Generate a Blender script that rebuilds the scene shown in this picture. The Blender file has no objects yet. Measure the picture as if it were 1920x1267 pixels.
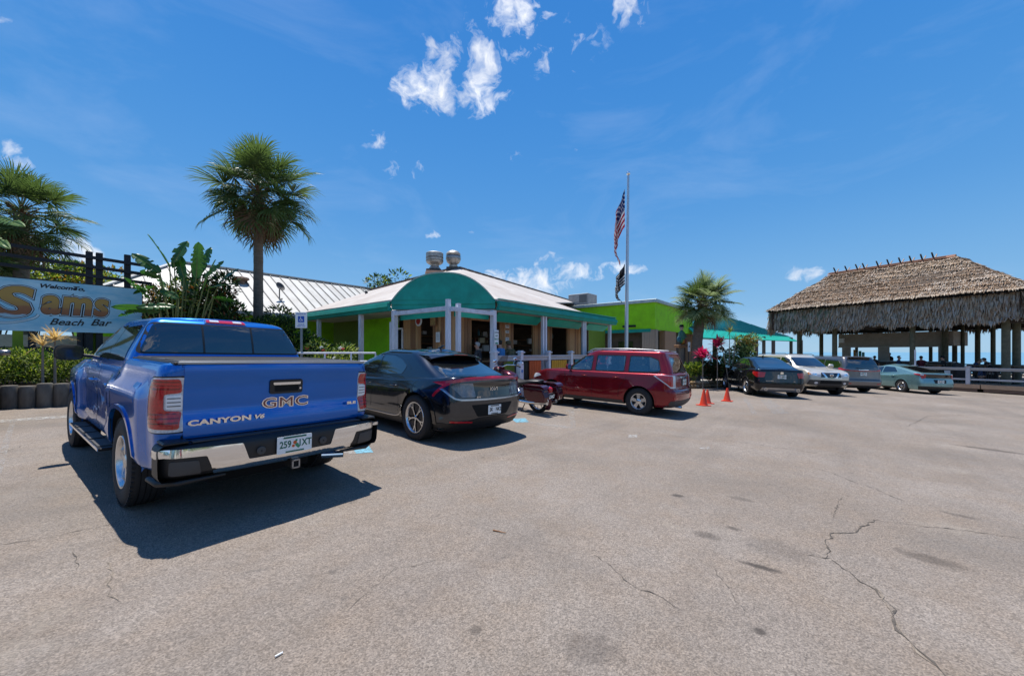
import bpy, bmesh, math, random
from mathutils import Vector, Matrix, Euler, geometry, noise
from mathutils.bvhtree import BVHTree
PI = math.pi; R = math.radians; rnd = random.Random(7)
S = bpy.context.scene; COL = S.collection

# ---------------------------------------------------------------- camera, sky, sun, exposure
EYE = 1.507; SLOPE = 0.029
cam = bpy.data.objects.new('camera', bpy.data.cameras.new('camera')); COL.objects.link(cam)
cam.location = (0, 0, EYE); cam.rotation_euler = (R(90), 0, 0)
cam.data.sensor_width = 36; cam.data.lens = 36*730/1920; cam.data.shift_y = 26.5/1920
cam.data.clip_start = .05; cam.data.clip_end = 20000
S.camera = cam
S.view_settings.view_transform = 'Standard'; S.view_settings.look = 'None'
S.view_settings.gamma = 1; S.view_settings.use_curve_mapping = False
S.view_settings.exposure = 0.42
SUN = Vector((-.15, .24, 1)).normalized()
SUN_EL = math.asin(SUN.z); SUN_AZ = math.atan2(SUN.x, SUN.y)
ld = bpy.data.lights.new('sun', 'SUN'); ld.energy = 5.0; ld.angle = R(.53); ld.color = (1, .955, .88)
sun = bpy.data.objects.new('sun', ld); COL.objects.link(sun)
sun.rotation_euler = SUN.to_track_quat('Z', 'Y').to_euler()

def px_dir(u, v): return Vector(((u-960)/730, 1, (660-v)/730)).normalized()

W = bpy.data.worlds.new('World'); S.world = W; W.use_nodes = True
def build_world():
    nt = W.node_tree; N = nt.nodes; L = nt.links; N.clear()
    out = N.new('ShaderNodeOutputWorld'); bg = N.new('ShaderNodeBackground')
    sky = N.new('ShaderNodeTexSky'); sky.sky_type = 'NISHITA'; sky.sun_disc = False
    sky.sun_elevation = SUN_EL; sky.sun_rotation = SUN_AZ
    sky.altitude = 0; sky.air_density = 1.0; sky.dust_density = .35; sky.ozone_density = 2.2
    bg.inputs['Strength'].default_value = .115
    tc = N.new('ShaderNodeTexCoord')
    def math_(op, a, b=None, c=None, clamp=False):
        n = N.new('ShaderNodeMath'); n.operation = op; n.use_clamp = clamp
        for i, q in enumerate((a, b, c)):
            if q is None: continue
            if isinstance(q, (int, float)): n.inputs[i].default_value = q
            else: L.new(q, n.inputs[i])
        return n.outputs[0]
    def vm(op, a, b):
        n = N.new('ShaderNodeVectorMath'); n.operation = op
        for i, q in enumerate((a, b)):
            if isinstance(q, (tuple, Vector)): n.inputs[i].default_value = q
            else: L.new(q, n.inputs[i])
        return n
    def noi(scale, det, vec, rough=.6, dist=0):
        n = N.new('ShaderNodeTexNoise'); n.inputs['Scale'].default_value = scale; n.inputs['Detail'].default_value = det
        n.inputs['Roughness'].default_value = rough; n.inputs['Distortion'].default_value = dist
        L.new(vec, n.inputs['Vector']); return n
    d = tc.outputs['Generated']
    warp = noi(9, 4, d)
    w1 = vm('SUBTRACT', warp.outputs['Color'], (.5, .5, .5)); w2 = vm('SCALE', w1.outputs[0], (0, 0, 0)); w2.inputs['Scale'].default_value = .07
    dw = vm('ADD', d, w2.outputs[0]).outputs[0]
    # clouds: (u, v, half width px, half height px, strength)
    CL = [(798, 165, 46, 32, 1.05), (832, 103, 28, 22, .95), (900, 140, 24, 50, 1.05), (915, 190, 38, 20, .95), (875, 95, 70, 40, .35), (972, 28, 44, 30, 1.05), (940, 6, 26, 16, .9),
          (1178, 22, 20, 24, .8), (1010, 95, 80, 34, .42), (720, 270, 30, 14, .35), (793, 305, 10, 20, .5), (740, 325, 26, 10, .4),
          (970, 530, 90, 26, 1.0), (1080, 510, 42, 18, .9), (1025, 488, 26, 9, .7), (1175, 497, 38, 10, .8), (812, 436, 16, 7, .7),
          (885, 424, 16, 7, .5), (15, 275, 24, 10, .8), (18, 298, 44, 12, .6), (140, 470, 44, 30, 1.0), (1530, 515, 50, 10, .7),
          (20, 45, 22, 6, .5), (970, 295, 14, 8, .4), (1080, 270, 22, 8, .3), (60, 500, 60, 20, .8)]
    tot = None
    for (u, v, a, b, s) in CL:
        c = px_dir(u, v); U = Vector((c.y, -c.x, 0)).normalized(); V = c.cross(U)
        k = 730*math.sqrt(1+((u-960)/730)**2+((660-v)/730)**2)
        cosu = 1/math.sqrt(1+((u-960)/730)**2)
        ra = a/730*cosu*cosu*1.05+.004; rb = b/730*cosu+.004
        dv = vm('SUBTRACT', dw, tuple(c)).outputs[0]
        e1 = vm('DOT_PRODUCT', dv, tuple(U/ra)).outputs['Value']; e2 = vm('DOT_PRODUCT', dv, tuple(V/rb)).outputs['Value']
        q = math_('ADD', math_('MULTIPLY', e1, e1), math_('MULTIPLY', e2, e2))
        front = math_('GREATER_THAN', vm('DOT_PRODUCT', d, tuple(c)).outputs['Value'], 0.3)
        m = math_('MULTIPLY', math_('SUBTRACT', 1.0, math_('MULTIPLY', q, .62), None, True), s*1.0)
        m = math_('MULTIPLY', m, front)
        tot = m if tot is None else math_('MAXIMUM', tot, m)
    # ordinary fair-weather clouds over the rest of the sky (behind and to the sides)
    big = noi(3.2, 5, d, .55)
    back = vm('DOT_PRODUCT', d, (0, -1, 0)).outputs['Value']
    bm = math_('MULTIPLY', math_('SUBTRACT', big.outputs['Fac'], .47), 5.0, None, True)
    bm = math_('MULTIPLY', bm, math_('MULTIPLY_ADD', back, 3.0, .9, True))
    tot = math_('MAXIMUM', tot, bm)
    n2 = noi(24, 10, dw, .60, .5)
    dens = math_('ADD', math_('MULTIPLY', tot, 1.16), math_('MULTIPLY', math_('SUBTRACT', n2.outputs['Fac'], .5), 4.2))
    dens = math_('MULTIPLY', math_('SUBTRACT', dens, .50), .74, None, True)
    gate = math_('MULTIPLY', tot, 4.0, None, True)
    dens = math_('MULTIPLY', dens, gate, None, True)
    # faint cirrus veil, wide and streaky
    mp = N.new('ShaderNodeMapping'); mp.inputs['Scale'].default_value = (1.2, 1.2, 3.5); L.new(d, mp.inputs['Vector'])
    ve = noi(2.2, 6, mp.outputs[0], .6, .6)
    veil = math_('MULTIPLY', math_('SUBTRACT', ve.outputs['Fac'], .5), .55, None, True)
    sep = N.new('ShaderNodeSeparateXYZ'); L.new(d, sep.inputs[0])
    shade = noi(11, 4, dw)
    cr = N.new('ShaderNodeMix'); cr.data_type = 'RGBA'
    cr.inputs['A'].default_value = (5.0, 5.3, 6.0, 1); cr.inputs['B'].default_value = (7.6, 7.7, 7.9, 1)
    L.new(math_('MULTIPLY_ADD', shade.outputs['Fac'], 2.4, -.6, True), cr.inputs['Factor'])
    # clear maritime air: the same blue all round, paler towards the horizon, over the physical sky
    rp = N.new('ShaderNodeValToRGB'); rp.color_ramp.interpolation = 'B_SPLINE'; E = rp.color_ramp.elements
    cs = [(0, (2.5, 4.0, 5.3)), (.10, (1.4, 3.1, 5.1)), (.30, (.52, 2.10, 4.8)), (.62, (.20, 1.50, 4.4)), (1, (.12, 1.1, 3.9))]
    E[0].position, E[1].position = 0, 1; E[0].color = (*[c/8 for c in cs[0][1]], 1); E[1].color = (*[c/8 for c in cs[-1][1]], 1)
    for p, c in cs[1:-1]: e = E.new(p); e.color = (*[q/8 for q in c], 1)
    L.new(math_('ABSOLUTE', sep.outputs['Z']), rp.inputs['Fac'])
    r8 = vm('SCALE', rp.outputs['Color'], (0, 0, 0)); r8.inputs['Scale'].default_value = 8
    hs = N.new('ShaderNodeMix'); hs.data_type = 'RGBA'; hs.inputs['Factor'].default_value = .93
    L.new(sky.outputs[0], hs.inputs['A']); L.new(r8.outputs[0], hs.inputs['B'])
    mx0 = N.new('ShaderNodeMix'); mx0.data_type = 'RGBA'; L.new(veil, mx0.inputs['Factor'])
    L.new(hs.outputs['Result'], mx0.inputs['A']); mx0.inputs['B'].default_value = (4.4, 5.2, 6.6, 1)
    mx = N.new('ShaderNodeMix'); mx.data_type = 'RGBA'
    L.new(dens, mx.inputs['Factor']); L.new(mx0.outputs['Result'], mx.inputs['A']); L.new(cr.outputs['Result'], mx.inputs['B'])
    L.new(mx.outputs['Result'], bg.inputs['Color']); L.new(bg.outputs[0], out.inputs[0])
build_world()

# ---------------------------------------------------------------- helpers
def gz(x, y=0): return -SLOPE*max(-26, min(46, x))
def wp(u, Y): return ((u-960)/730*Y, Y)                       # plan position seen at photo column u at depth Y
def wg(u, v):                                                   # ground point under photo pixel
    Y = 730*EYE/(v-660-SLOPE*(u-960)); return Vector(((u-960)/730*Y, Y, gz((u-960)/730*Y)))

MATS = {}
def pmat(name, col, rough=.5, metal=0, var=.12, scale=4, bump=0, bscale=60, coat=0, spec=.5, trans=0, emis=0,
         col2=None, detail=6, alpha=1, stretch=None, rvar=.1, ior=1.45, flake=0):
    if name in MATS: return MATS[name]
    m = bpy.data.materials.new(name); m.use_nodes = True; nt = m.node_tree; N = nt.nodes; L = nt.links
    b = N['Principled BSDF']
    tc = N.new('ShaderNodeTexCoord'); src = tc.outputs['Object']
    if stretch:
        mp = N.new('ShaderNodeMapping'); mp.inputs['Scale'].default_value = stretch; L.new(src, mp.inputs[0]); src = mp.outputs[0]
    n = N.new('ShaderNodeTexNoise'); n.inputs['Scale'].default_value = scale; n.inputs['Detail'].default_value = detail
    n.inputs['Roughness'].default_value = .65; L.new(src, n.inputs['Vector'])
    r = N.new('ShaderNodeMapRange'); r.inputs['From Min'].default_value = .28; r.inputs['From Max'].default_value = .72
    L.new(n.outputs['Fac'], r.inputs['Value'])
    mx = N.new('ShaderNodeMix'); mx.data_type = 'RGBA'
    c1 = tuple(max(0, c*(1-var)) for c in col[:3]); c2 = tuple(min(1, c*(1+var)) for c in col[:3]) if col2 is None else col2
    mx.inputs['A'].default_value = (*c1, 1); mx.inputs['B'].default_value = (*c2, 1)
    L.new(r.outputs[0], mx.inputs['Factor']); L.new(mx.outputs['Result'], b.inputs['Base Color'])
    rr = N.new('ShaderNodeMapRange'); rr.inputs['To Min'].default_value = max(0, rough*(1-rvar)); rr.inputs['To Max'].default_value = min(1, rough*(1+rvar))
    L.new(n.outputs['Fac'], rr.inputs['Value']); L.new(rr.outputs[0], b.inputs['Roughness'])
    b.inputs['Metallic'].default_value = metal; b.inputs['Specular IOR Level'].default_value = spec
    b.inputs['Coat Weight'].default_value = coat; b.inputs['Coat Roughness'].default_value = .03
    b.inputs['Transmission Weight'].default_value = trans; b.inputs['Alpha'].default_value = alpha; b.inputs['IOR'].default_value = ior
    if emis: b.inputs['Emission Color'].default_value = (*col[:3], 1); b.inputs['Emission Strength'].default_value = emis
    if bump:
        n2 = N.new('ShaderNodeTexNoise'); n2.inputs['Scale'].default_value = bscale; n2.inputs['Detail'].default_value = 5
        L.new(src, n2.inputs['Vector'])
        bp = N.new('ShaderNodeBump'); bp.inputs['Strength'].default_value = bump; bp.inputs['Distance'].default_value = .01
        L.new(n2.outputs['Fac'], bp.inputs['Height']); L.new(bp.outputs[0], b.inputs['Normal'])
    MATS[name] = m; return m

def leafmat(name, col, col2, trans=.35, rough=.45, scale=3.0, spec=.4):
    if name in MATS: return MATS[name]
    m = pmat(name, col, rough, var=0, scale=scale, col2=col2, spec=spec)
    nt = m.node_tree; N = nt.nodes; L = nt.links; b = N['Principled BSDF']; o = N['Material Output']
    t = N.new('ShaderNodeBsdfTranslucent'); mix = N.new('ShaderNodeMixShader'); mix.inputs[0].default_value = trans
    src = b.inputs['Base Color'].links[0].from_socket
    hs = N.new('ShaderNodeHueSaturation'); hs.inputs['Value'].default_value = 1.5; hs.inputs['Saturation'].default_value = 1.1
    L.new(src, hs.inputs['Color']); L.new(hs.outputs[0], t.inputs['Color'])
    L.new(b.outputs[0], mix.inputs[1]); L.new(t.outputs[0], mix.inputs[2]); L.new(mix.outputs[0], o.inputs[0])
    return m

def props(o, label=None, cat=None, group=None, kind=None):
    if label: o['label'] = label
    if cat: o['category'] = cat
    if group: o['group'] = group
    if kind: o['kind'] = kind
    return o

def thing(name, label, cat, loc=(0, 0, 0), rz=0, group=None, tilt=False):
    o = bpy.data.objects.new(name, None); COL.objects.link(o)
    o.empty_display_size = .3; o.location = loc
    if tilt: o.rotation_euler = (Matrix.Rotation(math.atan(SLOPE), 3, 'Y') @ Matrix.Rotation(rz, 3, 'Z')).to_euler()
    else: o.rotation_euler = (0, 0, rz)
    return props(o, label, cat, group)

def link(name, me, parent=None, mats=None, loc=None, rot=None, scale=None):
    o = bpy.data.objects.new(name, me); COL.objects.link(o)
    if parent: o.parent = parent
    if mats is not None:
        for m in (mats if isinstance(mats, (list, tuple)) else [mats]): me.materials.append(m)
    if loc is not None: o.location = loc
    if rot is not None: o.rotation_euler = rot
    if scale is not None: o.scale = scale
    return o

def copy_tree(o, parent=None):
    c = o.copy(); COL.objects.link(c)
    if parent: c.parent = parent
    for ch in list(o.children): copy_tree(ch, c)
    return c

def frame_mat(z, up=Vector((0, 0, 1))):
    z = Vector(z).normalized()
    if abs(z.dot(up)) > .999: up = Vector((0, 1, 0))
    x = up.cross(z).normalized(); y = z.cross(x)
    return Matrix((x, y, z)).transposed()

class MB:
    def __init__(s): s.v = []; s.f = []; s.m = []; s.cur = 0
    def add(s, vs, fs, mat=None):
        o = len(s.v); s.v += [Vector(p) for p in vs]
        for f in fs: s.f.append([i+o for i in f]); s.m.append(s.cur if mat is None else mat)
        return s
    def box(s, c, d, rot=None, mat=None):
        x, y, z = d[0]/2, d[1]/2, d[2]/2
        vs = [Vector((a*x, b*y, e*z)) for e in (-1, 1) for b in (-1, 1) for a in (-1, 1)]
        if rot is not None:
            if not isinstance(rot, Matrix): rot = Euler(rot).to_matrix()
            vs = [rot @ v for v in vs]
        c = Vector(c)
        return s.add([v+c for v in vs], [(0, 2, 3, 1), (4, 5, 7, 6), (0, 1, 5, 4), (2, 6, 7, 3), (0, 4, 6, 2), (1, 3, 7, 5)], mat)
    def bx(s, x0, x1, y0, y1, z0, z1, mat=None):
        return s.box(((x0+x1)/2, (y0+y1)/2, (z0+z1)/2), (abs(x1-x0), abs(y1-y0), abs(z1-z0)), None, mat)
    def beam(s, p, q, w, h, up=(0, 0, 1), mat=None):
        p = Vector(p); q = Vector(q); m = frame_mat(q-p, Vector(up))
        return s.box((p+q)/2, (w, h, (q-p).length), m, mat)
    def tube(s, p, q, r, r2=None, n=12, caps=True, mat=None):
        p = Vector(p); q = Vector(q); r2 = r if r2 is None else r2; m = frame_mat(q-p)
        vs = []; fs = []
        for c, rr in ((p, r), (q, r2)):
            for i in range(n): a = 2*PI*i/n; vs.append(c+m @ Vector((rr*math.cos(a), rr*math.sin(a), 0)))
        for i in range(n): j = (i+1) % n; fs.append((i, j, n+j, n+i))
        if caps: fs.append(tuple(range(n-1, -1, -1))); fs.append(tuple(range(n, 2*n)))
        return s.add(vs, fs, mat)
    def path(s, pts, rs, n=8, mat=None, caps=True, closed=False):
        pts = [Vector(p) for p in pts]; k = len(pts)
        if isinstance(rs, (int, float)): rs = [rs]*k
        vs = []; fs = []; prev = None
        for i, p in enumerate(pts):
            a = pts[(i-1) % k] if (i > 0 or closed) else p; b = pts[(i+1) % k] if (i < k-1 or closed) else p
            t = (b-a).normalized()
            if prev is None: m = frame_mat(t); x = m.col[0].copy()
            else: x = (prev-t*prev.dot(t)).normalized()
            prev = x; y = t.cross(x)
            for j in range(n): an = 2*PI*j/n; vs.append(p+(x*math.cos(an)+y*math.sin(an))*rs[i])
        for i in range(k if closed else k-1):
            for j in range(n): a = i*n; b = ((i+1) % k)*n; j2 = (j+1) % n; fs.append((a+j, a+j2, b+j2, b+j))
        if caps and not closed: fs.append(tuple(range(n-1, -1, -1))); fs.append(tuple(range((k-1)*n, k*n)))
        return s.add(vs, fs, mat)
    def lathe(s, prof, c=(0, 0, 0), axis=(0, 0, 1), n=24, mat=None, caps=False):
        m = frame_mat(axis, Vector((0, 1, 0)) if abs(Vector(axis).normalized().z) > .9 else Vector((0, 0, 1))); c = Vector(c); vs = []; fs = []
        for (r, z) in prof:
            for i in range(n): a = 2*PI*i/n; vs.append(c+m @ Vector((r*math.cos(a), r*math.sin(a), z)))
        for k in range(len(prof)-1):
            for i in range(n): j = (i+1) % n; fs.append((k*n+i, k*n+j, (k+1)*n+j, (k+1)*n+i))
        if caps: fs.append(tuple(range(n-1, -1, -1))); fs.append(tuple(range((len(prof)-1)*n, len(prof)*n)))
        return s.add(vs, fs, mat)
    def prism(s, poly, z0, z1, M=None, mat=None):               # poly in xy extruded along z, then M
        n = len(poly); M = M or Matrix.Identity(4)
        vs = [M @ Vector((p[0], p[1], z0)) for p in poly]+[M @ Vector((p[0], p[1], z1)) for p in poly]
        fs = [tuple(range(n-1, -1, -1)), tuple(range(n, 2*n))]+[(i, (i+1) % n, n+(i+1) % n, n+i) for i in range(n)]
        return s.add(vs, fs, mat)
    def sphere(s, c, r, n=12, k=8, mat=None):
        c = Vector(c); r = Vector(r) if not isinstance(r, (int, float)) else Vector((r, r, r)); vs = []; fs = []
        for i in range(k+1):
            t = PI*i/k
            for j in range(n): a = 2*PI*j/n; vs.append(c+Vector((r.x*math.sin(t)*math.cos(a), r.y*math.sin(t)*math.sin(a), r.z*math.cos(t))))
        for i in range(k):
            for j in range(n): fs.append((i*n+j, (i+1)*n+j, (i+1)*n+(j+1) % n, i*n+(j+1) % n))
        return s.add(vs, fs, mat)
    def mesh(s, name='mesh', smooth=None, merge=False):
        me = bpy.data.meshes.new(name); me.from_pydata([tuple(v) for v in s.v], [], s.f)
        if any(s.m): me.polygons.foreach_set('material_index', s.m)
        if merge or smooth is not None:
            bm = bmesh.new(); bm.from_mesh(me)
            if merge: bmesh.ops.remove_doubles(bm, verts=bm.verts, dist=1e-5)
            bmesh.ops.recalc_face_normals(bm, faces=bm.faces); bm.to_mesh(me); bm.free()
        if smooth is not None: smooth_mesh(me, smooth)
        me.update(); return me
    def build(s, name, mats, parent=None, smooth=None, loc=None, rot=None, bevel=0):
        o = link(name, s.mesh(name, smooth), parent, mats, loc, rot)
        if bevel: add_bevel(o, bevel)
        return o

def add_bevel(o, w, seg=1):
    b = o.modifiers.new('bevel', 'BEVEL'); b.width = w; b.segments = seg; b.limit_method = 'ANGLE'; b.angle_limit = R(40)
def smooth_mesh(me, ang=35):
    me.polygons.foreach_set('use_smooth', [True]*len(me.polygons)); me.set_sharp_from_angle(angle=R(ang))

def applied(o, name=None):
    bpy.context.view_layer.update()
    dg = bpy.context.evaluated_depsgraph_get(); ev = o.evaluated_get(dg)
    return bpy.data.meshes.new_from_object(ev, preserve_all_data_layers=False, depsgraph=dg)

def text_mesh(txt, size=1, extrude=.002, offset=0, shear=0, align='CENTER', space=1, bevel=0, res=3):
    c = bpy.data.curves.new('txt', 'FONT'); c.body = txt; c.size = size; c.extrude = extrude; c.offset = offset
    c.shear = shear; c.align_x = align; c.align_y = 'CENTER'; c.space_character = space; c.resolution_u = res
    o = bpy.data.objects.new('txt', c); COL.objects.link(o)
    me = applied(o); bpy.data.objects.remove(o); bpy.data.curves.remove(c); return me
def text(name, txt, mat, parent, M, size=1, sx=1, **k):            # M: matrix whose XY plane carries the text
    me = text_mesh(txt, size, **k); me.transform(Matrix.Diagonal((sx, 1, 1, 1))); me.transform(M)
    return link(name, me, parent, mat)
def face_mat4(o, x, y):                                            # plane matrix: origin, text right, text up
    x = Vector(x).normalized(); y = Vector(y); y = (y-x*x.dot(y)).normalized(); z = x.cross(y)
    m = Matrix((x, y, z)).transposed().to_4x4(); m.translation = Vector(o); return m

# ---------------------------------------------------------------- shared materials
M_black = pmat('black_plastic', (.012, .012, .013), .45, bump=.15, bscale=400)
M_rubber = pmat('tyre_rubber', (.018, .018, .019), .75, var=.3, scale=9, bump=.2, bscale=120)
M_liner = pmat('arch_liner', (.006, .006, .007), .9)
M_chrome = pmat('chrome', (.78, .79, .80), .09, 1, var=.03, rvar=.4)
M_alloy = pmat('alloy_rim', (.60, .61, .63), .25, 1, var=.06)
M_alloyd = pmat('dark_alloy', (.03, .03, .035), .3, .6)
M_glassd = pmat('tinted_glass', (.008, .010, .012), .02, var=.2, spec=.5, coat=1, ior=1.9)
M_redlens = pmat('red_lens', (.42, .006, .010), .06, coat=1, var=.35, scale=60, bump=.1, bscale=90)
M_whitelens = pmat('clear_lens', (.55, .56, .58), .07, coat=1, var=.3, scale=60, bump=.15, bscale=70)
M_amber = pmat('amber_lens', (.6, .2, .02), .1, coat=1)
M_whitepl = pmat('white_plate', (.75, .77, .76), .4, var=.05)
M_greenink = pmat('green_ink', (.01, .12, .08), .4)
M_white = pmat('white_paint', (.74, .75, .77), .5, var=.08, scale=2.5)
M_dark = pmat('dark_recess', (.004, .004, .004), .9)
# ---------------------------------------------------------------- ground
def asphalt_mat():
    m = bpy.data.materials.new('worn_asphalt'); m.use_nodes = True; nt = m.node_tree; N = nt.nodes; L = nt.links
    b = N['Principled BSDF']; g = N.new('ShaderNodeNewGeometry'); P = g.outputs['Position']
    def noi(sc, det, rough=.6, vec=None):
        n = N.new('ShaderNodeTexNoise'); n.inputs['Scale'].default_value = sc; n.inputs['Detail'].default_value = det
        n.inputs['Roughness'].default_value = rough; L.new(vec or P, n.inputs['Vector']); return n.outputs['Fac']
    def mr(x, a, c, d=0, e=1):
        n = N.new('ShaderNodeMapRange'); n.inputs['From Min'].default_value = a; n.inputs['From Max'].default_value = c
        n.inputs['To Min'].default_value = d; n.inputs['To Max'].default_value = e; L.new(x, n.inputs['Value']); return n.outputs[0]
    def mt(op, a, c, cl=False):
        n = N.new('ShaderNodeMath'); n.operation = op; n.use_clamp = cl
        for i, q in enumerate((a, c)):
            if isinstance(q, (int, float)): n.inputs[i].default_value = q
            else: L.new(q, n.inputs[i])
        return n.outputs[0]
    def mix(f, a, c, blend='MIX'):
        n = N.new('ShaderNodeMix'); n.data_type = 'RGBA'; n.blend_type = blend
        for k, q in (('Factor', f), ('A', a), ('B', c)):
            if isinstance(q, (int, float)): n.inputs[k].default_value = q
            elif isinstance(q, tuple): n.inputs[k].default_value = (*q, 1)
            else: L.new(q, n.inputs[k])
        return n.outputs['Result']
    base = mix(mr(noi(.35, 6), .35, .65), (.192, .160, .134), (.240, .206, .178))
    base = mix(mr(noi(1.7, 7, .7), .42, .75), base, (.210, .165, .128))
    # stones in the binder: two sizes of Voronoi cells with their own tones
    for sc, amt in ((130, .66), (55, .20)):
        v = N.new('ShaderNodeTexVoronoi'); v.inputs['Scale'].default_value = sc; L.new(P, v.inputs['Vector'])
        sp = N.new('ShaderNodeSeparateColor'); L.new(v.outputs['Color'], sp.inputs[0])
        tone = mr(sp.outputs[0], 0, 1, .50, 1.48)
        base = mix(amt, base, mix(1.0, base, comb(N, L, tone), 'MULTIPLY'))
    dk = mr(noi(120, 3, .7), .60, .70)
    base = mix(mt('MULTIPLY', dk, .6), base, (.05, .045, .042))
    # pits, drips and broad dirty areas
    spot = mt('MULTIPLY', mr(noi(5.5, 5, .6), .66, .72), .5)
    base = mix(spot, base, (.075, .068, .062))
    lane = N.new('ShaderNodeVectorRotate'); lane.rotation_type = 'Z_AXIS'; lane.inputs['Angle'].default_value = -.892; L.new(P, lane.inputs['Vector'])
    st = N.new('ShaderNodeVectorMath'); st.operation = 'MULTIPLY'; st.inputs[1].default_value = (.10, 1.0, 1); L.new(lane.outputs[0], st.inputs[0])
    tyre = mr(noi(1.5, 6, .65, st.outputs[0]), .50, .72)
    base = mix(mt('MULTIPLY', tyre, .35), base, (.095, .082, .074))
    sandy = mr(noi(.9, 8, .75), .58, .74); base = mix(mt('MULTIPLY', sandy, .5), base, (.30, .26, .21))
    dirty = mt('MULTIPLY', mr(noi(.5, 5, .6), .50, .70), .38)
    base = mix(dirty, base, (.11, .10, .09))
    # oil stains and scuffs where the photograph has them (x, y, half-x, half-y, strength)
    rag = mt('MULTIPLY', mt('SUBTRACT', noi(9, 5, .7), .5), 1.6)
    for (u, v, a, c, st) in ((1272, 929, 12, 3, .8), (1425, 1062, 36, 5, .85), (1750, 1050, 50, 12, .5), (1325, 1003, 24, 8, .5),
                             (1390, 935, 20, 4, .4), (1425, 1183, 8, 5, .8), (1860, 843, 42, 3, .6), (1800, 966, 26, 4, .45),
                             (893, 1180, 14, 3, .5), (1105, 1215, 60, 30, .35), (1460, 1030, 60, 20, .28), (1375, 990, 14, 4, .6)):
        p = wg(u, v); q = wg(u+a, v); w = wg(u, v-c)
        sx = max(.04, abs(q.x-p.x)); sy = max(.04, abs(w.y-p.y))
        su = N.new('ShaderNodeVectorMath'); su.operation = 'SUBTRACT'; L.new(P, su.inputs[0]); su.inputs[1].default_value = (p.x, p.y, 0)
        ro = N.new('ShaderNodeVectorRotate'); ro.rotation_type = 'Z_AXIS'; ro.inputs['Angle'].default_value = math.atan2(p.x, p.y)
        L.new(su.outputs[0], ro.inputs['Vector'])
        sc = N.new('ShaderNodeVectorMath'); sc.operation = 'MULTIPLY'; L.new(ro.outputs[0], sc.inputs[0]); sc.inputs[1].default_value = (1/sx, 1/sy, 0)
        ln = N.new('ShaderNodeVectorMath'); ln.operation = 'LENGTH'; L.new(sc.outputs[0], ln.inputs[0])
        f = mt('ADD', ln.outputs['Value'], rag)
        base = mix(mt('MULTIPLY', mr(f, 1.15, .55), st), base, (.05, .042, .037))
    L.new(base, b.inputs['Base Color'])
    L.new(mr(noi(30, 3), .3, .7, .72, .95), b.inputs['Roughness']); b.inputs['Specular IOR Level'].default_value = .25
    v = N.new('ShaderNodeTexVoronoi'); v.inputs['Scale'].default_value = 85; L.new(P, v.inputs['Vector'])
    h = mt('ADD', mt('MULTIPLY', v.outputs['Distance'], .8), mt('MULTIPLY', noi(22, 6, .7), 1.2))
    bp = N.new('ShaderNodeBump'); bp.inputs['Strength'].default_value = .9; bp.inputs['Distance'].default_value = .008
    L.new(h, bp.inputs['Height']); L.new(bp.outputs[0], b.inputs['Normal'])
    return m
def comb(N, L, x):
    n = N.new('ShaderNodeCombineColor')
    for i in range(3): L.new(x, n.inputs[i])
    return n.outputs[0]

M_asph = asphalt_mat()
def sheet(name, x0, x1, y0, y1, dz, mat, nx=40, ny=30, zf=None):
    vs = []; fs = []
    for j in range(ny+1):
        for i in range(nx+1):
            x = x0+(x1-x0)*i/nx; y = y0+(y1-y0)*j/ny; vs.append((x, y, (zf or gz)(x, y)+dz))
    for j in range(ny):
        for i in range(nx): a = j*(nx+1)+i; fs.append((a, a+1, a+nx+2, a+nx+1))
    mb = MB().add(vs, fs); return props(mb.build(name, mat), kind='structure')
sheet('car_park', -26, 46, -26, 40, 0, M_asph, 36, 33)
M_sand = pmat('sandy_ground', (.33, .29, .22), .95, var=.25, scale=.6, bump=.4, bscale=8)
sheet('ground', -400, 400, -400, 56, -.25, M_sand, 400, 20)
# the sea behind the beach
def sea_mat():
    m = pmat('sea_water', (.13, .27, .36), .35, var=.15, scale=.02, bump=.6, bscale=1.2, spec=.5); return m
mb = MB().add([(-9000, 44, -1.95), (9000, 44, -1.95), (9000, 15000, -1.95), (-9000, 15000, -1.95)], [(0, 1, 2, 3)])
props(mb.build('sea', sea_mat()), kind='structure')

# cracks: thin recessed-looking seams that follow the photograph's polylines
M_crack = pmat('crack_fill', (.085, .072, .060), 1, var=.5, scale=30)
M_crackp = pmat('crack_dust', (.20, .165, .13), 1, var=.4, scale=30)
def crack(pts, w=.012, mat=None, seed=0, dens=26, jit=.5):
    r = random.Random(seed); P = [wg(*p) for p in pts]; out = []
    for a, b in zip(P, P[1:]):
        n = max(2, int((b-a).length*dens))
        for i in range(n): out.append(a.lerp(b, i/n))
    out.append(P[-1]); n = len(out); vs = []; fs = []; off = 0
    for i, p in enumerate(out):
        a = out[max(0, i-1)]; b = out[min(n-1, i+1)]; t = (b-a); t.z = 0; t.normalize(); s = Vector((-t.y, t.x, 0))
        off = off*.6+r.uniform(-1, 1)*.017*jit*2
        ww = w*.72*r.choice((.25, .5, .8, 1.0, 1.7))*r.uniform(.7, 1.2)*(1 if 0 < i < n-1 else .1); c = p+s*off; c.z = gz(c.x)+.004
        vs += [c+s*ww/2, c-s*ww/2]
    for i in range(n-1): fs.append((2*i, 2*i+1, 2*i+3, 2*i+2))
    o = MB().add(vs, fs).build('pavement_crack', mat or M_crack); return props(o, kind='structure')
C1 = [(1560, 1048), (1640, 1105), (1668, 1140), (1676, 1172), (1715, 1215), (1775, 1267), (1800, 1300)]
crack(C1, .014, seed=1); crack([(1640, 1100), (1668, 1138), (1677, 1170), (1715, 1213), (1760, 1252)], .012, M_crackp, 11)
crack([(1553, 1047), (1552, 1020), (1562, 1002), (1605, 998), (1640, 975), (1700, 981), (1800, 994), (1920, 1009)], .013, seed=2)
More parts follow.
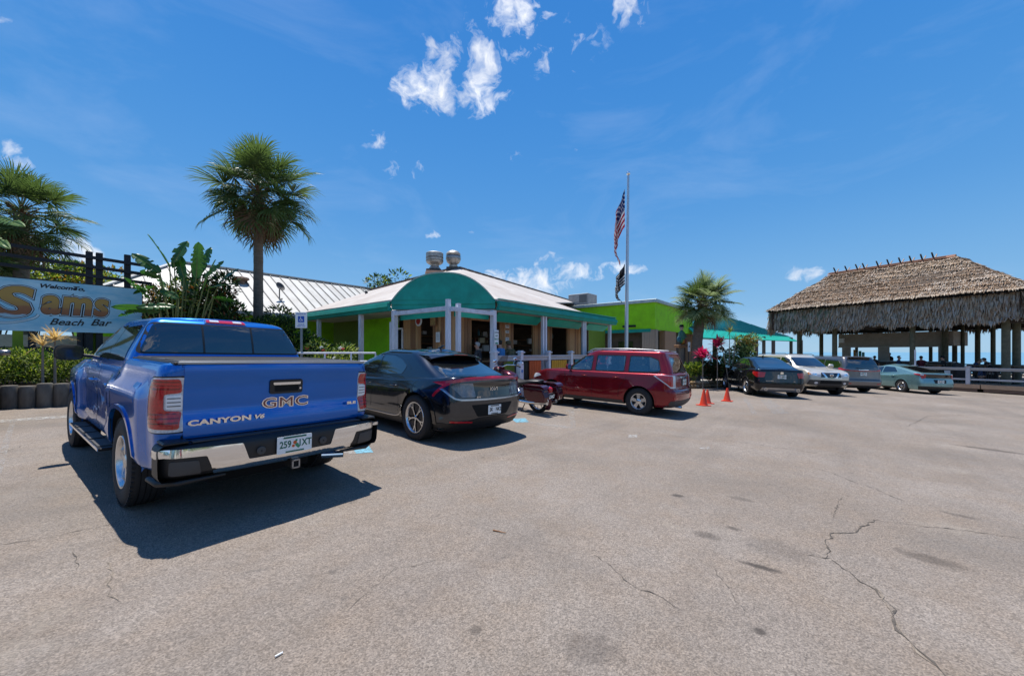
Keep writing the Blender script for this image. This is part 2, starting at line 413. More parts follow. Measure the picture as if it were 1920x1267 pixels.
crack([(1510, 1040), (1560, 1047)], .01, seed=3); crack([(1560, 972), (1578, 930)], .008, seed=4)
crack([(1112, 1040), (1170, 1085), (1230, 1115), (1290, 1150)], .007, seed=5); crack([(1335, 1060), (1400, 1150)], .005, seed=6)
crack([(0, 1020), (100, 1005), (200, 985), (290, 960)], .008, seed=7); crack([(200, 1050), (215, 1130)], .010, M_crackp, 8)
crack([(140, 1030), (145, 1070)], .006, seed=9); crack([(1540, 880), (1700, 940)], .01, seed=10)
crack([(640, 1150), (740, 1070), (840, 1047)], .004, seed=12); crack([(1080, 800), (1400, 830), (1600, 860)], .012, seed=13)
crack([(0, 850), (60, 830), (130, 822)], .008, seed=14); crack([(1700, 800), (1740, 780), (1900, 775)], .016, seed=15)

# painted markings, worn
def paint_mat(name, col, keep=.5):
    m = pmat(name, col, .7, var=.1); nt = m.node_tree; N = nt.nodes; L = nt.links; b = N['Principled BSDF']
    g = N.new('ShaderNodeNewGeometry'); n = N.new('ShaderNodeTexNoise'); n.inputs['Scale'].default_value = 14; n.inputs['Detail'].default_value = 8
    n.inputs['Roughness'].default_value = .8; L.new(g.outputs['Position'], n.inputs['Vector'])
    r = N.new('ShaderNodeMapRange'); r.inputs['From Min'].default_value = keep-.1; r.inputs['From Max'].default_value = keep+.1
    L.new(n.outputs['Fac'], r.inputs['Value']); L.new(r.outputs[0], b.inputs['Alpha']); return m
M_pw = paint_mat('worn_white_marking', (.42, .41, .39), .53); M_pb = paint_mat('blue_marking', (.14, .34, .44), .44)
M_pf = paint_mat('faded_marking', (.34, .32, .30), .56)
def marking(pts, mat, name='road_marking'):
    vs = [wg(*p) for p in pts]
    for v in vs: v.z += .004
    return props(MB().add(vs, [tuple(range(len(vs)))]).build(name, mat), kind='structure')
marking([(660, 840), (692, 836), (700, 848), (668, 850)], M_pb); marking([(640, 843), (660, 840), (668, 850), (650, 852)], M_pw)
marking([(958, 785), (985, 784), (992, 791), (968, 792)], M_pb)
marking([(1066, 768), (1076, 768), (1080, 802), (1070, 803)], M_pf); marking([(1060, 768), (1088, 766), (1088, 770), (1060, 772)], M_pf)
marking([(0, 787), (135, 778), (135, 782), (0, 792)], M_pw); marking([(20, 788), (30, 787), (0, 900), (-22, 906)], M_pf)
marking([(1310, 838), (1330, 837), (1332, 842), (1314, 842)], M_pw); marking([(1178, 815), (1195, 815), (1195, 820), (1178, 820)], M_pw)
marking([(1424, 749), (1445, 748), (1480, 775), (1450, 776)], M_pf); marking([(1392, 745), (1400, 745), (1420, 775), (1410, 776)], M_pf)
marking([(990, 790), (1070, 800), (1064, 803), (985, 793)], M_pf)
# ---------------------------------------------------------------- vehicle building kit
# vehicle frame: +y forward, +x to the car's right, origin on the ground under the rear axle
def smooth_key(keys, t):
    if not keys: return 0
    if t <= keys[0][0]: return keys[0][1]
    for (a, va), (b, vb) in zip(keys, keys[1:]):
        if t <= b: k = (t-a)/(b-a); k = k*k*(3-2*k); return va+(vb-va)*k
    return keys[-1][1]

def ring_pts(z, yr, yf, w, rr=.25, rf=.35, br=.04, bf=.10, zk=None, wk=None, ns=44, rx=None, fx=None):
    rx = rx or rr; fx = fx or rf
    pts = []
    NR, NC = 9, 8
    for i in range(NR): x = (w-rx)*i/NR; pts.append([x, yr+br*(x/w)**2])
    b = br*((w-rx)/w)**2
    for i in range(NC):
        a = PI/2*i/NC; c = math.sin(a)**(2/2.3) if a > 0 else 0; s = 1-math.cos(a)**(2/2.3)
        pts.append([w-rx+rx*c, yr+b+rr*s])
    f = bf*((w-fx)/w)**2; y0 = yr+b+rr; y1 = yf-f-rf
    for i in range(ns): pts.append([w, y0+(y1-y0)*i/ns])
    for i in range(NC):
        a = PI/2*i/NC; c = 1-math.cos(a)**(2/2.3) if a > 0 else 0; s = math.sin(a)**(2/2.3) if a > 0 else 0
        pts.append([w-fx*c, y1+rf*s])
    for i in range(NR+1): x = (w-fx)*(1-i/NR); pts.append([x, yf-bf*(x/w)**2])
    out = []
    for x, y in pts:
        m = smooth_key(wk, y) if wk else 1
        out.append(Vector((x*m, y, z+(smooth_key(zk, y) if zk else 0))))
    return out

def loft(rings, sub=3, sharp=(), crown=.03, wk=None, ns=44, deform=None, crowns=(.8, .5, .2)):
    K = [ring_pts(r[0], r[1], r[2], r[3], **{**dict(wk=wk, ns=ns), **(r[4] if len(r) > 4 else {})}) for r in rings]
    rows = []
    for i in range(len(K)-1):
        for s in range(sub):
            t = s/sub
            p0 = K[i-1] if i > 0 and i not in sharp else None; p3 = K[i+2] if i+2 < len(K) and i+1 not in sharp else None
            row = []
            for j in range(len(K[i])):
                a, b = K[i][j], K[i+1][j]
                m1 = (b-p0[j])/2 if p0 else (b-a); m2 = (p3[j]-a)/2 if p3 else (b-a)
                t2 = t*t; t3 = t2*t
                row.append(a*(2*t3-3*t2+1)+m1*(t3-2*t2+t)+b*(-2*t3+3*t2)+m2*(t3-t2))
            rows.append(row)
    rows.append(K[-1])
    for f in crowns: rows.append([Vector((p.x*f, p.y, p.z+crown*(1-f*f))) for p in K[-1]])
    vs = []; fs = []; M = len(K[0]); full = []
    for row in rows:
        loop = list(row)+[Vector((-p.x, p.y, p.z)) for p in row[-2:0:-1]]
        loop[0].x = 0; loop[M-1].x = 0; full.append(loop); vs += loop
    n = len(full[0])
    for k in range(len(full)-1):
        for i in range(n): j = (i+1) % n; fs.append((k*n+i, k*n+j, (k+1)*n+j, (k+1)*n+i))
    for k, flip in ((0, True), (len(full)-1, False)):
        o = k*n
        for i in range(M-1):
            a, b = o+i, o+i+1; c, d = o+(n-i-1) % n, o+(n-i) % n
            f = [a, b, c, d]; f = [q for q2, q in enumerate(f) if q not in f[:q2]]
            if len(f) > 2: fs.append(tuple(f if not flip else f[::-1]))
    if deform: vs = [Vector(deform(v)) for v in vs]
    mb = MB(); mb.add(vs, fs); return mb

def boolean(me, cutters, solver='EXACT'):
    o = bpy.data.objects.new('tmp', me); COL.objects.link(o); cs = []
    for c in cutters:
        co = bpy.data.objects.new('cut', c); COL.objects.link(co); cs.append(co)
        md = o.modifiers.new('b', 'BOOLEAN'); md.operation = 'DIFFERENCE'; md.object = co; md.solver = solver
    r = applied(o)
    for c in cs: bpy.data.objects.remove(c)
    bpy.data.objects.remove(o); return r

def chaikin(poly, it=2, keep=.25):
    for _ in range(it):
        out = []
        for i in range(len(poly)):
            a = poly[i]; b = poly[(i+1) % len(poly)]
            out.append((a[0]*(1-keep)+b[0]*keep, a[1]*(1-keep)+b[1]*keep)); out.append((a[0]*keep+b[0]*(1-keep), a[1]*keep+b[1]*(1-keep)))
        poly = out
    return poly
def inpoly(x, y, P):
    c = False; j = len(P)-1
    for i in range(len(P)):
        if (P[i][1] > y) != (P[j][1] > y) and x < (P[j][0]-P[i][0])*(y-P[i][1])/(P[j][1]-P[i][1])+P[i][0]: c = not c
        j = i
    return c
def corner_round(poly, r=.03, n=4):
    out = []; k = len(poly)
    for i in range(k):
        p = Vector(poly[i]); a = Vector(poly[i-1]); b = Vector(poly[(i+1) % k])
        da = a-p; db = b-p; rr = min(r, da.length*.45, db.length*.45)
        s = p+da.normalized()*rr; e = p+db.normalized()*rr
        for t in range(n+1): t /= n; out.append(tuple(s*(1-t)**2+p*2*t*(1-t)+e*t*t))
    return out

FR = {'L': (Vector((-3, 0, 0)), Vector((0, 1, 0)), Vector((0, 0, 1)), Vector((1, 0, 0))),
      'R': (Vector((3, 0, 0)), Vector((0, 1, 0)), Vector((0, 0, 1)), Vector((-1, 0, 0))),
      'B': (Vector((0, -4, 0)), Vector((1, 0, 0)), Vector((0, 0, 1)), Vector((0, 1, 0))),
      'F': (Vector((0, 9, 0)), Vector((1, 0, 0)), Vector((0, 0, 1)), Vector((0, -1, 0))),
      'T': (Vector((0, 0, 4)), Vector((1, 0, 0)), Vector((0, 1, 0)), Vector((0, 0, -1)))}
def diag(c, ang):                                                  # look at the corner c from plan angle ang (0 = from behind, 90 = from the left)
    d = Vector((math.sin(ang), math.cos(ang), 0)); u = Vector((math.cos(ang), -math.sin(ang), 0))
    return (Vector((c[0], c[1], 0))-d*3, u, Vector((0, 0, 1)), d)

def patch(bvh, poly, fr, off=.004, res=.05, skirt=.012, holes=None, maxd=20):
    """a panel that follows the body: poly in the frame's two axes, cast on the body, raised by off, rim turned in by skirt"""
    O, U, V, D = FR[fr] if isinstance(fr, str) else fr
    def densify(P):
        out = []
        for i in range(len(P)):
            a = Vector(P[i]); b = Vector(P[(i+1) % len(P)]); n = max(1, int((b-a).length/res))
            for k in range(n): out.append(a.lerp(b, k/n))
        return out
    loops = [densify(poly)]+[densify(h) for h in (holes or [])]
    pts = []; edges = []
    for lp in loops:
        o = len(pts); pts += lp; edges += [(o+i, o+(i+1) % len(lp)) for i in range(len(lp))]
    nb = len(pts); xs = [p[0] for p in poly]; ys = [p[1] for p in poly]
    x = min(xs)+res*.5
    while x < max(xs):
        y = min(ys)+res*.5
        while y < max(ys):
            if inpoly(x, y, loops[0]) and not any(inpoly(x, y, h) for h in loops[1:]):
                if min((q-Vector((x, y))).length_squared for q in pts[:nb]) > (res*.4)**2: pts.append(Vector((x, y)))
            y += res
        x += res
    co, ed, fa, ov, oe, of = geometry.delaunay_2d_cdt(pts, edges, [], 0, 1e-6)
    tris = [f for f in fa if inpoly(sum(co[i][0] for i in f)/3, sum(co[i][1] for i in f)/3, loops[0]) and
            not any(inpoly(sum(co[i][0] for i in f)/3, sum(co[i][1] for i in f)/3, h) for h in loops[1:])]
    P = []; Nn = []; last = None
    for c in co:
        o = O+U*c[0]+V*c[1]; h = bvh.ray_cast(o, D, maxd)
        if h[0] is None:
            h2 = bvh.find_nearest(o+D*3)
            P.append(None); Nn.append(None)
        else:
            n = h[1].normalized(); n = n if n.dot(D) < 0 else -n; P.append(h[0]); Nn.append(n)
    good = [i for i, p in enumerate(P) if p is not None]
    if not good: return MB()
    for i in range(len(P)):
        if P[i] is None:
            j = min(good, key=lambda k: (Vector(co[k])-Vector(co[i])).length_squared)
            dlt = Vector(co[i])-Vector(co[j]); P[i] = P[j]+U*dlt[0]+V*dlt[1]; Nn[i] = Nn[j]
    top = [P[i]+Nn[i]*off for i in range(len(P))]
    cnt = {}
    for f in tris:
        for i in range(len(f)):
            a, b = f[i], f[(i+1) % len(f)]; k = (min(a, b), max(a, b)); cnt[k] = cnt.get(k, [])+[(a, b)]
    vs = list(top); fs = [tuple(f) for f in tris]; low = {}
    for k, v in cnt.items():
        if len(v) == 1:
            a, b = v[0]
            for q in (a, b):
                if q not in low: low[q] = len(vs); vs.append(top[q]-Nn[q]*skirt)
            fs.append((b, a, low[a], low[b]))
    if fs and vs:
        mb = MB(); mb.add(vs, fs)
        f = tris[0]; n = (vs[f[1]]-vs[f[0]]).cross(vs[f[2]]-vs[f[0]])
        if n.dot(D) > 0: mb.f = [q[::-1] for q in mb.f]
        return mb
    return MB()
def strip_poly(pts, w):
    n = len(pts); L_ = []; R_ = []
    for i in range(n):
        a = Vector(pts[max(0, i-1)]); b = Vector(pts[min(n-1, i+1)]); t = (b-a).normalized(); s = Vector((-t.y, t.x))
        ww = w[i] if isinstance(w, (list, tuple)) else w
        p = Vector(pts[i]); L_.append(tuple(p+s*ww/2)); R_.append(tuple(p-s*ww/2))
    return L_+R_[::-1]
def spl(pts, n=6):                                                 # smooth 2-D polyline through points
    out = []
    for i in range(len(pts)-1):
        p0 = Vector(pts[max(0, i-1)]); p1 = Vector(pts[i]); p2 = Vector(pts[i+1]); p3 = Vector(pts[min(len(pts)-1, i+2)])
        for k in range(n):
            t = k/n; out.append(tuple(.5*((2*p1)+(p2-p0)*t+(2*p0-5*p1+4*p2-p3)*t*t+(3*p1-p0-3*p2+p3)*t**3)))
    out.append(tuple(pts[-1])); return out

WHEELS = {}
def wheel_meshes(Rt, Rr, w, style):
    key = (Rt, Rr, w, style)
    if key in WHEELS: return WHEELS[key]
    h = w/2; sw = Rt-Rr
    prof = [(Rr-.012, -h*.80), (Rr+.004, -h*.92), (Rr+.25*sw, -h*1.0), (Rr+.62*sw, -h*.99), (Rt-.022, -h*.88), (Rt-.006, -h*.76)]
    for g in (-.45, -.15, .15, .45):
        prof += [(Rt, h*(g-.13)), (Rt-.001, h*(g-.025)), (Rt-.010, h*(g-.02)), (Rt-.010, h*(g+.02)), (Rt-.001, h*(g+.025))]
    prof += [(Rt, h*.60), (Rt-.006, h*.76), (Rt-.022, h*.88), (Rr+.62*sw, h*.99), (Rr+.25*sw, h*1.0), (Rr+.004, h*.92), (Rr-.012, h*.80)]
    ty = MB().lathe(prof, axis=(1, 0, 0), n=56)
    for i in range(56):                                            # shoulder tread blocks
        a = 2*PI*(i+.5)/56
        for sx in (-1, 1):
            m = Matrix.Rotation(a, 3, 'X'); ty.box(m @ Vector((sx*h*.84, 0, Rt-.012)), (h*.16, .022, .016), m)
    rim = MB()                                                     # outer face towards +x ; mat 0 bright, 1 dark
    rim.lathe([(Rr-.012, -h*.8), (Rr-.03, -h*.5), (Rr-.035, h*.55), (Rr-.015, h*.72), (Rr+.002, h*.86), (Rr-.004, h*.95), (Rr-.018, h*.93), (Rr-.03, h*.80), (Rr-.038, h*.5)], axis=(1, 0, 0), n=56)
    rim.lathe([(.001, -h*.1), (Rr*.55, -h*.1), (Rr*.95, -h*.12)], axis=(1, 0, 0), n=32, mat=1)
    rim.lathe([(.001, h*.2), (Rr*.5, h*.2), (Rr*.56, h*.1)], axis=(1, 0, 0), n=32, mat=2)   # brake disc
    f = h*.78; R2 = Rr-.016
    def spoke(a, pl, x0, x1, mat=0):                              # pl: outline (tangential, radial)
        m = Matrix.Rotation(a, 4, 'X')
        M = m @ Matrix(((0, 0, 1, 0), (1, 0, 0, 0), (0, 1, 0, 0), (0, 0, 0, 1)))
        rim.prism(pl, x0, x1, M, mat)
    if style == 'five':
        for k in range(5): spoke(2*PI*k/5, [(-.030, .05), (-.052, R2), (.052, R2), (.030, .05)], f-.05, f-.008)
        hub = .062
    elif style == 'six':
        for k in range(6):
            a = 2*PI*k/6; spoke(a-.10, [(-.006, .04), (-.022, R2), (.012, R2), (.02, .04)], f-.055, f-.006)
            spoke(a+.10, [(-.02, .04), (-.012, R2), (.022, R2), (.006, .04)], f-.055, f-.006)
            spoke(a, [(-.014, .07), (-.012, R2*.62), (.012, R2*.62), (.014, .07)], f-.06, f-.022, 1)
        hub = .066
    elif style == 'aero':
        for k in range(5):
            a = 2*PI*k/5
            spoke(a, [(-.014, .03), (-.012, R2*.55), (-.055, R2), (-.030, R2), (0, R2*.66), (.030, R2), (.055, R2), (.012, R2*.55), (.014, .03)], f-.04, f-.004)
            spoke(a+PI/5, [(-.035, .09), (-.085, R2*.97), (.085, R2*.97), (.035, .09)], f-.05, f-.018, 1)
        hub = .04
    else:
        for k in range(10): spoke(2*PI*k/10, [(-.012, .05), (-.018, R2), (.018, R2), (.012, .05)], f-.045, f-.01)
        hub = .055
    rim.lathe([(.001, f+.004), (hub*.75, f+.002), (hub, f-.006), (hub, f-.05)], axis=(1, 0, 0), n=24)
    for k in range(5): a = 2*PI*k/5; c = Vector((f-.004, .045*math.cos(a), .045*math.sin(a))); rim.tube(c-Vector((.03, 0, 0)), c+Vector((.002, 0, 0)), .008, n=8, mat=1)
    WHEELS[key] = (ty.mesh('tyre', 40), rim.mesh('rim', 35)); return WHEELS[key]

def add_wheels(root, ys, track, Rt, Rr, w, style, bright=None):
    ty, rm = wheel_meshes(Rt, Rr, w, style)
    if not ty.materials: ty.materials.append(M_rubber)
    if not rm.materials: [rm.materials.append(m) for m in (bright or M_alloy, M_alloyd, pmat('brake_disc', (.25, .24, .23), .4, 1))]
    for y in ys:
        for sx in (-1, 1):
            t = link('wheel', ty, root, loc=(sx*track/2, y, Rt), rot=(rnd.uniform(0, 1), 0, 0 if sx > 0 else PI))
            link('rim', rm, t)

def plate(root, M, txt, mat_txt, top=None, name='number_plate', emblem=True):
    mb = MB().prism(corner_round([(-.152, -.076), (.152, -.076), (.152, .076), (-.152, .076)], .012, 3), 0, .004, M)
    p = mb.build(name, M_whitepl, root)
    a, b = txt
    for s, x in ((a, -.082), (b, .088)):
        t = text('plate_lettering', s, mat_txt, p, M @ Matrix.Translation((x, 0, .005)), .085, .78, extrude=.0008, offset=.002)
    if emblem:
        mb = MB()
        for (x, y, r, k) in ((.0, .012, .017, 0), (-.014, -.018, .013, 0), (.018, -.012, .016, 1), (.012, .03, .010, 1), (.03, -.03, .012, 1)):
            mb.prism([(x+r*math.cos(q*PI/6), y+r*math.sin(q*PI/6)) for q in range(12)], .004, .0055+.0005*k, M, k)
        link('plate_emblem', mb.mesh('e'), p, [pmat('orange_ink', (.55, .10, .02), .4), pmat('plate_green', (.03, .25, .12), .4)])
    for q in ([(-.10, .055), (.10, .055), (.10, .070), (-.10, .070)], [(-.08, -.071), (.08, -.071), (.08, -.058), (-.08, -.058)]): link('plate_banner', MB().prism(q, .004, .006, M).mesh('e'), p, mat_txt)
    if top: text('plate_heading', top, mat_txt, p, M @ Matrix.Translation((0, .0615, .007)), .022, 1, extrude=.0003)
    return p

def paint(name, col, rough=.28, metal=.55, coat=1.0):
    if name in MATS: return MATS[name]
    m = pmat(name, col, rough, metal, var=.05, scale=1.5, coat=coat*.75, rvar=.15); nt = m.node_tree; N = nt.nodes; L = nt.links; b = N['Principled BSDF']
    b.inputs['Coat Roughness'].default_value = .012; b.inputs['Specular IOR Level'].default_value = .12; b.inputs['Coat IOR'].default_value = 1.55
    # metal flake and the faint waviness of pressed sheet
    tc = N.new('ShaderNodeTexCoord'); n = N.new('ShaderNodeTexNoise'); n.inputs['Scale'].default_value = 3.0; n.inputs['Detail'].default_value = 1
    L.new(tc.outputs['Object'], n.inputs['Vector']); bp = N.new('ShaderNodeBump'); bp.inputs['Strength'].default_value = .10; bp.inputs['Distance'].default_value = .02
    L.new(n.outputs['Fac'], bp.inputs['Height']); L.new(bp.outputs[0], b.inputs['Coat Normal'])
    return m

class Car:
    def __init__(s, name, label, cat, X, Y, a, body, lower, gh, wb, Rt, Rr, tw, track, style, arch=.07, archn=2.0, wk=None, crown=.03, gcrown=.02,
                 lsharp=(), gsharp=(), deform=None, group='parked vehicles', hollow=None, ghwk=None, ghmat=None, bright=None, archliner=True):
        s.root = thing(name, label, cat, (X, Y, gz(X)), a, group, tilt=True); s.paint = body
        lo = loft(lower, 3, lsharp, crown, wk, 60, deform).mesh('lower', 30)
        s.gh = loft(gh, 3, gsharp, gcrown, ghwk, 40, deform).mesh('gh', 30) if gh else None
        v = []; f = []
        for me in (lo, s.gh):
            if me is None: continue
            o = len(v); v += [q.co.copy() for q in me.vertices]; f += [[o+i for i in p.vertices] for p in me.polygons]
        s.bvh = BVHTree.FromPolygons(v, f)
        s.ghbvh = BVHTree.FromPolygons([q.co.copy() for q in s.gh.vertices], [list(p.vertices) for p in s.gh.polygons]) if s.gh else None
        cut = MB(); Ra = Rt+arch
        for y in (0, wb):
            poly = []
            for k in range(40):
                t = 2*PI*k/40; c, q = math.cos(t), math.sin(t)
                poly.append((y+Ra*math.copysign(abs(c)**(2/archn), c), Rt+Ra*math.copysign(abs(q)**(2/archn), q)))
            for sx in (-1, 1):
                M = Matrix(((0, 0, 1, 0), (1, 0, 0, 0), (0, 1, 0, 0), (0, 0, 0, 1)))
                cut.prism(poly, sx*.50 if sx > 0 else -1.3, 1.3 if sx > 0 else -.50, M, 1)
        cm = cut.mesh('c', None, False); bm = bmesh.new(); bm.from_mesh(cm); bmesh.ops.recalc_face_normals(bm, faces=bm.faces); bm.to_mesh(cm); bm.free()
        for p in cm.polygons: p.material_index = 1
        lo.materials.append(body); lo.materials.append(M_liner); cm.materials.append(body); cm.materials.append(M_liner)
        lo2 = boolean(lo, [cm]); smooth_mesh(lo2, 38)
        if not lo2.materials: lo2.materials.append(body); lo2.materials.append(M_liner)
        s.body = link('body', lo2, s.root); s.Ra = Ra; s.wb = wb; s.Rt = Rt; s.archn = archn
        if s.gh:
            g = s.gh
            if hollow:
                g.materials.append(ghmat or body); g.materials.append(M_black); cs = []
                for c in hollow(s):
                    c.materials.append(body); c.materials.append(M_black)
                    for p in c.polygons: p.material_index = 1
                    cs.append(c)
                g = boolean(g, cs); smooth_mesh(g, 38)
                link('roof', g, s.root)
            else: link('roof', g, s.root, ghmat or body)
        add_wheels(s.root, (0, wb), track, Rt, Rr, tw, style, bright)
        # underbody
        MB().bx(-.45, .45, -.6, wb+.5, .22, .34).build('underbody', M_liner, s.root)
    def p(s, name, poly, fr, mat, off=.004, res=.06, skirt=.012, rnd_=0, holes=None, parent=None, bvh=None, mirror=False, smooth=40):
        if rnd_: poly = corner_round(poly, rnd_); holes = [corner_round(h, rnd_) for h in holes] if holes else None
        m = patch(bvh or s.bvh, poly, fr, off, res, skirt, holes)
        if not m.v: return None
        o = m.build(name, mat, parent or s.root, smooth)
        if mirror:
            m2 = MB(); m2.add([Vector((-v.x, v.y, v.z)) for v in m.v], [f[::-1] for f in m.f]); m2.build(name, mat, parent or s.root, smooth)
        return o
    def both(s, name, poly, mat, **k): return s.p(name, poly, 'L', mat, mirror=True, **k)
    def line(s, name, pts, fr, mat, w=.008, off=.0015, **k):
        return s.p(name, strip_poly(pts, w), fr, mat, off=off, res=.08, skirt=.004, **k)
    def arch_trim(s, mat, wid=.05, off=.012, y=(0,), a0=-.1, a1=PI+.1, name='arch_trim', zmin=None):
        for yy in (0, s.wb):
            o = []; i_ = []
            for k in range(25):
                t = a0+(a1-a0)*k/24; c, q = math.cos(t), math.sin(t); n = s.archn
                sc = lambda r: (yy+r*math.copysign(abs(c)**(2/n), c), s.Rt+r*math.copysign(abs(q)**(2/n), q))
                o.append(sc(s.Ra+wid)); i_.append(sc(s.Ra-.004))
            poly = o+i_[::-1]
            if zmin: poly = [(a, max(b, zmin)) for a, b in poly]
            s.both(name, poly, mat, off=off, res=.07, skirt=off+.02)
    def handles(s, ys, z, mat, dz=0):
        for k, y in enumerate(ys):
            zz = z[k] if isinstance(z, (list, tuple)) else z
            h = s.bvh.ray_cast(Vector((-3, y, zz)), Vector((1, 0, 0)), 6)[0]
            for sx in (1, -1):
                x = h.x*sx
                mb = MB(); d = -.028*sx
                mb.path([(x+.002*sx, y-.10, zz), (x+d, y-.075, zz), (x+d, y+.07, zz), (x+.002*sx, y+.095, zz)], [.010, .013, .013, .010], 8)
                mb.build('door_handle', mat, s.root, 60)
                r_ = s.p('handle_recess', [(y+.055*math.cos(t/8*2*PI), zz+.032*math.sin(t/8*2*PI)) for t in range(8)], 'L' if sx > 0 else 'R', M_dark, off=.001, res=.05, skirt=.003)
    def mirrors(s, y, z, mat, w=.16, h=.11, out=.13, d=.09, glass=None):
        hx = s.bvh.ray_cast(Vector((-3, y, z)), Vector((1, 0, 0)), 6)[0].x
        for sx in (1, -1):
            x = hx*sx; o = -1 if sx > 0 else 1
            mb = MB(); cx = x+o*(out+w/2-.02)*1; c = Vector((cx, y+.02, z+.05))
            n = 14; prof = []
            vs = []; fs = []
            for k, (yy, sc) in enumerate(((-d*.5, .94), (-d*.46, 1), (-d*.1, 1), (d*.35, .86), (d*.6, .5), (d*.66, .1))):
                for i in range(n):
                    t = 2*PI*i/n; cc, q = math.cos(t), math.sin(t)
                    vs.append(c+Vector((w/2*sc*math.copysign(abs(cc)**.6, cc)*1, yy, h/2*sc*math.copysign(abs(q)**.6, q))))
            for k in range(5):
                for i in range(n): j = (i+1) % n; fs.append((k*n+i, k*n+j, (k+1)*n+j, (k+1)*n+i))
            mb.add(vs, fs); mb.tube((x-o*.03, y+.03, z), (c.x-o*w*.25, y+.02, z+.02), .022, .02, 8)
            mo = mb.build('wing_mirror', mat, s.root, 45)
            g = MB().add([c+Vector((w/2*.92*math.copysign(abs(math.cos(2*PI*i/n))**.6, math.cos(2*PI*i/n)), -d*.49, h/2*.92*math.copysign(abs(math.sin(2*PI*i/n))**.6, math.sin(2*PI*i/n)))) for i in range(n)], [tuple(range(n))])
            g.build('mirror_glass', glass or pmat('mirror_glass', (.7, .72, .75), .02, 1, var=.02), mo)
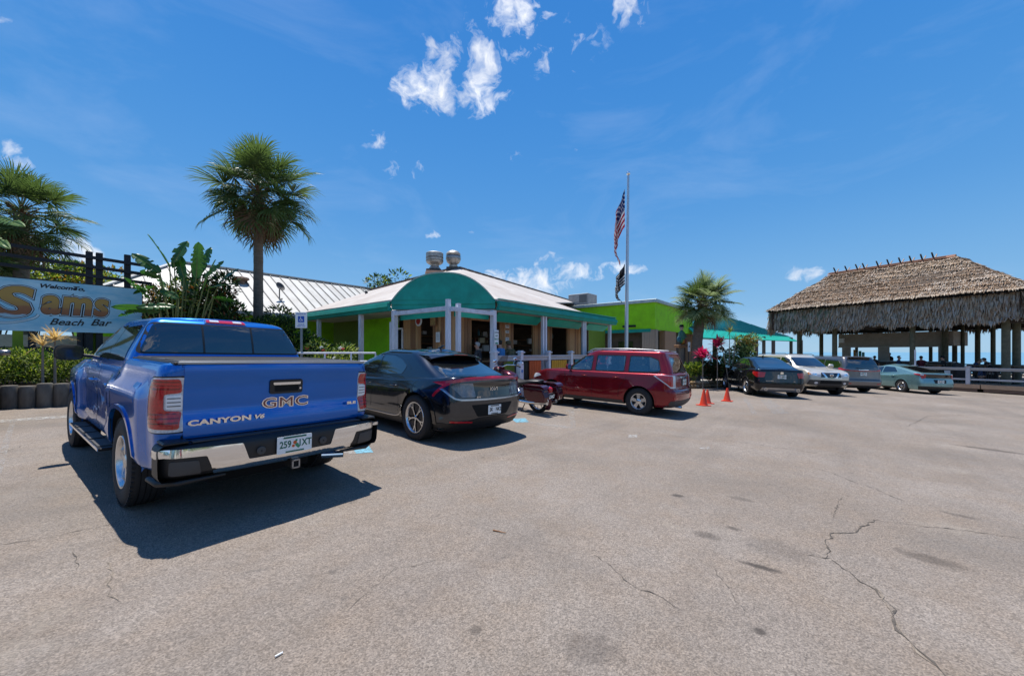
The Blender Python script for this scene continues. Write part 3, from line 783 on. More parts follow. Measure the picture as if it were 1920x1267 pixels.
# ---------------------------------------------------------------- blue pickup truck
P_blue = paint('blue_paint', (0, .115, .46), .24, .5)
M_grey = pmat('grey_plastic', (.055, .052, .05), .6, bump=.2, bscale=300)
M_gloss = pmat('gloss_black', (.006, .006, .007), .06, coat=1)
def truck():
    def bump(v):
        x, y, z = v
        m = 0
        for yw in (0, 3.26):
            d = abs(y-yw); k = max(0, min(1, (.78-d)/.16)); k = k*k*(3-2*k)
            h = max(0, min(1, (z-.40)/.12))*max(0, min(1, (1.17-z)/.10)); h = h*h*(3-2*h); m = max(m, k*h)
        if abs(x) > .6: x += math.copysign(.050*m, x)
        if .5 < y < 2.7 and abs(x) > .6:                          # door waist crease
            k = math.exp(-((z-.98)/.035)**2)*.012+math.exp(-((z-.62)/.05)**2)*.018; x += math.copysign(k, x)
        if y < -.9: y += .022*max(0, min(1, (z-.90)/.02))*max(0, min(1, (1.22-z)/.02))-.012*math.exp(-((z-.80)/.03)**2)
        return (x, y, z)
    zt = [(-1.1, .115), (.25, .115), (.55, .02), (2.7, 0), (3.4, -.02), (4.1, -.10)]
    zt2 = [(-1.1, .115), (.25, .115), (.55, .02), (2.7, .01), (3.4, .0), (4.1, -.08)]
    c = Car('pickup_truck', 'blue pickup truck seen from behind with covered bed and chrome bumper', 'pickup truck', -3.02, 4.30, .94, P_blue,
            [(.44, -1.02, 4.02, .84, dict(rr=.14)), (.50, -1.05, 4.08, .885, dict(rr=.14)), (.70, -1.06, 4.12, .905, dict(rr=.14)),
             (.95, -1.065, 4.10, .915, dict(rr=.14)), (1.10, -1.07, 4.04, .91, dict(rr=.14, zk=[(2.7, 0), (4.1, -.05)])),
             (1.19, -1.07, 3.98, .885, dict(rr=.13, zk=zt)), (1.225, -1.055, 3.90, .835, dict(rr=.12, zk=zt2))],
            [(1.16, .30, 3.10, .86, dict(rr=.10, rf=.55, bf=.14)), (1.34, .345, 2.84, .83, dict(rr=.10, rf=.5, bf=.14)), (1.50, .39, 2.50, .765, dict(rr=.10, rf=.45, bf=.13)),
             (1.66, .45, 2.15, .69, dict(rr=.10, rf=.40, bf=.11)), (1.735, .50, 1.98, .645, dict(rr=.10, rf=.35, bf=.1)), (1.77, .58, 1.86, .57, dict(rr=.10, rf=.3, bf=.08))],
            3.26, .405, .242, .27, 1.62, 'six', arch=.085, archn=2.6, crown=.02, gcrown=.022, deform=bump, group=None, wk=[(2.6, 1), (4.1, .93)])
    r = c.root
    # cab windows
    c.p('window_surround', [(-.80, 1.385), (.80, 1.385), (.665, 1.715), (-.665, 1.715)], 'B', M_black, off=.004, rnd_=.06, bvh=c.ghbvh)
    w = c.p('rear_window', [(-.765, 1.40), (.765, 1.40), (.64, 1.70), (-.64, 1.70)], 'B', M_glassd, off=.008, rnd_=.05, bvh=c.ghbvh)
    for x in (-.24, .24): c.line('window_bar', [(x, 1.40), (x, 1.70)], 'B', M_black, .018, .012, bvh=c.ghbvh)
    for y0, y1, t0, t1 in ((.60, 1.40, .70, 1.40), (1.48, 2.72, 1.48, 2.10)):
        c.both('side_window', [(y0, 1.30), (y1, 1.30), (t1, 1.665), (t0, 1.68)], M_glassd, off=.006, rnd_=.03, bvh=c.ghbvh)
    c.both('door_pillar', [(1.405, 1.29), (1.475, 1.29), (1.475, 1.69), (1.405, 1.69)], M_gloss, off=.007, bvh=c.ghbvh)
    c.p('windscreen', [(-.70, 1.30), (.70, 1.30), (.58, 1.68), (-.58, 1.68)], 'F', M_glassd, off=.006, rnd_=.05, bvh=c.ghbvh)
    # shut lines
    for y in (.50, 1.44, 2.62):
        c.both('door_seam', strip_poly(spl([(y, 1.20), (y+.01, .9), (y+.02, .52)] if y > 1 else [(.52, 1.20), (.54, .95), (.62, .80)]), .009), M_dark, off=.0015, res=.08, skirt=.004)
    c.both('bed_seam', strip_poly([(.40, 1.30), (.40, .50)], .014), M_dark, off=.0015, res=.08, skirt=.004)
    c.handles((.78, 1.72), 1.05, P_blue); c.mirrors(2.50, 1.29, M_black, .26, .20, .10, .10, pmat('dark_mirror', (.05, .055, .06), .05, .6))
    c.arch_trim(P_blue, .035, .012, name='wheel_flare', a0=-.25, a1=PI+.25, zmin=.42)
    for sx in (-1, 1):                                            # step boards with ribbed pads
        MB().bx(sx*.86, sx*1.00, .66, 2.66, .395, .425).build('step_board', M_black, r, bevel=.006)
        for y in (.75, 1.25, 1.72, 2.2): MB().bx(sx*.875, sx*.99, y, y+.40, .426, .434).build('step_pad', M_grey, r)
        MB().bx(sx*1.0, sx*1.006, .66, 2.66, .40, .424).build('step_trim', M_chrome, r)
        for y in (.9, 2.4): MB().beam((sx*.5, y, .44), (sx*.92, y, .41), .05, .02).build('step_bracket', M_black, r)
    # bed cover
    b = MB(); b.bx(-.79, .79, -1.04, .34, 1.342, 1.362); b.build('bed_cover', pmat('vinyl_cover', (.022, .022, .024), .55, bump=.5, bscale=160), r, bevel=.008)
    for y in (-.6, -.14, .14): MB().bx(-.78, .78, y-.004, y+.004, 1.3615, 1.3655).build('cover_seam', M_dark, r)
    MB().bx(-.80, .80, -1.062, -1.040, 1.336, 1.358).build('cover_rail', pmat('rail_alu', (.35, .36, .38), .35, .9), r, bevel=.003)
    MB().bx(-.82, -.79, -1.04, .34, 1.330, 1.352).bx(.79, .82, -1.04, .34, 1.330, 1.352).build('bed_rail_cap', M_black, r, bevel=.004)
    # tailgate
    c.p('tailgate_gap', [(-.768, .735), (.768, .735), (.768, 1.338), (-.768, 1.338)], 'B', M_dark, off=.002, res=.09, rnd_=.02)
    tg = c.p('tailgate', [(-.756, .747), (.756, .747), (.756, 1.328), (-.756, 1.328)], 'B', P_blue, off=.013, res=.045, rnd_=.018, skirt=.012)
    tb = BVHTree.FromPolygons([v.co.copy() for v in tg.data.vertices], [list(p.vertices) for p in tg.data.polygons])
    c.p('handle_bezel', [(-.145, 1.06), (.145, 1.06), (.145, 1.19), (-.145, 1.19)], 'B', M_black, off=.014, rnd_=.022, bvh=tb, parent=tg)
    c.p('handle_recess', [(-.105, 1.08), (.105, 1.08), (.105, 1.135), (-.105, 1.135)], 'B', M_dark, off=.0155, rnd_=.01, bvh=tb, parent=tg)
    c.p('tailgate_handle', [(-.12, 1.142), (.12, 1.142), (.12, 1.172), (-.12, 1.172)], 'B', M_chrome, off=.026, rnd_=.012, bvh=tb, parent=tg)
    MB().tube((.11, -1.095, 1.105), (.11, -1.105, 1.105), .009).build('lock', M_chrome, tg)
    yb = tb.ray_cast(Vector((0, -4, .99)), Vector((0, 1, 0)))[0].y-.004
    FM = lambda x, y, z: face_mat4((x, y, z), (1, 0, 0), (0, 0, 1))
    text('badge', 'GMC', M_chrome, tg, FM(.0, yb, .975), .125, 1.42, extrude=.004, offset=.0065, space=1.08)
    text('badge_letters', 'GMC', pmat('badge_red', (.16, .006, .008), .2, coat=1), tg, FM(.0, yb-.006, .975), .125, 1.42, extrude=.002, offset=-.0008, space=1.08)
    yc = tb.ray_cast(Vector((-.2, -4, .87)), Vector((0, 1, 0)))[0].y-.012
    text('badge', 'CANYON', M_chrome, tg, FM(-.515, yc, .868), .060, 1.65, extrude=.003, offset=.0026, space=1.05)
    text('badge', 'V6', M_chrome, tg, FM(-.235, yc, .868), .050, 1.5, extrude=.003, offset=.002, shear=.25)
    text('badge', 'SLE', M_chrome, tg, FM(.655, yc-.002, .915), .036, 1.9, extrude=.003, offset=.0022)
    # tail lamps: clear cover, red segments, white reversing lamp
    fr = diag((-.86, -1.0), R(40))
    for nm, poly, mt_, off, rn in (('lamp_surround', [(-.165, .795), (.128, .795), (.128, 1.245), (-.135, 1.235), (-.165, 1.15)], M_black, .004, .03),
                                   ('tail_lamp', [(-.155, .805), (.120, .805), (.120, 1.235), (-.125, 1.225), (-.155, 1.14)], M_whitelens, .010, .035),
                                   ('red_segment', [(-.125, .84), (.085, .825), (.085, .965), (-.005, .975), (-.005, 1.10), (.085, 1.11), (.085, 1.222), (-.085, 1.215), (-.125, 1.13)], M_redlens, .018, .02),
                                   ('reversing_lamp', [(.008, .985), (.088, .978), (.088, 1.098), (.008, 1.09)], pmat('milky_lens', (.7, .71, .72), .12, coat=1, var=.1), .021, .012)):
        c.p(nm, poly, fr, mt_, off=off, res=.03, rnd_=rn, skirt=.014, mirror=True)
    for z_ in (.87, .905, .94, 1.135, 1.165, 1.195): c.p('lamp_rib', [(-.115, z_), (.078, z_), (.078, z_+.008), (-.115, z_+.008)], fr, pmat('deep_red_lens', (.12, .002, .004), .1, coat=1), off=.0195, res=.03, skirt=.003, mirror=True)
    for z_ in (1.005, 1.035, 1.065): c.p('lamp_rib', [(.016, z_), (.08, z_), (.08, z_+.007), (.016, z_+.007)], fr, M_grey, off=.0225, res=.03, skirt=.003, mirror=True)
    c.p('fuel_door', corner_round([(-.55, 1.0), (-.38, 1.0), (-.38, 1.16), (-.55, 1.16)], .02), 'L', P_blue, off=.003, res=.05, skirt=.006)
    c.p('brake_lamp_surround', [(-.21, 1.728), (.21, 1.728), (.20, 1.768), (-.20, 1.768)], 'B', M_chrome, off=.010, rnd_=.01, bvh=c.ghbvh, res=.02)
    c.p('brake_lamp', [(-.195, 1.733), (.195, 1.733), (.185, 1.762), (-.185, 1.762)], 'B', M_redlens, off=.016, rnd_=.008, bvh=c.ghbvh, res=.02)
    for sx in (-1, 1): c.p('cargo_lamp', [(sx*.07, 1.738), (sx*.16, 1.738), (sx*.155, 1.758), (sx*.07, 1.758)], 'B', M_whitelens, off=.019, bvh=c.ghbvh, res=.02)
    c.p('roof_seam', [(-.52, .66), (-.50, .66), (-.50, 1.75), (-.52, 1.75)], 'T', M_black, off=.001, res=.1, skirt=.004, bvh=c.ghbvh, mirror=True)
    # rear bumper
    bl = loft([(.455, -1.17, -.78, .90, dict(rr=.16, br=.07)), (.50, -1.235, -.78, .925, dict(rr=.18, br=.08)), (.64, -1.245, -.78, .93, dict(rr=.18, br=.08)),
               (.70, -1.235, -.78, .928, dict(rr=.18, br=.08)), (.725, -1.20, -.78, .90, dict(rr=.17, br=.08))], 2, crown=.002, ns=8)
    bo = bl.build('rear_bumper', M_black, r, 35); bb = BVHTree.FromPolygons(bl.v, bl.f)
    c.p('chrome_face', [(-.905, .695), (-.40, .682), (-.355, .545), (.355, .545), (.40, .682), (.905, .695), (.912, .635), (.64, .622), (.585, .468), (-.585, .468), (-.64, .622), (-.912, .635)],
        'B', M_chrome, off=.008, res=.05, bvh=bb, parent=bo, rnd_=.012)
    for sx in (-1, 1):
        c.p('corner_chrome', [(-.15, .637), (.05, .637), (.05, .695), (-.15, .690)] if sx < 0 else [(-.05, .637), (.15, .637), (.15, .690), (-.05, .695)],
            diag((sx*.86, -1.10), sx*R(-50)), M_chrome, off=.0085, res=.03, bvh=bb, parent=bo)
        c.p('step_insert', [(sx*.86, .50), (sx*.67, .49), (sx*.69, .595), (sx*.86, .605)], 'B', M_grey, off=.007, res=.05, bvh=bb, parent=bo, rnd_=.015)
        MB().path([(sx*.50, -1.16, .435), (sx*.80, -1.15, .43), (sx*.90, -1.06, .43), (sx*.92, -.88, .435)], [.012, .024, .026, .02], 10).build('lower_lip', M_black, bo, 60)
        MB().bx(sx*.74, sx*.90, -1.17, -.98, .726, .752).build('corner_pad', M_black, bo, bevel=.01)
        MB().lathe([(.034, 0), (.036, .004), (.03, .008), (.006, .010)], (sx*.27, -1.247, .60), (0, -1, 0), 16).build('plug_socket', M_grey, bo)
    MB().bx(-.72, .72, -1.16, -1.08, .727, .735).build('bumper_step', M_grey, bo)
    plate(r, FM(0, -1.262, .617), ('259', '1XT'), M_greenink)
    MB().prism([(-.035, -.035), (.035, -.035), (.035, .035), (-.035, .035)], 0, .2, face_mat4((.03, -1.02, .42), (1, 0, 0), (0, 0, 1))).build('hitch_receiver', M_black, r, bevel=.006)
    MB().bx(.008, .052, -1.225, -1.215, .398, .442).build('hitch_mouth', M_dark, r)
    mb = MB()
    for s_ in ((-.005, .38, .065, .392), (-.005, .448, .065, .46), (-.005, .38, .007, .46), (.053, .38, .065, .46)): mb.bx(s_[0], s_[2], -1.235, -1.2, s_[1], s_[3])
    mb.build('hitch_collar', pmat('hitch_steel', (.3, .3, .3), .4, .9), r)
    MB().tube((.45, -.9, .36), (.62, -1.02, .36), .035, n=14, caps=False).build('exhaust_tip', M_chrome, r)
    # front end
    c.p('grille', [(-.45, .72), (.45, .72), (.50, 1.02), (-.50, 1.02)], 'F', M_black, off=.01, rnd_=.04)
    c.p('headlamp', [(.52, .84), (.86, .84), (.86, 1.02), (.54, 1.02)], 'F', M_whitelens, off=.008, rnd_=.03); c.p('headlamp', [(-.52, .84), (-.86, .84), (-.86, 1.02), (-.54, 1.02)], 'F', M_whitelens, off=.008, rnd_=.03)
    return c
TRUCK = truck()
# ---------------------------------------------------------------- charcoal electric crossover
P_char = paint('charcoal_paint', (.045, .050, .062), .18, .9)
FM = lambda x, y, z: face_mat4((x, y, z), (1, 0, 0), (0, 0, 1))
def crossover():
    def bump(v):
        x, y, z = v
        k = max(0, 1-abs(y)/.75); k = k*k*(3-2*k); h = math.exp(-((z-.80)/.16)**2)
        if abs(x) > .55: x += math.copysign(.035*k*h, x)
        k = math.exp(-((z-(.40+.10*max(0, (1.45-y)/1.5)))/.05)**2)*(1 if .4 < y < 2.5 else 0)
        if abs(x) > .55: x += math.copysign(.018*k, x)
        return (x, y, z)
    zt = [(-.9, .165), (-.2, .12), (.9, .05), (2.0, .02), (2.9, .0), (3.8, -.20)]
    c = Car('parked_car', 'charcoal crossover car with red full width tail light beside the blue pickup', 'car', -1.006, 7.175, .841, P_char,
            [(.20, -.70, 3.68, .82, dict(rr=.22, br=.10)), (.27, -.82, 3.74, .88, dict(rr=.24, br=.12)), (.42, -.90, 3.78, .915, dict(rr=.26, br=.14)),
             (.58, -.93, 3.80, .925, dict(rr=.28, br=.15)), (.72, -.935, 3.80, .92, dict(rr=.28, br=.15)), (.84, -.905, 3.76, .905, dict(rr=.28, br=.15, zk=[(-.9, .06), (1, 0), (3.8, -.08)])),
             (.90, -.90, 3.66, .875, dict(rr=.26, br=.16, zk=zt)), (.925, -.84, 3.56, .82, dict(rr=.24, br=.16, zk=zt))],
            [(.93, -.72, 3.10, .835, dict(rr=.22, br=.12, rf=.6, bf=.2, zk=[(-.7, .10), (1, 0)])), (1.06, -.52, 2.85, .80, dict(rr=.24, br=.12, rf=.6, bf=.2, zk=[(-.5, .02), (1, 0)])), (1.22, -.16, 2.46, .735, dict(rr=.26, br=.12, rf=.5, bf=.18)),
             (1.36, .14, 2.05, .665, dict(rr=.28, br=.1, rf=.45, bf=.15)), (1.45, .36, 1.76, .60, dict(rr=.28, br=.1, rf=.4, bf=.12)), (1.485, .50, 1.60, .52, dict(rr=.26, rf=.35))],
            2.90, .375, .262, .25, 1.66, 'aero', arch=.055, crown=.012, gcrown=.04, deform=bump, wk=[(-.9, .93), (-.1, 1), (2.9, 1), (3.8, .90)], gsharp=())
    r = c.root; g = c.ghbvh
    c.arch_trim(M_gloss, .065, .012)
    c.both('sill_trim', [(.40, .205), (2.50, .205), (2.50, .30), (.46, .34)], M_black, off=.008)
    c.both('sill_chrome', strip_poly(spl([(2.5, .325), (1.3, .325), (.62, .335), (.42, .43)]), .018), pmat('satin_silver', (.5, .5, .52), .3, 1), off=.012, res=.05)
    c.both('side_window', [(1.50, 1.03), (2.72, 1.00), (2.35, 1.22), (1.95, 1.345), (1.50, 1.375)], M_glassd, off=.005, rnd_=.04, bvh=g)
    c.both('side_window', [(.62, 1.06), (1.44, 1.03), (1.44, 1.378), (1.1, 1.372), (.78, 1.31), (.55, 1.20)], M_glassd, off=.005, rnd_=.05, bvh=g)
    c.both('window_trim', strip_poly(spl([(2.8, .985), (2.35, 1.245), (1.95, 1.375), (1.45, 1.405), (1.05, 1.395), (.70, 1.32), (.40, 1.16)]), .014), M_gloss, off=.006, bvh=g, res=.05)
    c.p('window_surround', [(-.70, 1.075), (.70, 1.075), (.55, 1.405), (-.55, 1.405)], 'B', M_gloss, off=.003, rnd_=.07, bvh=g)
    c.p('rear_window', [(-.65, 1.09), (.65, 1.09), (.51, 1.39), (-.51, 1.39)], 'B', M_glassd, off=.006, rnd_=.06, bvh=g, res=.04)
    c.p('windscreen', [(-.66, 1.02), (.66, 1.02), (.50, 1.42), (-.50, 1.42)], 'F', M_glassd, off=.005, rnd_=.06, bvh=g)
    c.p('roof_glass', [(-.48, .45), (.48, .45), (.48, 1.75), (-.48, 1.75)], 'T', M_glassd, off=.004, rnd_=.12, bvh=g, res=.12)
    # roof spoiler
    n = 14; vs = []; fs = []
    for i in range(n+1):
        x = -.60+1.2*i/n; k = abs(x/.60); yb = -.03+.08*k*k
        vs += [(x, .42, 1.47-.055*k*k), (x, .12, 1.475-.075*k*k), (x, yb, 1.44-.09*k*k), (x, yb+.01, 1.418-.08*k*k), (x, .25, 1.40-.05*k*k)]
    for i in range(n):
        for j in range(4): a = i*5+j; fs.append((a, a+1, a+6, a+5))
        a = i*5; fs.append((a+4, a, a+5, a+9))
    fs += [(0, 1, 2, 3, 4), tuple(n*5+q for q in (4, 3, 2, 1, 0))]
    sp = MB().add(vs, fs).build('spoiler', P_char, r, 40)
    MB().bx(-.16, .16, -.037, -.028, 1.422, 1.436).build('brake_lamp', M_redlens, sp)
    MB().path([(0, .62, 1.53), (0, .50, 1.585), (0, .44, 1.59)], [.03, .014, .006], 8).build('roof_antenna', M_gloss, r, 60)
    # lamp bar and tail panel
    bar = spl([(-.86, .97), (-.78, 1.015), (-.55, 1.045), (-.3, 1.055), (0, 1.06), (.3, 1.055), (.55, 1.045), (.78, 1.015), (.86, .97)])
    c.p('light_bar', strip_poly(bar, .050), 'B', M_redlens, off=.010, res=.03)
    c.both('light_bar_end', strip_poly(spl([(-.72, .985), (-.62, .93), (-.50, .84), (-.43, .77)]), [.04]*18+[.012]), M_redlens, off=.010, res=.03)
    c.p('tail_panel', [(-.62, .76), (.62, .76), (.80, .93), (.76, .99), (-.76, .99), (-.80, .93)], 'B', M_gloss, off=.005, rnd_=.03)
    for sx in (-1, 1):
        c.p('lens', [(sx*.80, .94), (sx*.66, .77), (sx*.40, .765), (sx*.44, .985), (sx*.72, .985)], 'B', pmat('smoked_lens', (.12, .13, .15), .05, coat=1, var=.5, scale=14), off=.008, rnd_=.02)
    c.p('chrome_line', strip_poly(spl([(-.86, .90), (-.80, .79), (-.70, .735), (-.4, .722), (0, .72), (.4, .722), (.70, .735), (.80, .79), (.86, .90)]), .024), 'B', pmat('satin_silver', (.5, .5, .52), .3, 1), off=.012, res=.03)
    c.p('plate_recess', [(-.34, .44), (.34, .44), (.48, .64), (-.48, .64)], 'B', M_dark, off=.004, rnd_=.03)
    c.p('bumper_trim', [(-.84, .22), (.84, .22), (.88, .36), (.55, .36), (.30, .42), (-.30, .42), (-.55, .36), (-.88, .36)], 'B', M_black, off=.010, rnd_=.03)
    for sx in (-1, 1): c.p('reflector', [(sx*.80, .375), (sx*.42, .345), (sx*.42, .37), (sx*.80, .405)], 'B', M_redlens, off=.014, rnd_=.006)
    yb = c.bvh.ray_cast(Vector((0, -4, .9)), Vector((0, 1, 0)))[0].y
    for pts in ([(-.075, -.022), (-.075, .022)], [(-.036, .022), (-.072, -.002), (-.040, -.022), (.000, .022), (.000, -.022)], [(.000, -.022), (.038, .022), (.052, .022), (.052, -.022)]):
        mb = MB().prism(strip_poly(pts, .008), 0, .006, FM(.0, yb-.012, .885) @ Matrix.Diagonal((1.25, 1.25, 1, 1))); mb.build('badge', M_chrome, r)
    yb = c.bvh.ray_cast(Vector((-.42, -4, .76)), Vector((0, 1, 0)))[0].y
    text('badge', 'EV6', M_chrome, r, FM(-.36, yb-.03, .762), .036, 1.5, extrude=.003, offset=.001)
    yb = c.bvh.ray_cast(Vector((0, -4, .54)), Vector((0, 1, 0)))[0].y
    pl = plate(r, FM(0, yb-.012, .54), ('SK', 'NK2'), pmat('black_ink', (.01, .01, .012), .5), emblem=False)
    for y in (.52, 1.46, 2.56):
        c.both('door_seam', strip_poly(spl([(y+.12, .98) if y < 1 else (y, .97), (y+.02, .7), (y+.02, .42)]), .007), M_dark, off=.0015, res=.08, skirt=.004)
    c.handles((.72, 1.66), [.86, .84], P_char); c.mirrors(2.45, .99, P_char, .20, .13, .08)
    c.p('bonnet_seam', strip_poly([(-.78, 3.0), (-.7, 3.5)], .006), 'T', M_dark, off=.0015)
    return c
EV = crossover()

# ---------------------------------------------------------------- red wagon with clear glass
P_red = paint('red_paint', (.20, .008, .014), .26, .4)
def glass_mat():
    m = bpy.data.materials.new('window_glass'); m.use_nodes = True; nt = m.node_tree; N = nt.nodes; L = nt.links; N.clear()
    o = N.new('ShaderNodeOutputMaterial'); t = N.new('ShaderNodeBsdfTransparent'); g = N.new('ShaderNodeBsdfGlossy'); g.inputs['Roughness'].default_value = .01
    t.inputs['Color'].default_value = (.74, .86, .86, 1); f = N.new('ShaderNodeFresnel'); f.inputs['IOR'].default_value = 1.65
    a = N.new('ShaderNodeMath'); a.operation = 'MULTIPLY_ADD'; a.inputs[1].default_value = 1.3; a.inputs[2].default_value = .16; L.new(f.outputs[0], a.inputs[0])
    n = N.new('ShaderNodeTexNoise'); n.inputs['Scale'].default_value = 2; bp = N.new('ShaderNodeBump'); bp.inputs['Strength'].default_value = .05; L.new(n.outputs['Fac'], bp.inputs['Height']); L.new(bp.outputs[0], g.inputs['Normal'])
    x = N.new('ShaderNodeMixShader'); L.new(a.outputs[0], x.inputs[0]); L.new(t.outputs[0], x.inputs[1]); L.new(g.outputs[0], x.inputs[2]); L.new(x.outputs[0], o.inputs[0]); return m
M_glass = glass_mat()
def wagon():
    def bump(v):
        x, y, z = v; m = 0
        for yw in (0, 2.615):
            k = max(0, 1-abs(y-yw)/.68); k = k*k*(3-2*k); m = max(m, k*math.exp(-((z-.66)/.16)**2))
        if abs(x) > .55: x += math.copysign(.03*m+.010*math.exp(-((z-.90)/.03)**2)*(1 if .3 < y < 2.4 else 0), x)
        return (x, y, z)
    zt = [(-.9, .03), (.8, .01), (2.2, 0), (2.7, .0), (3.5, -.13)]
    side = [[(1.36, 1.065), (2.20, 1.045), (1.74, 1.46), (1.36, 1.50)], [(.42, 1.08), (1.26, 1.065), (1.26, 1.505), (.42, 1.515)], [(-.52, 1.13), (-.42, 1.10), (.32, 1.08), (.32, 1.51), (-.22, 1.50), (-.44, 1.42)]]
    def hollow(s):
        cs = []
        inner = loft([(.90, -.70, 2.42, .74, dict(rr=.18, rf=.5, bf=.15)), (1.15, -.66, 2.18, .72, dict(rr=.18, rf=.5, bf=.15)), (1.35, -.56, 1.88, .655, dict(rr=.18, rf=.4, bf=.12)), (1.545, -.42, 1.50, .575, dict(rr=.18, rf=.35, bf=.1))], 1, crown=.01, ns=12)
        cs.append(inner.mesh('i', None, True))
        M = Matrix(((0, 0, 1, 0), (1, 0, 0, 0), (0, 1, 0, 0), (0, 0, 0, 1)))
        for p in side: cs.append(MB().prism(corner_round(p, .05, 3), -1.2, 1.2, M).mesh('c', None, True))
        M2 = Matrix(((1, 0, 0, 0), (0, 0, -1, 0), (0, 1, 0, 0), (0, 0, 0, 1)))     # local z -> -y
        cs.append(MB().prism(corner_round([(-.56, 1.11), (.56, 1.11), (.47, 1.48), (-.47, 1.48)], .06, 3), .3, 1.4, M2).mesh('c', None, True))
        cs.append(MB().prism(corner_round([(-.64, 1.10), (.64, 1.10), (.52, 1.49), (-.52, 1.49)], .06, 3), -3.4, -1.6, M2).mesh('c', None, True))
        for c in cs:
            bm = bmesh.new(); bm.from_mesh(c); bmesh.ops.recalc_face_normals(bm, faces=bm.faces); bm.to_mesh(c); bm.free()
        return cs
    c = Car('parked_car', 'dark red wagon parked side on with roof rails and silver five spoke wheels', 'car', 3.752, 10.60, .897, P_red,
            [(.24, -.78, 3.44, .80, dict(rr=.2, br=.08)), (.33, -.88, 3.50, .86, dict(rr=.22, br=.1)), (.50, -.93, 3.54, .885, dict(rr=.22, br=.1)), (.64, -.925, 3.54, .89, dict(rr=.22, br=.1)),
             (.70, -.87, 3.52, .888, dict(rr=.2, br=.08)), (.90, -.855, 3.48, .885, dict(rr=.2, br=.08, zk=[(1, 0), (3.5, -.06)])), (1.02, -.835, 3.40, .865, dict(rr=.2, br=.08, zk=zt)), (1.05, -.80, 3.30, .81, dict(rr=.18, br=.08, zk=zt))],
            [(1.00, -.80, 2.52, .83, dict(rr=.22, rf=.6, bf=.2)), (1.12, -.775, 2.34, .80, dict(rr=.22, rf=.55, bf=.18)), (1.32, -.69, 2.02, .735, dict(rr=.22, rf=.5, bf=.15)), (1.50, -.60, 1.74, .685, dict(rr=.16, rf=.45, bf=.13)),
             (1.60, -.56, 1.58, .645, dict(rr=.14, rf=.4, bf=.12)), (1.635, -.48, 1.50, .58, dict(rr=.22, rf=.35))],
            2.615, .345, .205, .225, 1.56, 'five', arch=.06, crown=.02, gcrown=.018, deform=bump, wk=[(-.9, .97), (0, 1), (2.6, 1), (3.5, .90)], hollow=hollow)
    r = c.root; g = c.ghbvh
    for p in side:
        c.both('side_window', [(a, b) for a, b in p], M_glass, off=-.006, rnd_=.05, bvh=g, skirt=.002)
        c.both('window_seal', p, M_black, off=.004, rnd_=.05, bvh=g, skirt=.006, holes=[[(a+(.018 if a < sum(q[0] for q in p)/len(p) else -.018), b+(.02 if b < 1.3 else -.02)) for a, b in p]])
    c.p('rear_window', [(-.56, 1.11), (.56, 1.11), (.47, 1.48), (-.47, 1.48)], 'B', M_glass, off=-.006, rnd_=.05, bvh=g)
    c.p('windscreen', [(-.64, 1.10), (.64, 1.10), (.52, 1.49), (-.52, 1.49)], 'F', M_glass, off=-.006, rnd_=.05, bvh=g)
    seat = pmat('grey_cloth', (.22, .23, .24), .9, bump=.3, bscale=200)
    for y, xs in ((1.25, (-.36, .36)), (.35, (-.45, 0, .45))):
        for x in xs:
            MB().bx(x-.22, x+.22, y-.05, y+.08, .95, 1.24).build('seat_back', seat, r, bevel=.04)
            MB().bx(x-.13, x+.13, y-.05, y+.05, 1.27, 1.42).build('headrest', seat, r, bevel=.04)
    mb = MB(); mb.path([Vector((-.36, 1.68, 1.06))+Matrix.Rotation(R(-25), 3, 'X') @ Vector((.18*math.cos(t/20*2*PI), 0, .18*math.sin(t/20*2*PI))) for t in range(20)], .016, 8, closed=True)
    mb.build('steering_wheel', M_black, r, 60); MB().bx(-.62, .62, 1.82, 2.1, 1.02, 1.10).build('dashboard', M_black, r, bevel=.03)
    for sx in (-1, 1):
        MB().path([(sx*.60, 1.52, 1.615), (sx*.60, 1.38, 1.665), (sx*.60, .5, 1.685), (sx*.60, -.25, 1.665), (sx*.60, -.36, 1.61)], .016, 8).build('roof_rail', pmat('rail_alu', (.35, .36, .38), .35, .9), r, 60)
    for y in (.3, 1.2): MB().bx(-.58, .58, y-.02, y+.02, 1.668, 1.683).build('roof_bar', M_black, r, bevel=.004)
    for y, pts in ((.36, [(.36, 1.06), (.36, .90), (.50, .70), (.56, .42)]), (1.31, [(1.31, 1.06), (1.31, .40)]), (2.30, [(2.20, 1.03), (2.16, .8), (2.10, .42)])):
        c.both('door_seam', strip_poly(spl(pts), .008), M_dark, off=.0015, res=.08, skirt=.004)
    c.handles((.62, 1.55), .93, P_red); c.mirrors(2.02, 1.09, P_red, .20, .15, .08)
    c.both('sill_trim', [(.40, .245), (2.22, .245), (2.22, .34), (.40, .34)], M_grey, off=.008)
    c.arch_trim(P_red, .03, .010, name='wheel_flare')
    fr = diag((-.82, -.80), R(48))
    c.p('tail_lamp', [(-.36, 1.03), (-.30, .97), (-.02, .73), (.16, .735), (.15, 1.035), (-.20, 1.055)], fr, M_whitelens, off=.006, rnd_=.02, res=.04, mirror=True)
    c.p('red_segment', [(-.32, 1.022), (-.27, .975), (-.02, .765), (.045, .765), (.045, 1.02), (-.19, 1.040)], fr, M_redlens, off=.011, rnd_=.02, res=.04, mirror=True)
    c.p('tailgate_gap', strip_poly([(-.66, 1.0), (-.64, .58), (.64, .58), (.66, 1.0)], .010), 'B', M_dark, off=.0015, res=.05)
    c.p('plate_recess', [(-.22, .78), (.22, .78), (.22, .96), (-.22, .96)], 'B', M_black, off=.003, rnd_=.02)
    yb = c.bvh.ray_cast(Vector((0, -4, .86)), Vector((0, 1, 0)))[0].y
    plate(r, FM(0, yb-.012, .865), ('JN', 'R5'), M_greenink)
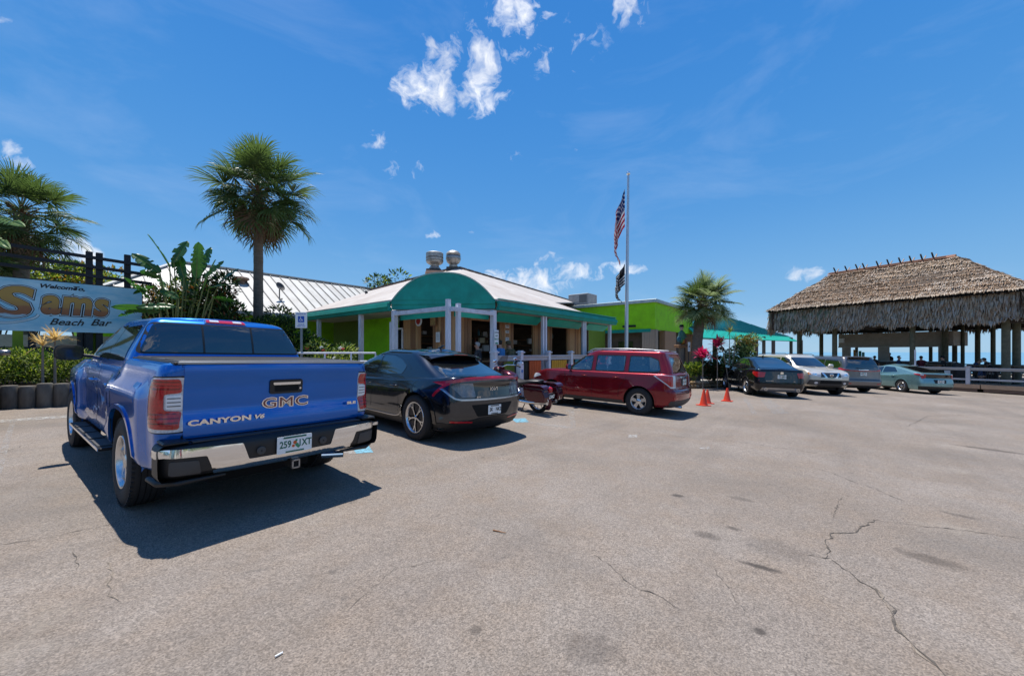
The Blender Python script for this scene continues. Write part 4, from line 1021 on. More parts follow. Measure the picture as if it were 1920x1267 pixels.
    c.p('plate_garnish', [(-.30, .975), (.30, .975), (.30, 1.005), (-.30, 1.005)], 'B', M_chrome, off=.012, rnd_=.008)
    c.p('bumper_trim', [(-.80, .25), (.80, .25), (.82, .42), (-.82, .42)], 'B', M_grey, off=.010, rnd_=.03)
    for sx in (-1, 1): c.p('reflector', [(sx*.78, .47), (sx*.60, .46), (sx*.60, .50), (sx*.78, .51)], 'B', M_redlens, off=.012)
    MB().path([(.1, -.86, 1.13), (-.25, -.83, 1.17)], .010, 6).build('rear_wiper', M_black, r)
    MB().tube((-.50, -.8, .27), (-.50, -.95, .27), .03, n=12, caps=False).build('exhaust_tip', M_chrome, r)
    fr2 = diag((-.80, 3.4), R(0)); 
    c.p('headlamp', [(.48, .74), (.80, .76), (.82, .90), (.52, .86)], 'F', M_whitelens, off=.006, rnd_=.02, mirror=True)
    c.p('grille', [(-.40, .68), (.40, .68), (.42, .84), (-.42, .84)], 'F', M_black, off=.008, rnd_=.02)
    fl = (Vector((-3, 0, 0)), Vector((0, 1, 0)), Vector((0, 0, 1)), Vector((1, 0, 0)))
    c.both('headlamp_side', [(3.02, .84), (3.30, .76), (3.36, .86), (3.12, .90)], M_whitelens, off=.006, rnd_=.02)
    return c
WAG = wagon()
# ---------------------------------------------------------------- the row on the right: black hatchback, silver SUV, grey minivan, teal hatchback
P_blk = paint('black_paint', (.010, .011, .015), .2, .6)
P_sil = paint('champagne_paint', (.56, .53, .46), .34, .45)
P_van = paint('grey_van_paint', (.17, .165, .17), .3, .75)
P_tea = paint('pale_teal_paint', (.20, .35, .36), .28, .6)
def black_hatch():
    def bump(v):
        x, y, z = v; m = 0
        for yw in (0, 2.797): k = max(0, 1-abs(y-yw)/.7); k = k*k*(3-2*k); m = max(m, k*math.exp(-((z-.68)/.16)**2))
        if abs(x) > .55: x += math.copysign(.03*m, x)
        return (x, y, z)
    zt = [(-1.1, .10), (-.3, .09), (.9, .03), (2.9, 0), (3.8, -.15)]
    p = wg(1398, 739); q = wg(1490, 744); X, Y = (p.x+q.x)/2, (p.y+q.y)/2
    c = Car('parked_car', 'black sloping roof hatchback with red tail lights next to the orange cones', 'car', X, Y, -.22, P_blk,
            [(.24, -.95, 3.66, .82, dict(rr=.25, br=.1)), (.34, -1.05, 3.74, .89, dict(rr=.26, br=.12)), (.52, -1.08, 3.78, .925, dict(rr=.28, br=.12)), (.75, -1.06, 3.78, .93, dict(rr=.28, br=.12)),
             (.90, -1.04, 3.72, .915, dict(rr=.26, br=.12, zk=[(-1, .08), (1, 0), (3.8, -.06)])), (1.00, -1.02, 3.60, .88, dict(rr=.24, br=.12, zk=zt)), (1.03, -.96, 3.5, .83, dict(rr=.22, br=.12, zk=zt))],
            [(1.02, -.86, 2.95, .83, dict(rr=.24, rf=.6, bf=.2, zk=[(-.8, .07), (.6, 0)])), (1.14, -.60, 2.70, .80, dict(rr=.24, rf=.55, bf=.18, zk=[(-.6, .03), (.6, 0)])), (1.32, -.12, 2.28, .73, dict(rr=.24, rf=.5, bf=.15)),
             (1.48, .32, 1.90, .65, dict(rr=.24, rf=.4, bf=.12)), (1.57, .62, 1.66, .58, dict(rr=.24, rf=.35)), (1.60, .8, 1.5, .5, dict(rr=.22, rf=.3))],
            2.797, .36, .235, .23, 1.64, 'five', arch=.05, crown=.015, gcrown=.04, deform=bump, wk=[(-1, .95), (0, 1), (2.9, 1), (3.8, .9)])
    r = c.root; g = c.ghbvh
    c.p('rear_window', [(-.62, 1.16), (.62, 1.16), (.50, 1.50), (-.50, 1.50)], 'B', M_glassd, off=.005, rnd_=.05, bvh=g)
    for pl in ([(1.42, 1.08), (2.42, 1.06), (1.86, 1.44), (1.42, 1.48)], [(.62, 1.10), (1.34, 1.08), (1.34, 1.48), (.80, 1.46)], [(-.02, 1.16), (.54, 1.11), (.68, 1.43), (.45, 1.36)]):
        c.both('side_window', pl, M_glassd, off=.005, rnd_=.03, bvh=g)
    c.both('window_trim', strip_poly(spl([(-.15, 1.14), (.4, 1.40), (.85, 1.50), (1.5, 1.515), (1.95, 1.46), (2.5, 1.06)]), .016), M_chrome, off=.006, bvh=g, res=.05)
    fr = diag((-.84, -.95), R(38))
    c.p('tail_lamp', [(-.22, 1.02), (.26, 1.0), (.22, .80), (-.02, .80), (-.24, .92)], fr, M_redlens, off=.008, rnd_=.03, res=.04, mirror=True)
    c.p('tail_panel', [(-.56, .62), (.56, .62), (.60, 1.03), (-.60, 1.03)], 'B', M_gloss, off=.004, rnd_=.04)
    yb = c.bvh.ray_cast(Vector((0, -4, .85)), Vector((0, 1, 0)))[0].y-.015
    plate(r, FM(0, yb, .84), ('C0', 'ML3'), M_greenink)
    MB().prism(corner_round([(-.06, -.045), (.06, -.045), (.045, .045), (-.045, .045)], .02), 0, .008, FM(0, yb+.01, .985)).build('emblem', M_chrome, r)
    for x0, t in ((-.42, 'ACCORD'), (.43, 'V6')): text('badge', t, M_chrome, r, FM(x0, yb, .665), .05, 1.3, extrude=.002)
    c.p('diffuser', [(-.72, .26), (.72, .26), (.66, .40), (-.66, .40)], 'B', pmat('silver_trim', (.4, .4, .41), .35, .8), off=.012, rnd_=.03)
    for sx in (-1, 1): MB().lathe([(.05, 0), (.055, .03), (.04, .03), (.038, 0)], (sx*.56, -1.06, .33), (0, -1, 0), 16).build('exhaust_tip', M_chrome, r)
    c.both('sill_trim', [(.42, .25), (2.38, .25), (2.38, .31), (.42, .31)], pmat('silver_trim', (.4, .4, .41), .35, .8), off=.008)
    c.arch_trim(M_black, .03, .008)
    for y in (.50, 1.38, 2.48): c.both('door_seam', strip_poly([(y, 1.04), (y+.03, .42)], .008), M_dark, off=.0015, res=.1, skirt=.004)
    c.handles((.66, 1.6), .95, M_chrome); c.mirrors(2.3, 1.08, P_blk, .2, .14, .08)
    MB().path([(0, .85, 1.635), (0, .74, 1.69), (0, .68, 1.69)], [.03, .014, .006], 8).build('roof_antenna', P_blk, r, 60)
    return c
BH = black_hatch()
def silver_suv():
    def bump(v):
        x, y, z = v; m = 0
        for yw in (0, 2.85): k = max(0, min(1, (.66-abs(y-yw))/.2)); k = k*k*(3-2*k); m = max(m, k*max(0, min(1, (.98-z)/.1)))
        if abs(x) > .55: x += math.copysign(.035*m, x)
        return (x, y, z)
    zt = [(-1, .04), (2.6, .04), (3.0, 0), (3.7, -.10)]
    fx, fy = wp(1575, 17.0); X, Y = fx-.2, 17.0+3.70
    c = Car('parked_suv', 'champagne silver SUV with its chrome grille facing the camera beside the black hatchback', 'SUV', X, Y, R(180-3), P_sil,
            [(.36, -.90, 3.50, .84, dict(rr=.2, rf=.25, bf=.14)), (.44, -.96, 3.66, .89, dict(rr=.2, rf=.25, bf=.14)), (.62, -.98, 3.72, .91, dict(rr=.2, rf=.22, bf=.14)), (.90, -.98, 3.70, .915, dict(rr=.2, rf=.2, bf=.13)),
             (1.05, -.97, 3.64, .905, dict(rr=.18, rf=.18, bf=.12, zk=[(2, 0), (3.7, -.05)])), (1.12, -.95, 3.56, .87, dict(rr=.18, rf=.18, bf=.12, zk=zt)), (1.15, -.9, 3.46, .82, dict(rr=.18, rf=.2, bf=.12, zk=zt))],
            [(1.10, -.94, 2.80, .85, dict(rr=.16, rf=.5, bf=.16)), (1.24, -.92, 2.62, .82, dict(rr=.16, rf=.45, bf=.15)), (1.50, -.88, 2.22, .75, dict(rr=.16, rf=.4, bf=.13)), (1.68, -.82, 1.92, .69, dict(rr=.16, rf=.35, bf=.12)),
             (1.75, -.76, 1.8, .65, dict(rr=.16, rf=.3)), (1.78, -.66, 1.65, .56, dict(rr=.16, rf=.3))],
            2.85, .385, .24, .26, 1.58, 'six', arch=.07, archn=2.5, crown=.02, gcrown=.025, deform=bump, wk=[(2.8, 1), (3.7, .97)])
    r = c.root; g = c.ghbvh; FF = lambda x, y, z: face_mat4((x, y, z), (-1, 0, 0), (0, 0, 1))
    c.p('windscreen', [(-.70, 1.25), (.70, 1.25), (.59, 1.65), (-.59, 1.65)], 'F', M_glassd, off=.005, rnd_=.05, bvh=g)
    for y0, y1, t0, t1 in ((1.42, 2.36, 1.42, 1.95), (.42, 1.34, .42, 1.34), (-.72, .34, -.66, .34)):
        c.both('side_window', [(y0, 1.24), (y1, 1.24), (t1, 1.63), (t0, 1.65)], M_glassd, off=.005, rnd_=.03, bvh=g)
    for sx in (-1, 1):
        c.p('headlamp', [(sx*.46, .80), (sx*.84, .86), (sx*.88, 1.02), (sx*.60, 1.01), (sx*.42, .98)], 'F', M_whitelens, off=.008, rnd_=.03)
        c.p('lamp_reflector', [(sx*.56, .86), (sx*.72, .88), (sx*.74, .97), (sx*.58, .96)], 'F', M_chrome, off=.011, rnd_=.03)
        c.p('indicator', [(sx*.78, .88), (sx*.86, .90), (sx*.87, 1.0), (sx*.80, .99)], 'F', M_amber, off=.011, rnd_=.01)
        c.p('grille_strut', [(sx*.30, .995), (sx*.38, .995), (sx*.25, .795), (sx*.17, .795)], 'F', M_chrome, off=.016, rnd_=.01)
        c.p('fog_lamp', [(sx*.60+.07*math.cos(t/10*2*PI), .55+.05*math.sin(t/10*2*PI)) for t in range(10)], 'F', M_whitelens, off=.010)
        MB().path([(sx*.62, 1.7, 1.78), (sx*.62, 1.55, 1.825), (sx*.62, 0, 1.835), (sx*.62, -.7, 1.80)], .016, 8).build('roof_rail', M_grey, r, 60)
    c.p('grille', [(-.42, .79), (.42, .79), (.40, 1.0), (-.40, 1.0)], 'F', M_gloss, off=.006, rnd_=.03)
    c.p('grille_bar', [(-.44, .765), (.44, .765), (.44, .79), (-.44, .79)], 'F', M_chrome, off=.014, rnd_=.008)
    yb = c.bvh.ray_cast(Vector((0, 9, .9)), Vector((0, -1, 0)))[0].y
    MB().lathe([(.058, 0), (.075, .006), (.058, .012)], (0, yb+.010, .90), (0, 1, 0), 20).bx(-.085, .085, yb+.01, yb+.022, .888, .912).build('emblem', M_chrome, r)
    c.p('bumper_trim', [(-.88, .46), (.88, .46), (.84, .68), (-.84, .68)], 'F', M_grey, off=.006, rnd_=.04)
    c.p('air_intake', [(-.46, .52), (.46, .52), (.44, .66), (-.44, .66)], 'F', M_dark, off=.009, rnd_=.03)
    c.p('skid_plate', [(-.5, .38), (.5, .38), (.52, .48), (-.52, .48)], 'F', M_grey, off=.014, rnd_=.02)
    c.p('bonnet_seam', strip_poly([(-.78, 2.7), (-.72, 3.56)], .010), 'T', M_dark, off=.0015, mirror=True)
    for x in (-.35, .25): MB().path([(x-.3, 2.66, 1.22), (x+.25, 2.62, 1.25)], .008, 6).build('wiper', M_black, r)
    c.arch_trim(P_sil, .03, .010, name='wheel_flare'); c.mirrors(2.3, 1.24, P_sil, .22, .18, .10); c.handles((.6, 1.6), 1.02, P_sil)
    return c
SV = silver_suv()
def minivan():
    p = wp(1618, 19.0); zt = [(-1, .10), (1, .05), (2.8, 0), (3.9, -.15)]
    c = Car('parked_van', 'grey minivan seen from behind with a dark rear window and slim red lights', 'minivan', p[0]+.05, 19.0+1.0, R(-2), P_van,
            [(.24, -.95, 3.8, .86, dict(rr=.2)), (.34, -1.03, 3.9, .93, dict(rr=.2)), (.52, -1.06, 3.95, .96, dict(rr=.22)), (.62, -1.05, 3.95, .965, dict(rr=.2)), (.66, -1.0, 3.95, .965, dict(rr=.2)), (.95, -.98, 3.88, .96, dict(rr=.2, zk=[(2.6, 0), (3.9, -.1)])),
             (1.06, -.97, 3.78, .93, dict(rr=.2, zk=zt)), (1.09, -.94, 3.6, .88, dict(rr=.2, zk=zt))],
            [(1.05, -.965, 3.10, .90, dict(rr=.18, rf=.6, bf=.2)), (1.22, -.94, 2.85, .865, dict(rr=.18, rf=.6, bf=.2)), (1.48, -.86, 2.35, .80, dict(rr=.18, rf=.5, bf=.16)), (1.66, -.76, 2.0, .74, dict(rr=.18, rf=.45, bf=.14)),
             (1.73, -.70, 1.85, .70, dict(rr=.18, rf=.4)), (1.755, -.6, 1.7, .6, dict(rr=.18, rf=.35))],
            3.0, .355, .225, .235, 1.70, 'aero', arch=.05, crown=.02, gcrown=.02, wk=[(-1, .97), (0, 1), (3, 1), (3.9, .88)])
    r = c.root; g = c.ghbvh
    c.p('rear_window', [(-.80, 1.12), (.80, 1.12), (.64, 1.66), (-.64, 1.66)], 'B', M_glassd, off=.006, rnd_=.07, bvh=g)
    for pl in ([(1.5, 1.16), (2.6, 1.14), (2.0, 1.56), (1.5, 1.60)], [(.45, 1.18), (1.42, 1.16), (1.42, 1.60), (.45, 1.62)], [(-.66, 1.36), (-.55, 1.20), (.37, 1.18), (.37, 1.62), (-.40, 1.60)]):
        c.both('side_window', pl, M_glassd, off=.005, rnd_=.05, bvh=g)
    c.p('light_bar', strip_poly([(-.90, 1.10), (-.3, 1.075), (.3, 1.075), (.90, 1.10)], .035), 'B', M_redlens, off=.012, res=.05)
    fr = diag((-.90, -.90), R(50)); c.p('tail_lamp', [(-.24, 1.20), (.20, 1.13), (.20, 1.07), (-.20, 1.08)], fr, M_redlens, off=.012, rnd_=.02, res=.04, mirror=True)
    yb = c.bvh.ray_cast(Vector((0, -4, .93)), Vector((0, 1, 0)))[0].y-.012
    plate(r, FM(0, yb, .93), ('RW', '72'), M_greenink)
    c.p('plate_garnish', [(-.24, 1.12), (.24, 1.12), (.24, 1.145), (-.24, 1.145)], 'B', M_chrome, off=.02, rnd_=.008)
    c.p('bumper_gap', strip_poly([(-.90, .645), (.90, .645)], .014), 'B', M_dark, off=.002); c.p('bumper_trim', [(-.84, .25), (.84, .25), (.84, .38), (-.84, .38)], 'B', M_black, off=.010, rnd_=.03)
    c.p('tailgate_gap', strip_poly([(-.78, 1.06), (-.76, .68), (.76, .68), (.78, 1.06)], .010), 'B', M_dark, off=.0015, res=.05)
    for sx in (-1, 1):
        c.p('reflector', [(sx*.80, .45), (sx*.60, .44), (sx*.60, .48), (sx*.80, .49)], 'B', M_redlens, off=.01)
        MB().path([(sx*.70, 1.7, 1.74), (sx*.70, 1.5, 1.79), (sx*.70, 0, 1.80), (sx*.70, -.5, 1.76)], .014, 8).build('roof_rail', M_grey, r, 60)
    MB().bx(-.55, .55, -.86, -.55, 1.735, 1.765).build('spoiler', P_van, r, bevel=.01)
    MB().path([(0, -.99, 1.16), (-.32, -.97, 1.22)], .010, 6).build('rear_wiper', M_black, r)
    for y in (.42, 1.46, 2.6): c.both('door_seam', strip_poly([(y, 1.1), (y, .4)], .008), M_dark, off=.0015, res=.1, skirt=.004)
    c.handles((.6, 1.6), 1.0, P_van); c.mirrors(2.5, 1.18, P_van)
    return c
MV = minivan()
def teal_hatch():
    zt = [(-1.2, .17), (-.3, .12), (.8, .03), (2.0, 0), (2.7, -.02), (3.5, -.22)]
    p = wg(1693, 735); q = wg(1751, 737)
    c = Car('parked_car', 'pale teal hybrid hatchback with a black tail panel by the deck railing', 'car', (p.x+q.x)/2, (p.y+q.y)/2, R(-3), P_tea,
            [(.20, -.98, 3.42, .78, dict(rr=.25, br=.12)), (.30, -1.08, 3.48, .85, dict(rr=.28, br=.14)), (.46, -1.12, 3.52, .875, dict(rr=.3, br=.16)), (.62, -1.11, 3.52, .88, dict(rr=.3, br=.16)), (.78, -1.06, 3.48, .87, dict(rr=.3, br=.16, zk=[(-1, .04), (1, 0)])),
             (.86, -1.07, 3.40, .85, dict(rr=.28, br=.18, zk=zt)), (.89, -1.02, 3.3, .80, dict(rr=.28, br=.18, zk=zt))],
            [(.90, -.96, 2.95, .80, dict(rr=.3, br=.18, rf=.6, bf=.2, zk=[(-.9, .12), (1, 0)])), (1.02, -.72, 2.66, .765, dict(rr=.3, rf=.6, bf=.2, zk=[(-.7, .06), (1, 0)])), (1.18, -.20, 2.20, .70, dict(rr=.3, rf=.5, bf=.18, zk=[(-.2, .02), (1, 0)])),
             (1.32, .35, 1.80, .62, dict(rr=.3, rf=.45, bf=.15)), (1.40, .75, 1.5, .54, dict(rr=.28, rf=.4)), (1.425, .9, 1.35, .45, dict(rr=.22, rf=.22))],
            2.70, .325, .205, .20, 1.56, 'ten', arch=.045, crown=.012, gcrown=.045, wk=[(-1.2, .92), (-.2, 1), (2.7, 1), (3.5, .88)])
    r = c.root; g = c.ghbvh
    for pl in ([(1.28, 1.0), (2.36, .97), (1.85, 1.25), (1.28, 1.32)], [(.32, 1.06), (1.21, 1.0), (1.21, 1.325), (.62, 1.30)]):
        c.both('side_window', pl, M_glassd, off=.005, rnd_=.04, bvh=g)
    c.p('rear_window', [(-.60, 1.07), (.60, 1.07), (.46, 1.36), (-.46, 1.36)], 'B', M_glassd, off=.005, rnd_=.05, bvh=g)
    c.p('tail_panel', [(-.66, .80), (.66, .80), (.72, 1.0), (-.72, 1.0)], 'B', M_gloss, off=.006, rnd_=.03)
    fr = diag((-.80, -.98), R(42))
    c.p('tail_lamp', [(-.26, 1.02), (.16, 1.0), (.14, .80), (.02, .76), (-.06, .93), (-.26, .98)], fr, M_redlens, off=.010, rnd_=.02, res=.04, mirror=True)
    c.p('reversing_lamp', [(-.03, .93), (.08, .93), (.08, 1.0), (-.03, 1.0)], fr, M_whitelens, off=.014, rnd_=.01, res=.04, mirror=True)
    c.p('plate_recess', [(-.26, .56), (.26, .56), (.30, .74), (-.30, .74)], 'B', M_black, off=.003, rnd_=.02)
    yb = c.bvh.ray_cast(Vector((0, -4, .65)), Vector((0, 1, 0)))[0].y-.012
    plate(r, FM(0, yb, .65), ('VD', '36'), M_greenink)
    c.p('bumper_trim', [(-.76, .22), (.76, .22), (.82, .40), (-.82, .40)], 'B', M_black, off=.010, rnd_=.04)
    c.arch_trim(P_tea, .03, .008, name='wheel_flare')
    c.both('sill_trim', [(.40, .205), (2.30, .205), (2.30, .27), (.40, .27)], M_black, off=.008)
    for y, yy in ((.30, .42), (1.25, 1.26), (2.35, 2.28)): c.both('door_seam', strip_poly([(y, .96), (yy, .36)], .008), M_dark, off=.0015, res=.1, skirt=.004)
    c.both('door_crease', strip_poly([(.2, .80), (2.5, .72)], .008), P_tea, off=.006, res=.08)
    c.handles((.5, 1.46), .86, P_tea); c.mirrors(2.1, 1.0, P_tea)
    MB().path([(0, .45, 1.45), (0, .38, 1.55)], [.02, .008], 8).build('roof_antenna', M_black, r, 60)
    return c
TH = teal_hatch()
# the corner of a light grey van that just enters the picture at the left edge
lv = copy_tree(MV.root); lv['label'] = 'light grey vehicle corner just entering the frame at the left edge'
lv.location = (-11.95, 7.75, gz(-11.95)); lv.rotation_euler = (Matrix.Rotation(math.atan(SLOPE), 3, 'Y') @ Matrix.Rotation(R(54+180), 3, 'Z')).to_euler()
# ---------------------------------------------------------------- maroon touring motorcycle
def motorbike():
    p = wg(1010, 773)
    t = thing('motorcycle', 'maroon touring motorcycle with hard saddlebags between the crossover and the wagon', 'motorcycle', (p.x, p.y, p.z), .80, tilt=True); t.scale = (1.02,)*3
    e = t.rotation_euler.to_matrix() @ Matrix.Rotation(R(-5), 3, 'Y'); t.rotation_euler = e.to_euler()
    ma = paint('maroon_paint', (.07, .008, .016), .2, .4)
    for y, Rt in ((0, .32), (1.62, .33)):
        w = MB(); w.lathe([(Rt-.085, -.05), (Rt-.06, -.065), (Rt-.02, -.06), (Rt, -.02), (Rt, .02), (Rt-.02, .06), (Rt-.06, .065), (Rt-.085, .05)], (0, y, Rt), (1, 0, 0), 40)
        o = w.build('wheel', M_rubber, t, 40); r = MB(); r.lathe([(Rt-.085, -.05), (Rt-.10, -.03), (Rt-.10, .03), (Rt-.085, .05)], (0, y, Rt), (1, 0, 0), 40); r.tube((-.06, y, Rt), (.06, y, Rt), .035)
        for k in range(9): a = 2*PI*k/9; r.beam((0, y, Rt), (0, y+(Rt-.095)*math.cos(a), Rt+(Rt-.095)*math.sin(a)), .022, .02)
        r.build('rim', M_chrome, o, 40)
    def fender(y, Rf, a0, a1, w):
        vs = []; fs = []; n = 18
        for i in range(n+1):
            a = a0+(a1-a0)*i/n
            for x, k in ((-w, -.05), (-w*.8, 0), (0, .025), (w*.8, 0), (w, -.05)): vs.append((x, y+(Rf+k)*math.cos(a), .33+(Rf+k)*math.sin(a)))
        for i in range(n):
            for j in range(4): b = i*5+j; fs.append((b, b+1, b+6, b+5))
        o = MB().add(vs, fs).build('mudguard', ma, t, 60); s = o.modifiers.new('s', 'SOLIDIFY'); s.thickness = .008
    fender(0, .385, R(60), R(215), .10); fender(1.62, .375, R(-5), R(165), .085)
    # frame, engine
    MB().path([(0, .25, .35), (0, .75, .28), (0, 1.05, .38), (0, 1.30, .92)], .035, 8).path([(0, .0, .62), (0, .55, .60), (0, 1.25, .88)], .03, 8).build('frame', M_black, t, 60)
    for s in (-1, 1):
        MB().path([(s*.10, .05, .33), (s*.12, .55, .36)], .025, 8).build('swing_arm', M_black, t, 60)
        MB().path([(s*.09, 1.62, .33), (s*.09, 1.42, .72), (s*.09, 1.30, 1.0)], [.03, .03, .025], 10).build('fork_leg', M_chrome, t, 60)
        MB().path([(s*.12, .95, .45), (s*.17, .80, .28), (s*.17, .2, .26), (s*.17, -.42, .30)], [.022, .028, .042, .045], 12).build('exhaust_pipe', M_chrome, t, 60)
        MB().bx(s*.18, s*.34, .85, 1.12, .30, .325).build('floorboard', M_black, t, bevel=.008)
        MB().path([(s*.20, 1.12, .25), (s*.26, 1.14, .48), (s*.10, 1.14, .62)], .015, 8).build('crash_bar', M_chrome, t, 60)
        MB().path([(s*.20, -.15, .62), (s*.24, -.46, .50), (s*.22, -.50, .36), (s*.18, -.2, .30)], .012, 8).build('bag_guard', M_chrome, t, 60)
    for a in (-22, 22):
        d = Vector((0, math.sin(R(a)), math.cos(R(a)))); c = Vector((0, .80, .38)); m = MB()
        for k in range(7): m.lathe([(.10, 0), (.105, .006), (.10, .012)], c+d*(.10+.024*k), d, 16)
        m.tube(c, c+d*.28, .08).build('cylinder_head', M_chrome, t, 35)
    MB().lathe([(.001, -.14), (.12, -.13), (.15, -.08), (.15, .08), (.12, .13), (.001, .14)], (0, .80, .36), (1, 0, 0), 24).build('crankcase', M_chrome, t, 35)
    MB().lathe([(.001, .16), (.07, .16), (.08, .12)], (0, .82, .62), (1, 0, 0), 20).build('air_cleaner', M_chrome, t, 35)
    # tank, seat
    def blob(name, st, mat):
        vs = []; fs = []; n = 16
        for (y, z, w, h) in st:
            for i in range(n): a = 2*PI*i/n; vs.append((w*math.copysign(abs(math.cos(a))**.8, math.cos(a)), y, z+h*math.copysign(abs(math.sin(a))**.8, math.sin(a))))
        for k in range(len(st)-1):
            for i in range(n): j = (i+1) % n; fs.append((k*n+i, k*n+j, (k+1)*n+j, (k+1)*n+i))
        fs += [tuple(range(n)), tuple(range(len(st)*n-1, (len(st)-1)*n-1, -1))]
        return MB().add(vs, fs).build(name, mat, t, 50)
    blob('tank', [(.70, .80, .06, .05), (.78, .82, .13, .09), (.95, .86, .17, .12), (1.15, .90, .15, .11), (1.27, .93, .08, .06)], ma)
    sm = pmat('seat_leather', (.018, .016, .016), .45, bump=.2)
    blob('seat', [(-.12, .78, .10, .03), (-.08, .78, .15, .045), (.20, .76, .17, .06), (.32, .73, .18, .06), (.50, .70, .19, .06), (.68, .74, .13, .07), (.76, .78, .06, .04)], sm)
    # saddlebags
    for s in (-1, 1):
        bm_ = MB(); P = [(-.47, .34), (-.50, .46), (-.44, .66), (.18, .66), (.14, .44), (.02, .33)]
        M = Matrix(((0, 0, 1, 0), (1, 0, 0, 0), (0, 1, 0, 0), (0, 0, 0, 1)))
        bm_.prism(P, s*.17, s*.37, M); o = bm_.build('saddlebag', ma, t, 30); add_bevel(o, .02, 2)
        MB().prism([(-.50, .665), (-.47, .71), (-.40, .735), (.13, .735), (.19, .70), (.19, .665)], s*.165, s*.378, M).build('saddlebag_lid', ma, t, 30); 
        MB().bx(s*.372, s*.380, -.46, .17, .655, .672).build('lid_trim', M_chrome, t); MB().bx(s*.21, s*.33, -.485, -.475, .60, .615).build('bag_latch', M_chrome, t)
        MB().lathe([(.001, .03), (.025, .03), (.032, 0)], (s*.30, -.42, .52), (0, -1, -.1), 12).build('indicator', M_redlens, t, 50)
    # lamp, plate
    MB().lathe([(.001, .06), (.05, .05), (.075, .01), (.078, -.03), (.07, -.05)], (0, -.385, .60), (0, -1, .1), 20).build('tail_lamp', M_redlens, t, 50); MB().lathe([(.08, -.03), (.088, -.02), (.08, .0)], (0, -.385, .60), (0, -1, .1), 20).build('lamp_bezel', M_chrome, t, 50)
    M = face_mat4((0, -.43, .44), (1, 0, 0), (0, -.25, 1)) @ Matrix.Scale(.6, 4); plate(t, M, ('M0', '7K'), M_greenink, emblem=False)
    MB().bx(-.16, .16, -.40, -.38, .50, .53).build('light_bar', M_chrome, t, bevel=.008)
    # bars, fairing, screen
    MB().path([(-.40, .98, 1.06), (-.36, 1.08, 1.10), (-.15, 1.22, 1.12), (0, 1.26, 1.08), (.15, 1.22, 1.12), (.36, 1.08, 1.10), (.40, .98, 1.06)], .014, 8).build('handlebar', M_chrome, t, 60)
    for s in (-1, 1):
        MB().tube((s*.36, 1.08, 1.10), (s*.41, .95, 1.05), .02, n=10).build('grip', M_black, t, 40); MB().path([(s*.30, 1.12, 1.11), (s*.36, 1.12, 1.24)], .006, 6).build('mirror_stem', M_chrome, t, 60)
        MB().sphere((s*.38, 1.12, 1.27), (.075, .015, .04), 12, 8).build('mirror', M_chrome, t, 60)
    blob('fairing', [(1.26, 1.0, .12, .07), (1.34, 1.0, .17, .11), (1.42, .99, .15, .11), (1.50, .98, .09, .08)], ma)
    MB().lathe([(.001, .05), (.08, .04), (.095, 0)], (0, 1.50, .98), (0, 1, 0), 20).build('headlamp', M_whitelens, t, 50)
    m = MB(); n = 10; vs = []; fs = []
    for k in range(5):
        for i in range(n+1): a = -1+2*i/n; vs.append((a*(.24-.03*k), 1.36-.045*k-.06*a*a, 1.14+.06*k))
    for k in range(4):
        for i in range(n): b = k*(n+1)+i; fs.append((b, b+1, b+n+2, b+n+1))
    o = m.add(vs, fs).build('windscreen', pmat('smoke_screen', (.02, .02, .025), .1, alpha=.6), t, 60)
    MB().path([(-.12, .35, .20), (-.22, .38, .03)], .012, 8).build('kickstand', M_black, t)
    return t
motorbike()
# ---------------------------------------------------------------- buildings: frame x runs along the car row, y up the short side
TH_ = .892; BO = (-1.75, 11.08, 0)
A_ = Vector((math.cos(TH_), math.sin(TH_), 0)); B_ = Vector((-math.sin(TH_), math.cos(TH_), 0))
def bw(x, y, z=0): return Vector(BO)+A_*x+B_*y+Vector((0, 0, z))
def on_x(u, x):                                                     # y of the point at photo column u on the plane x = const
    r = (u-960)/730; px, py = BO[0]+A_.x*x, BO[1]+A_.y*x; return (px-r*py)/(r*B_.y-B_.x)
def on_y(u, y):
    r = (u-960)/730; px, py = BO[0]+B_.x*y, BO[1]+B_.y*y; return (r*py-px)/(A_.x-r*A_.y)

M_teal = pmat('teal_canvas', (.006, .27, .205), .6, var=.22, scale=2.2, bump=.1, bscale=30)
M_teal2 = pmat('teal_valance', (.010, .38, .28), .6, var=.12, scale=2)
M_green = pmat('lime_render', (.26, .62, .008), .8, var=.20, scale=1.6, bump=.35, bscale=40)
M_roofw = pmat('weathered_membrane', (.50, .47, .44), .8, var=.0, scale=.9, col2=(.34, .29, .26), bump=.2, bscale=12)
M_metal = pmat('painted_metal_roof', (.52, .52, .49), .5, var=0, scale=1.3, col2=(.34, .325, .295), stretch=(1, .25, 1), bump=.1, bscale=9)
M_rib = pmat('roof_rib', (.22, .21, .20), .6, var=.3)
M_post = pmat('post_paint', (.62, .63, .68), .55, var=.22, scale=5, bump=.15, bscale=40)
M_woodp = [pmat('cedar_plank_%s' % n, c, .75, var=.0, scale=3, col2=c2, stretch=(9, 9, .7), bump=.5, bscale=14) for n, c, c2 in
           (('warm', (.50, .26, .11), (.26, .125, .055)), ('tan', (.58, .34, .16), (.36, .19, .085)), ('dark', (.34, .17, .08), (.16, .08, .04)))]
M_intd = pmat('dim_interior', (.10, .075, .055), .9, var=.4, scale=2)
M_soff = pmat('soffit', (.34, .34, .30), .8)
M_deck = pmat('deck_board', (.33, .24, .17), .85, var=0, scale=3, col2=(.20, .14, .10), stretch=(.6, 6, 6), bump=.3, bscale=20)
M_ledge = pmat('grey_rail_timber', (.42, .41, .42), .7, var=.2, scale=3, stretch=(.4, 5, 5), bump=.2, bscale=20)

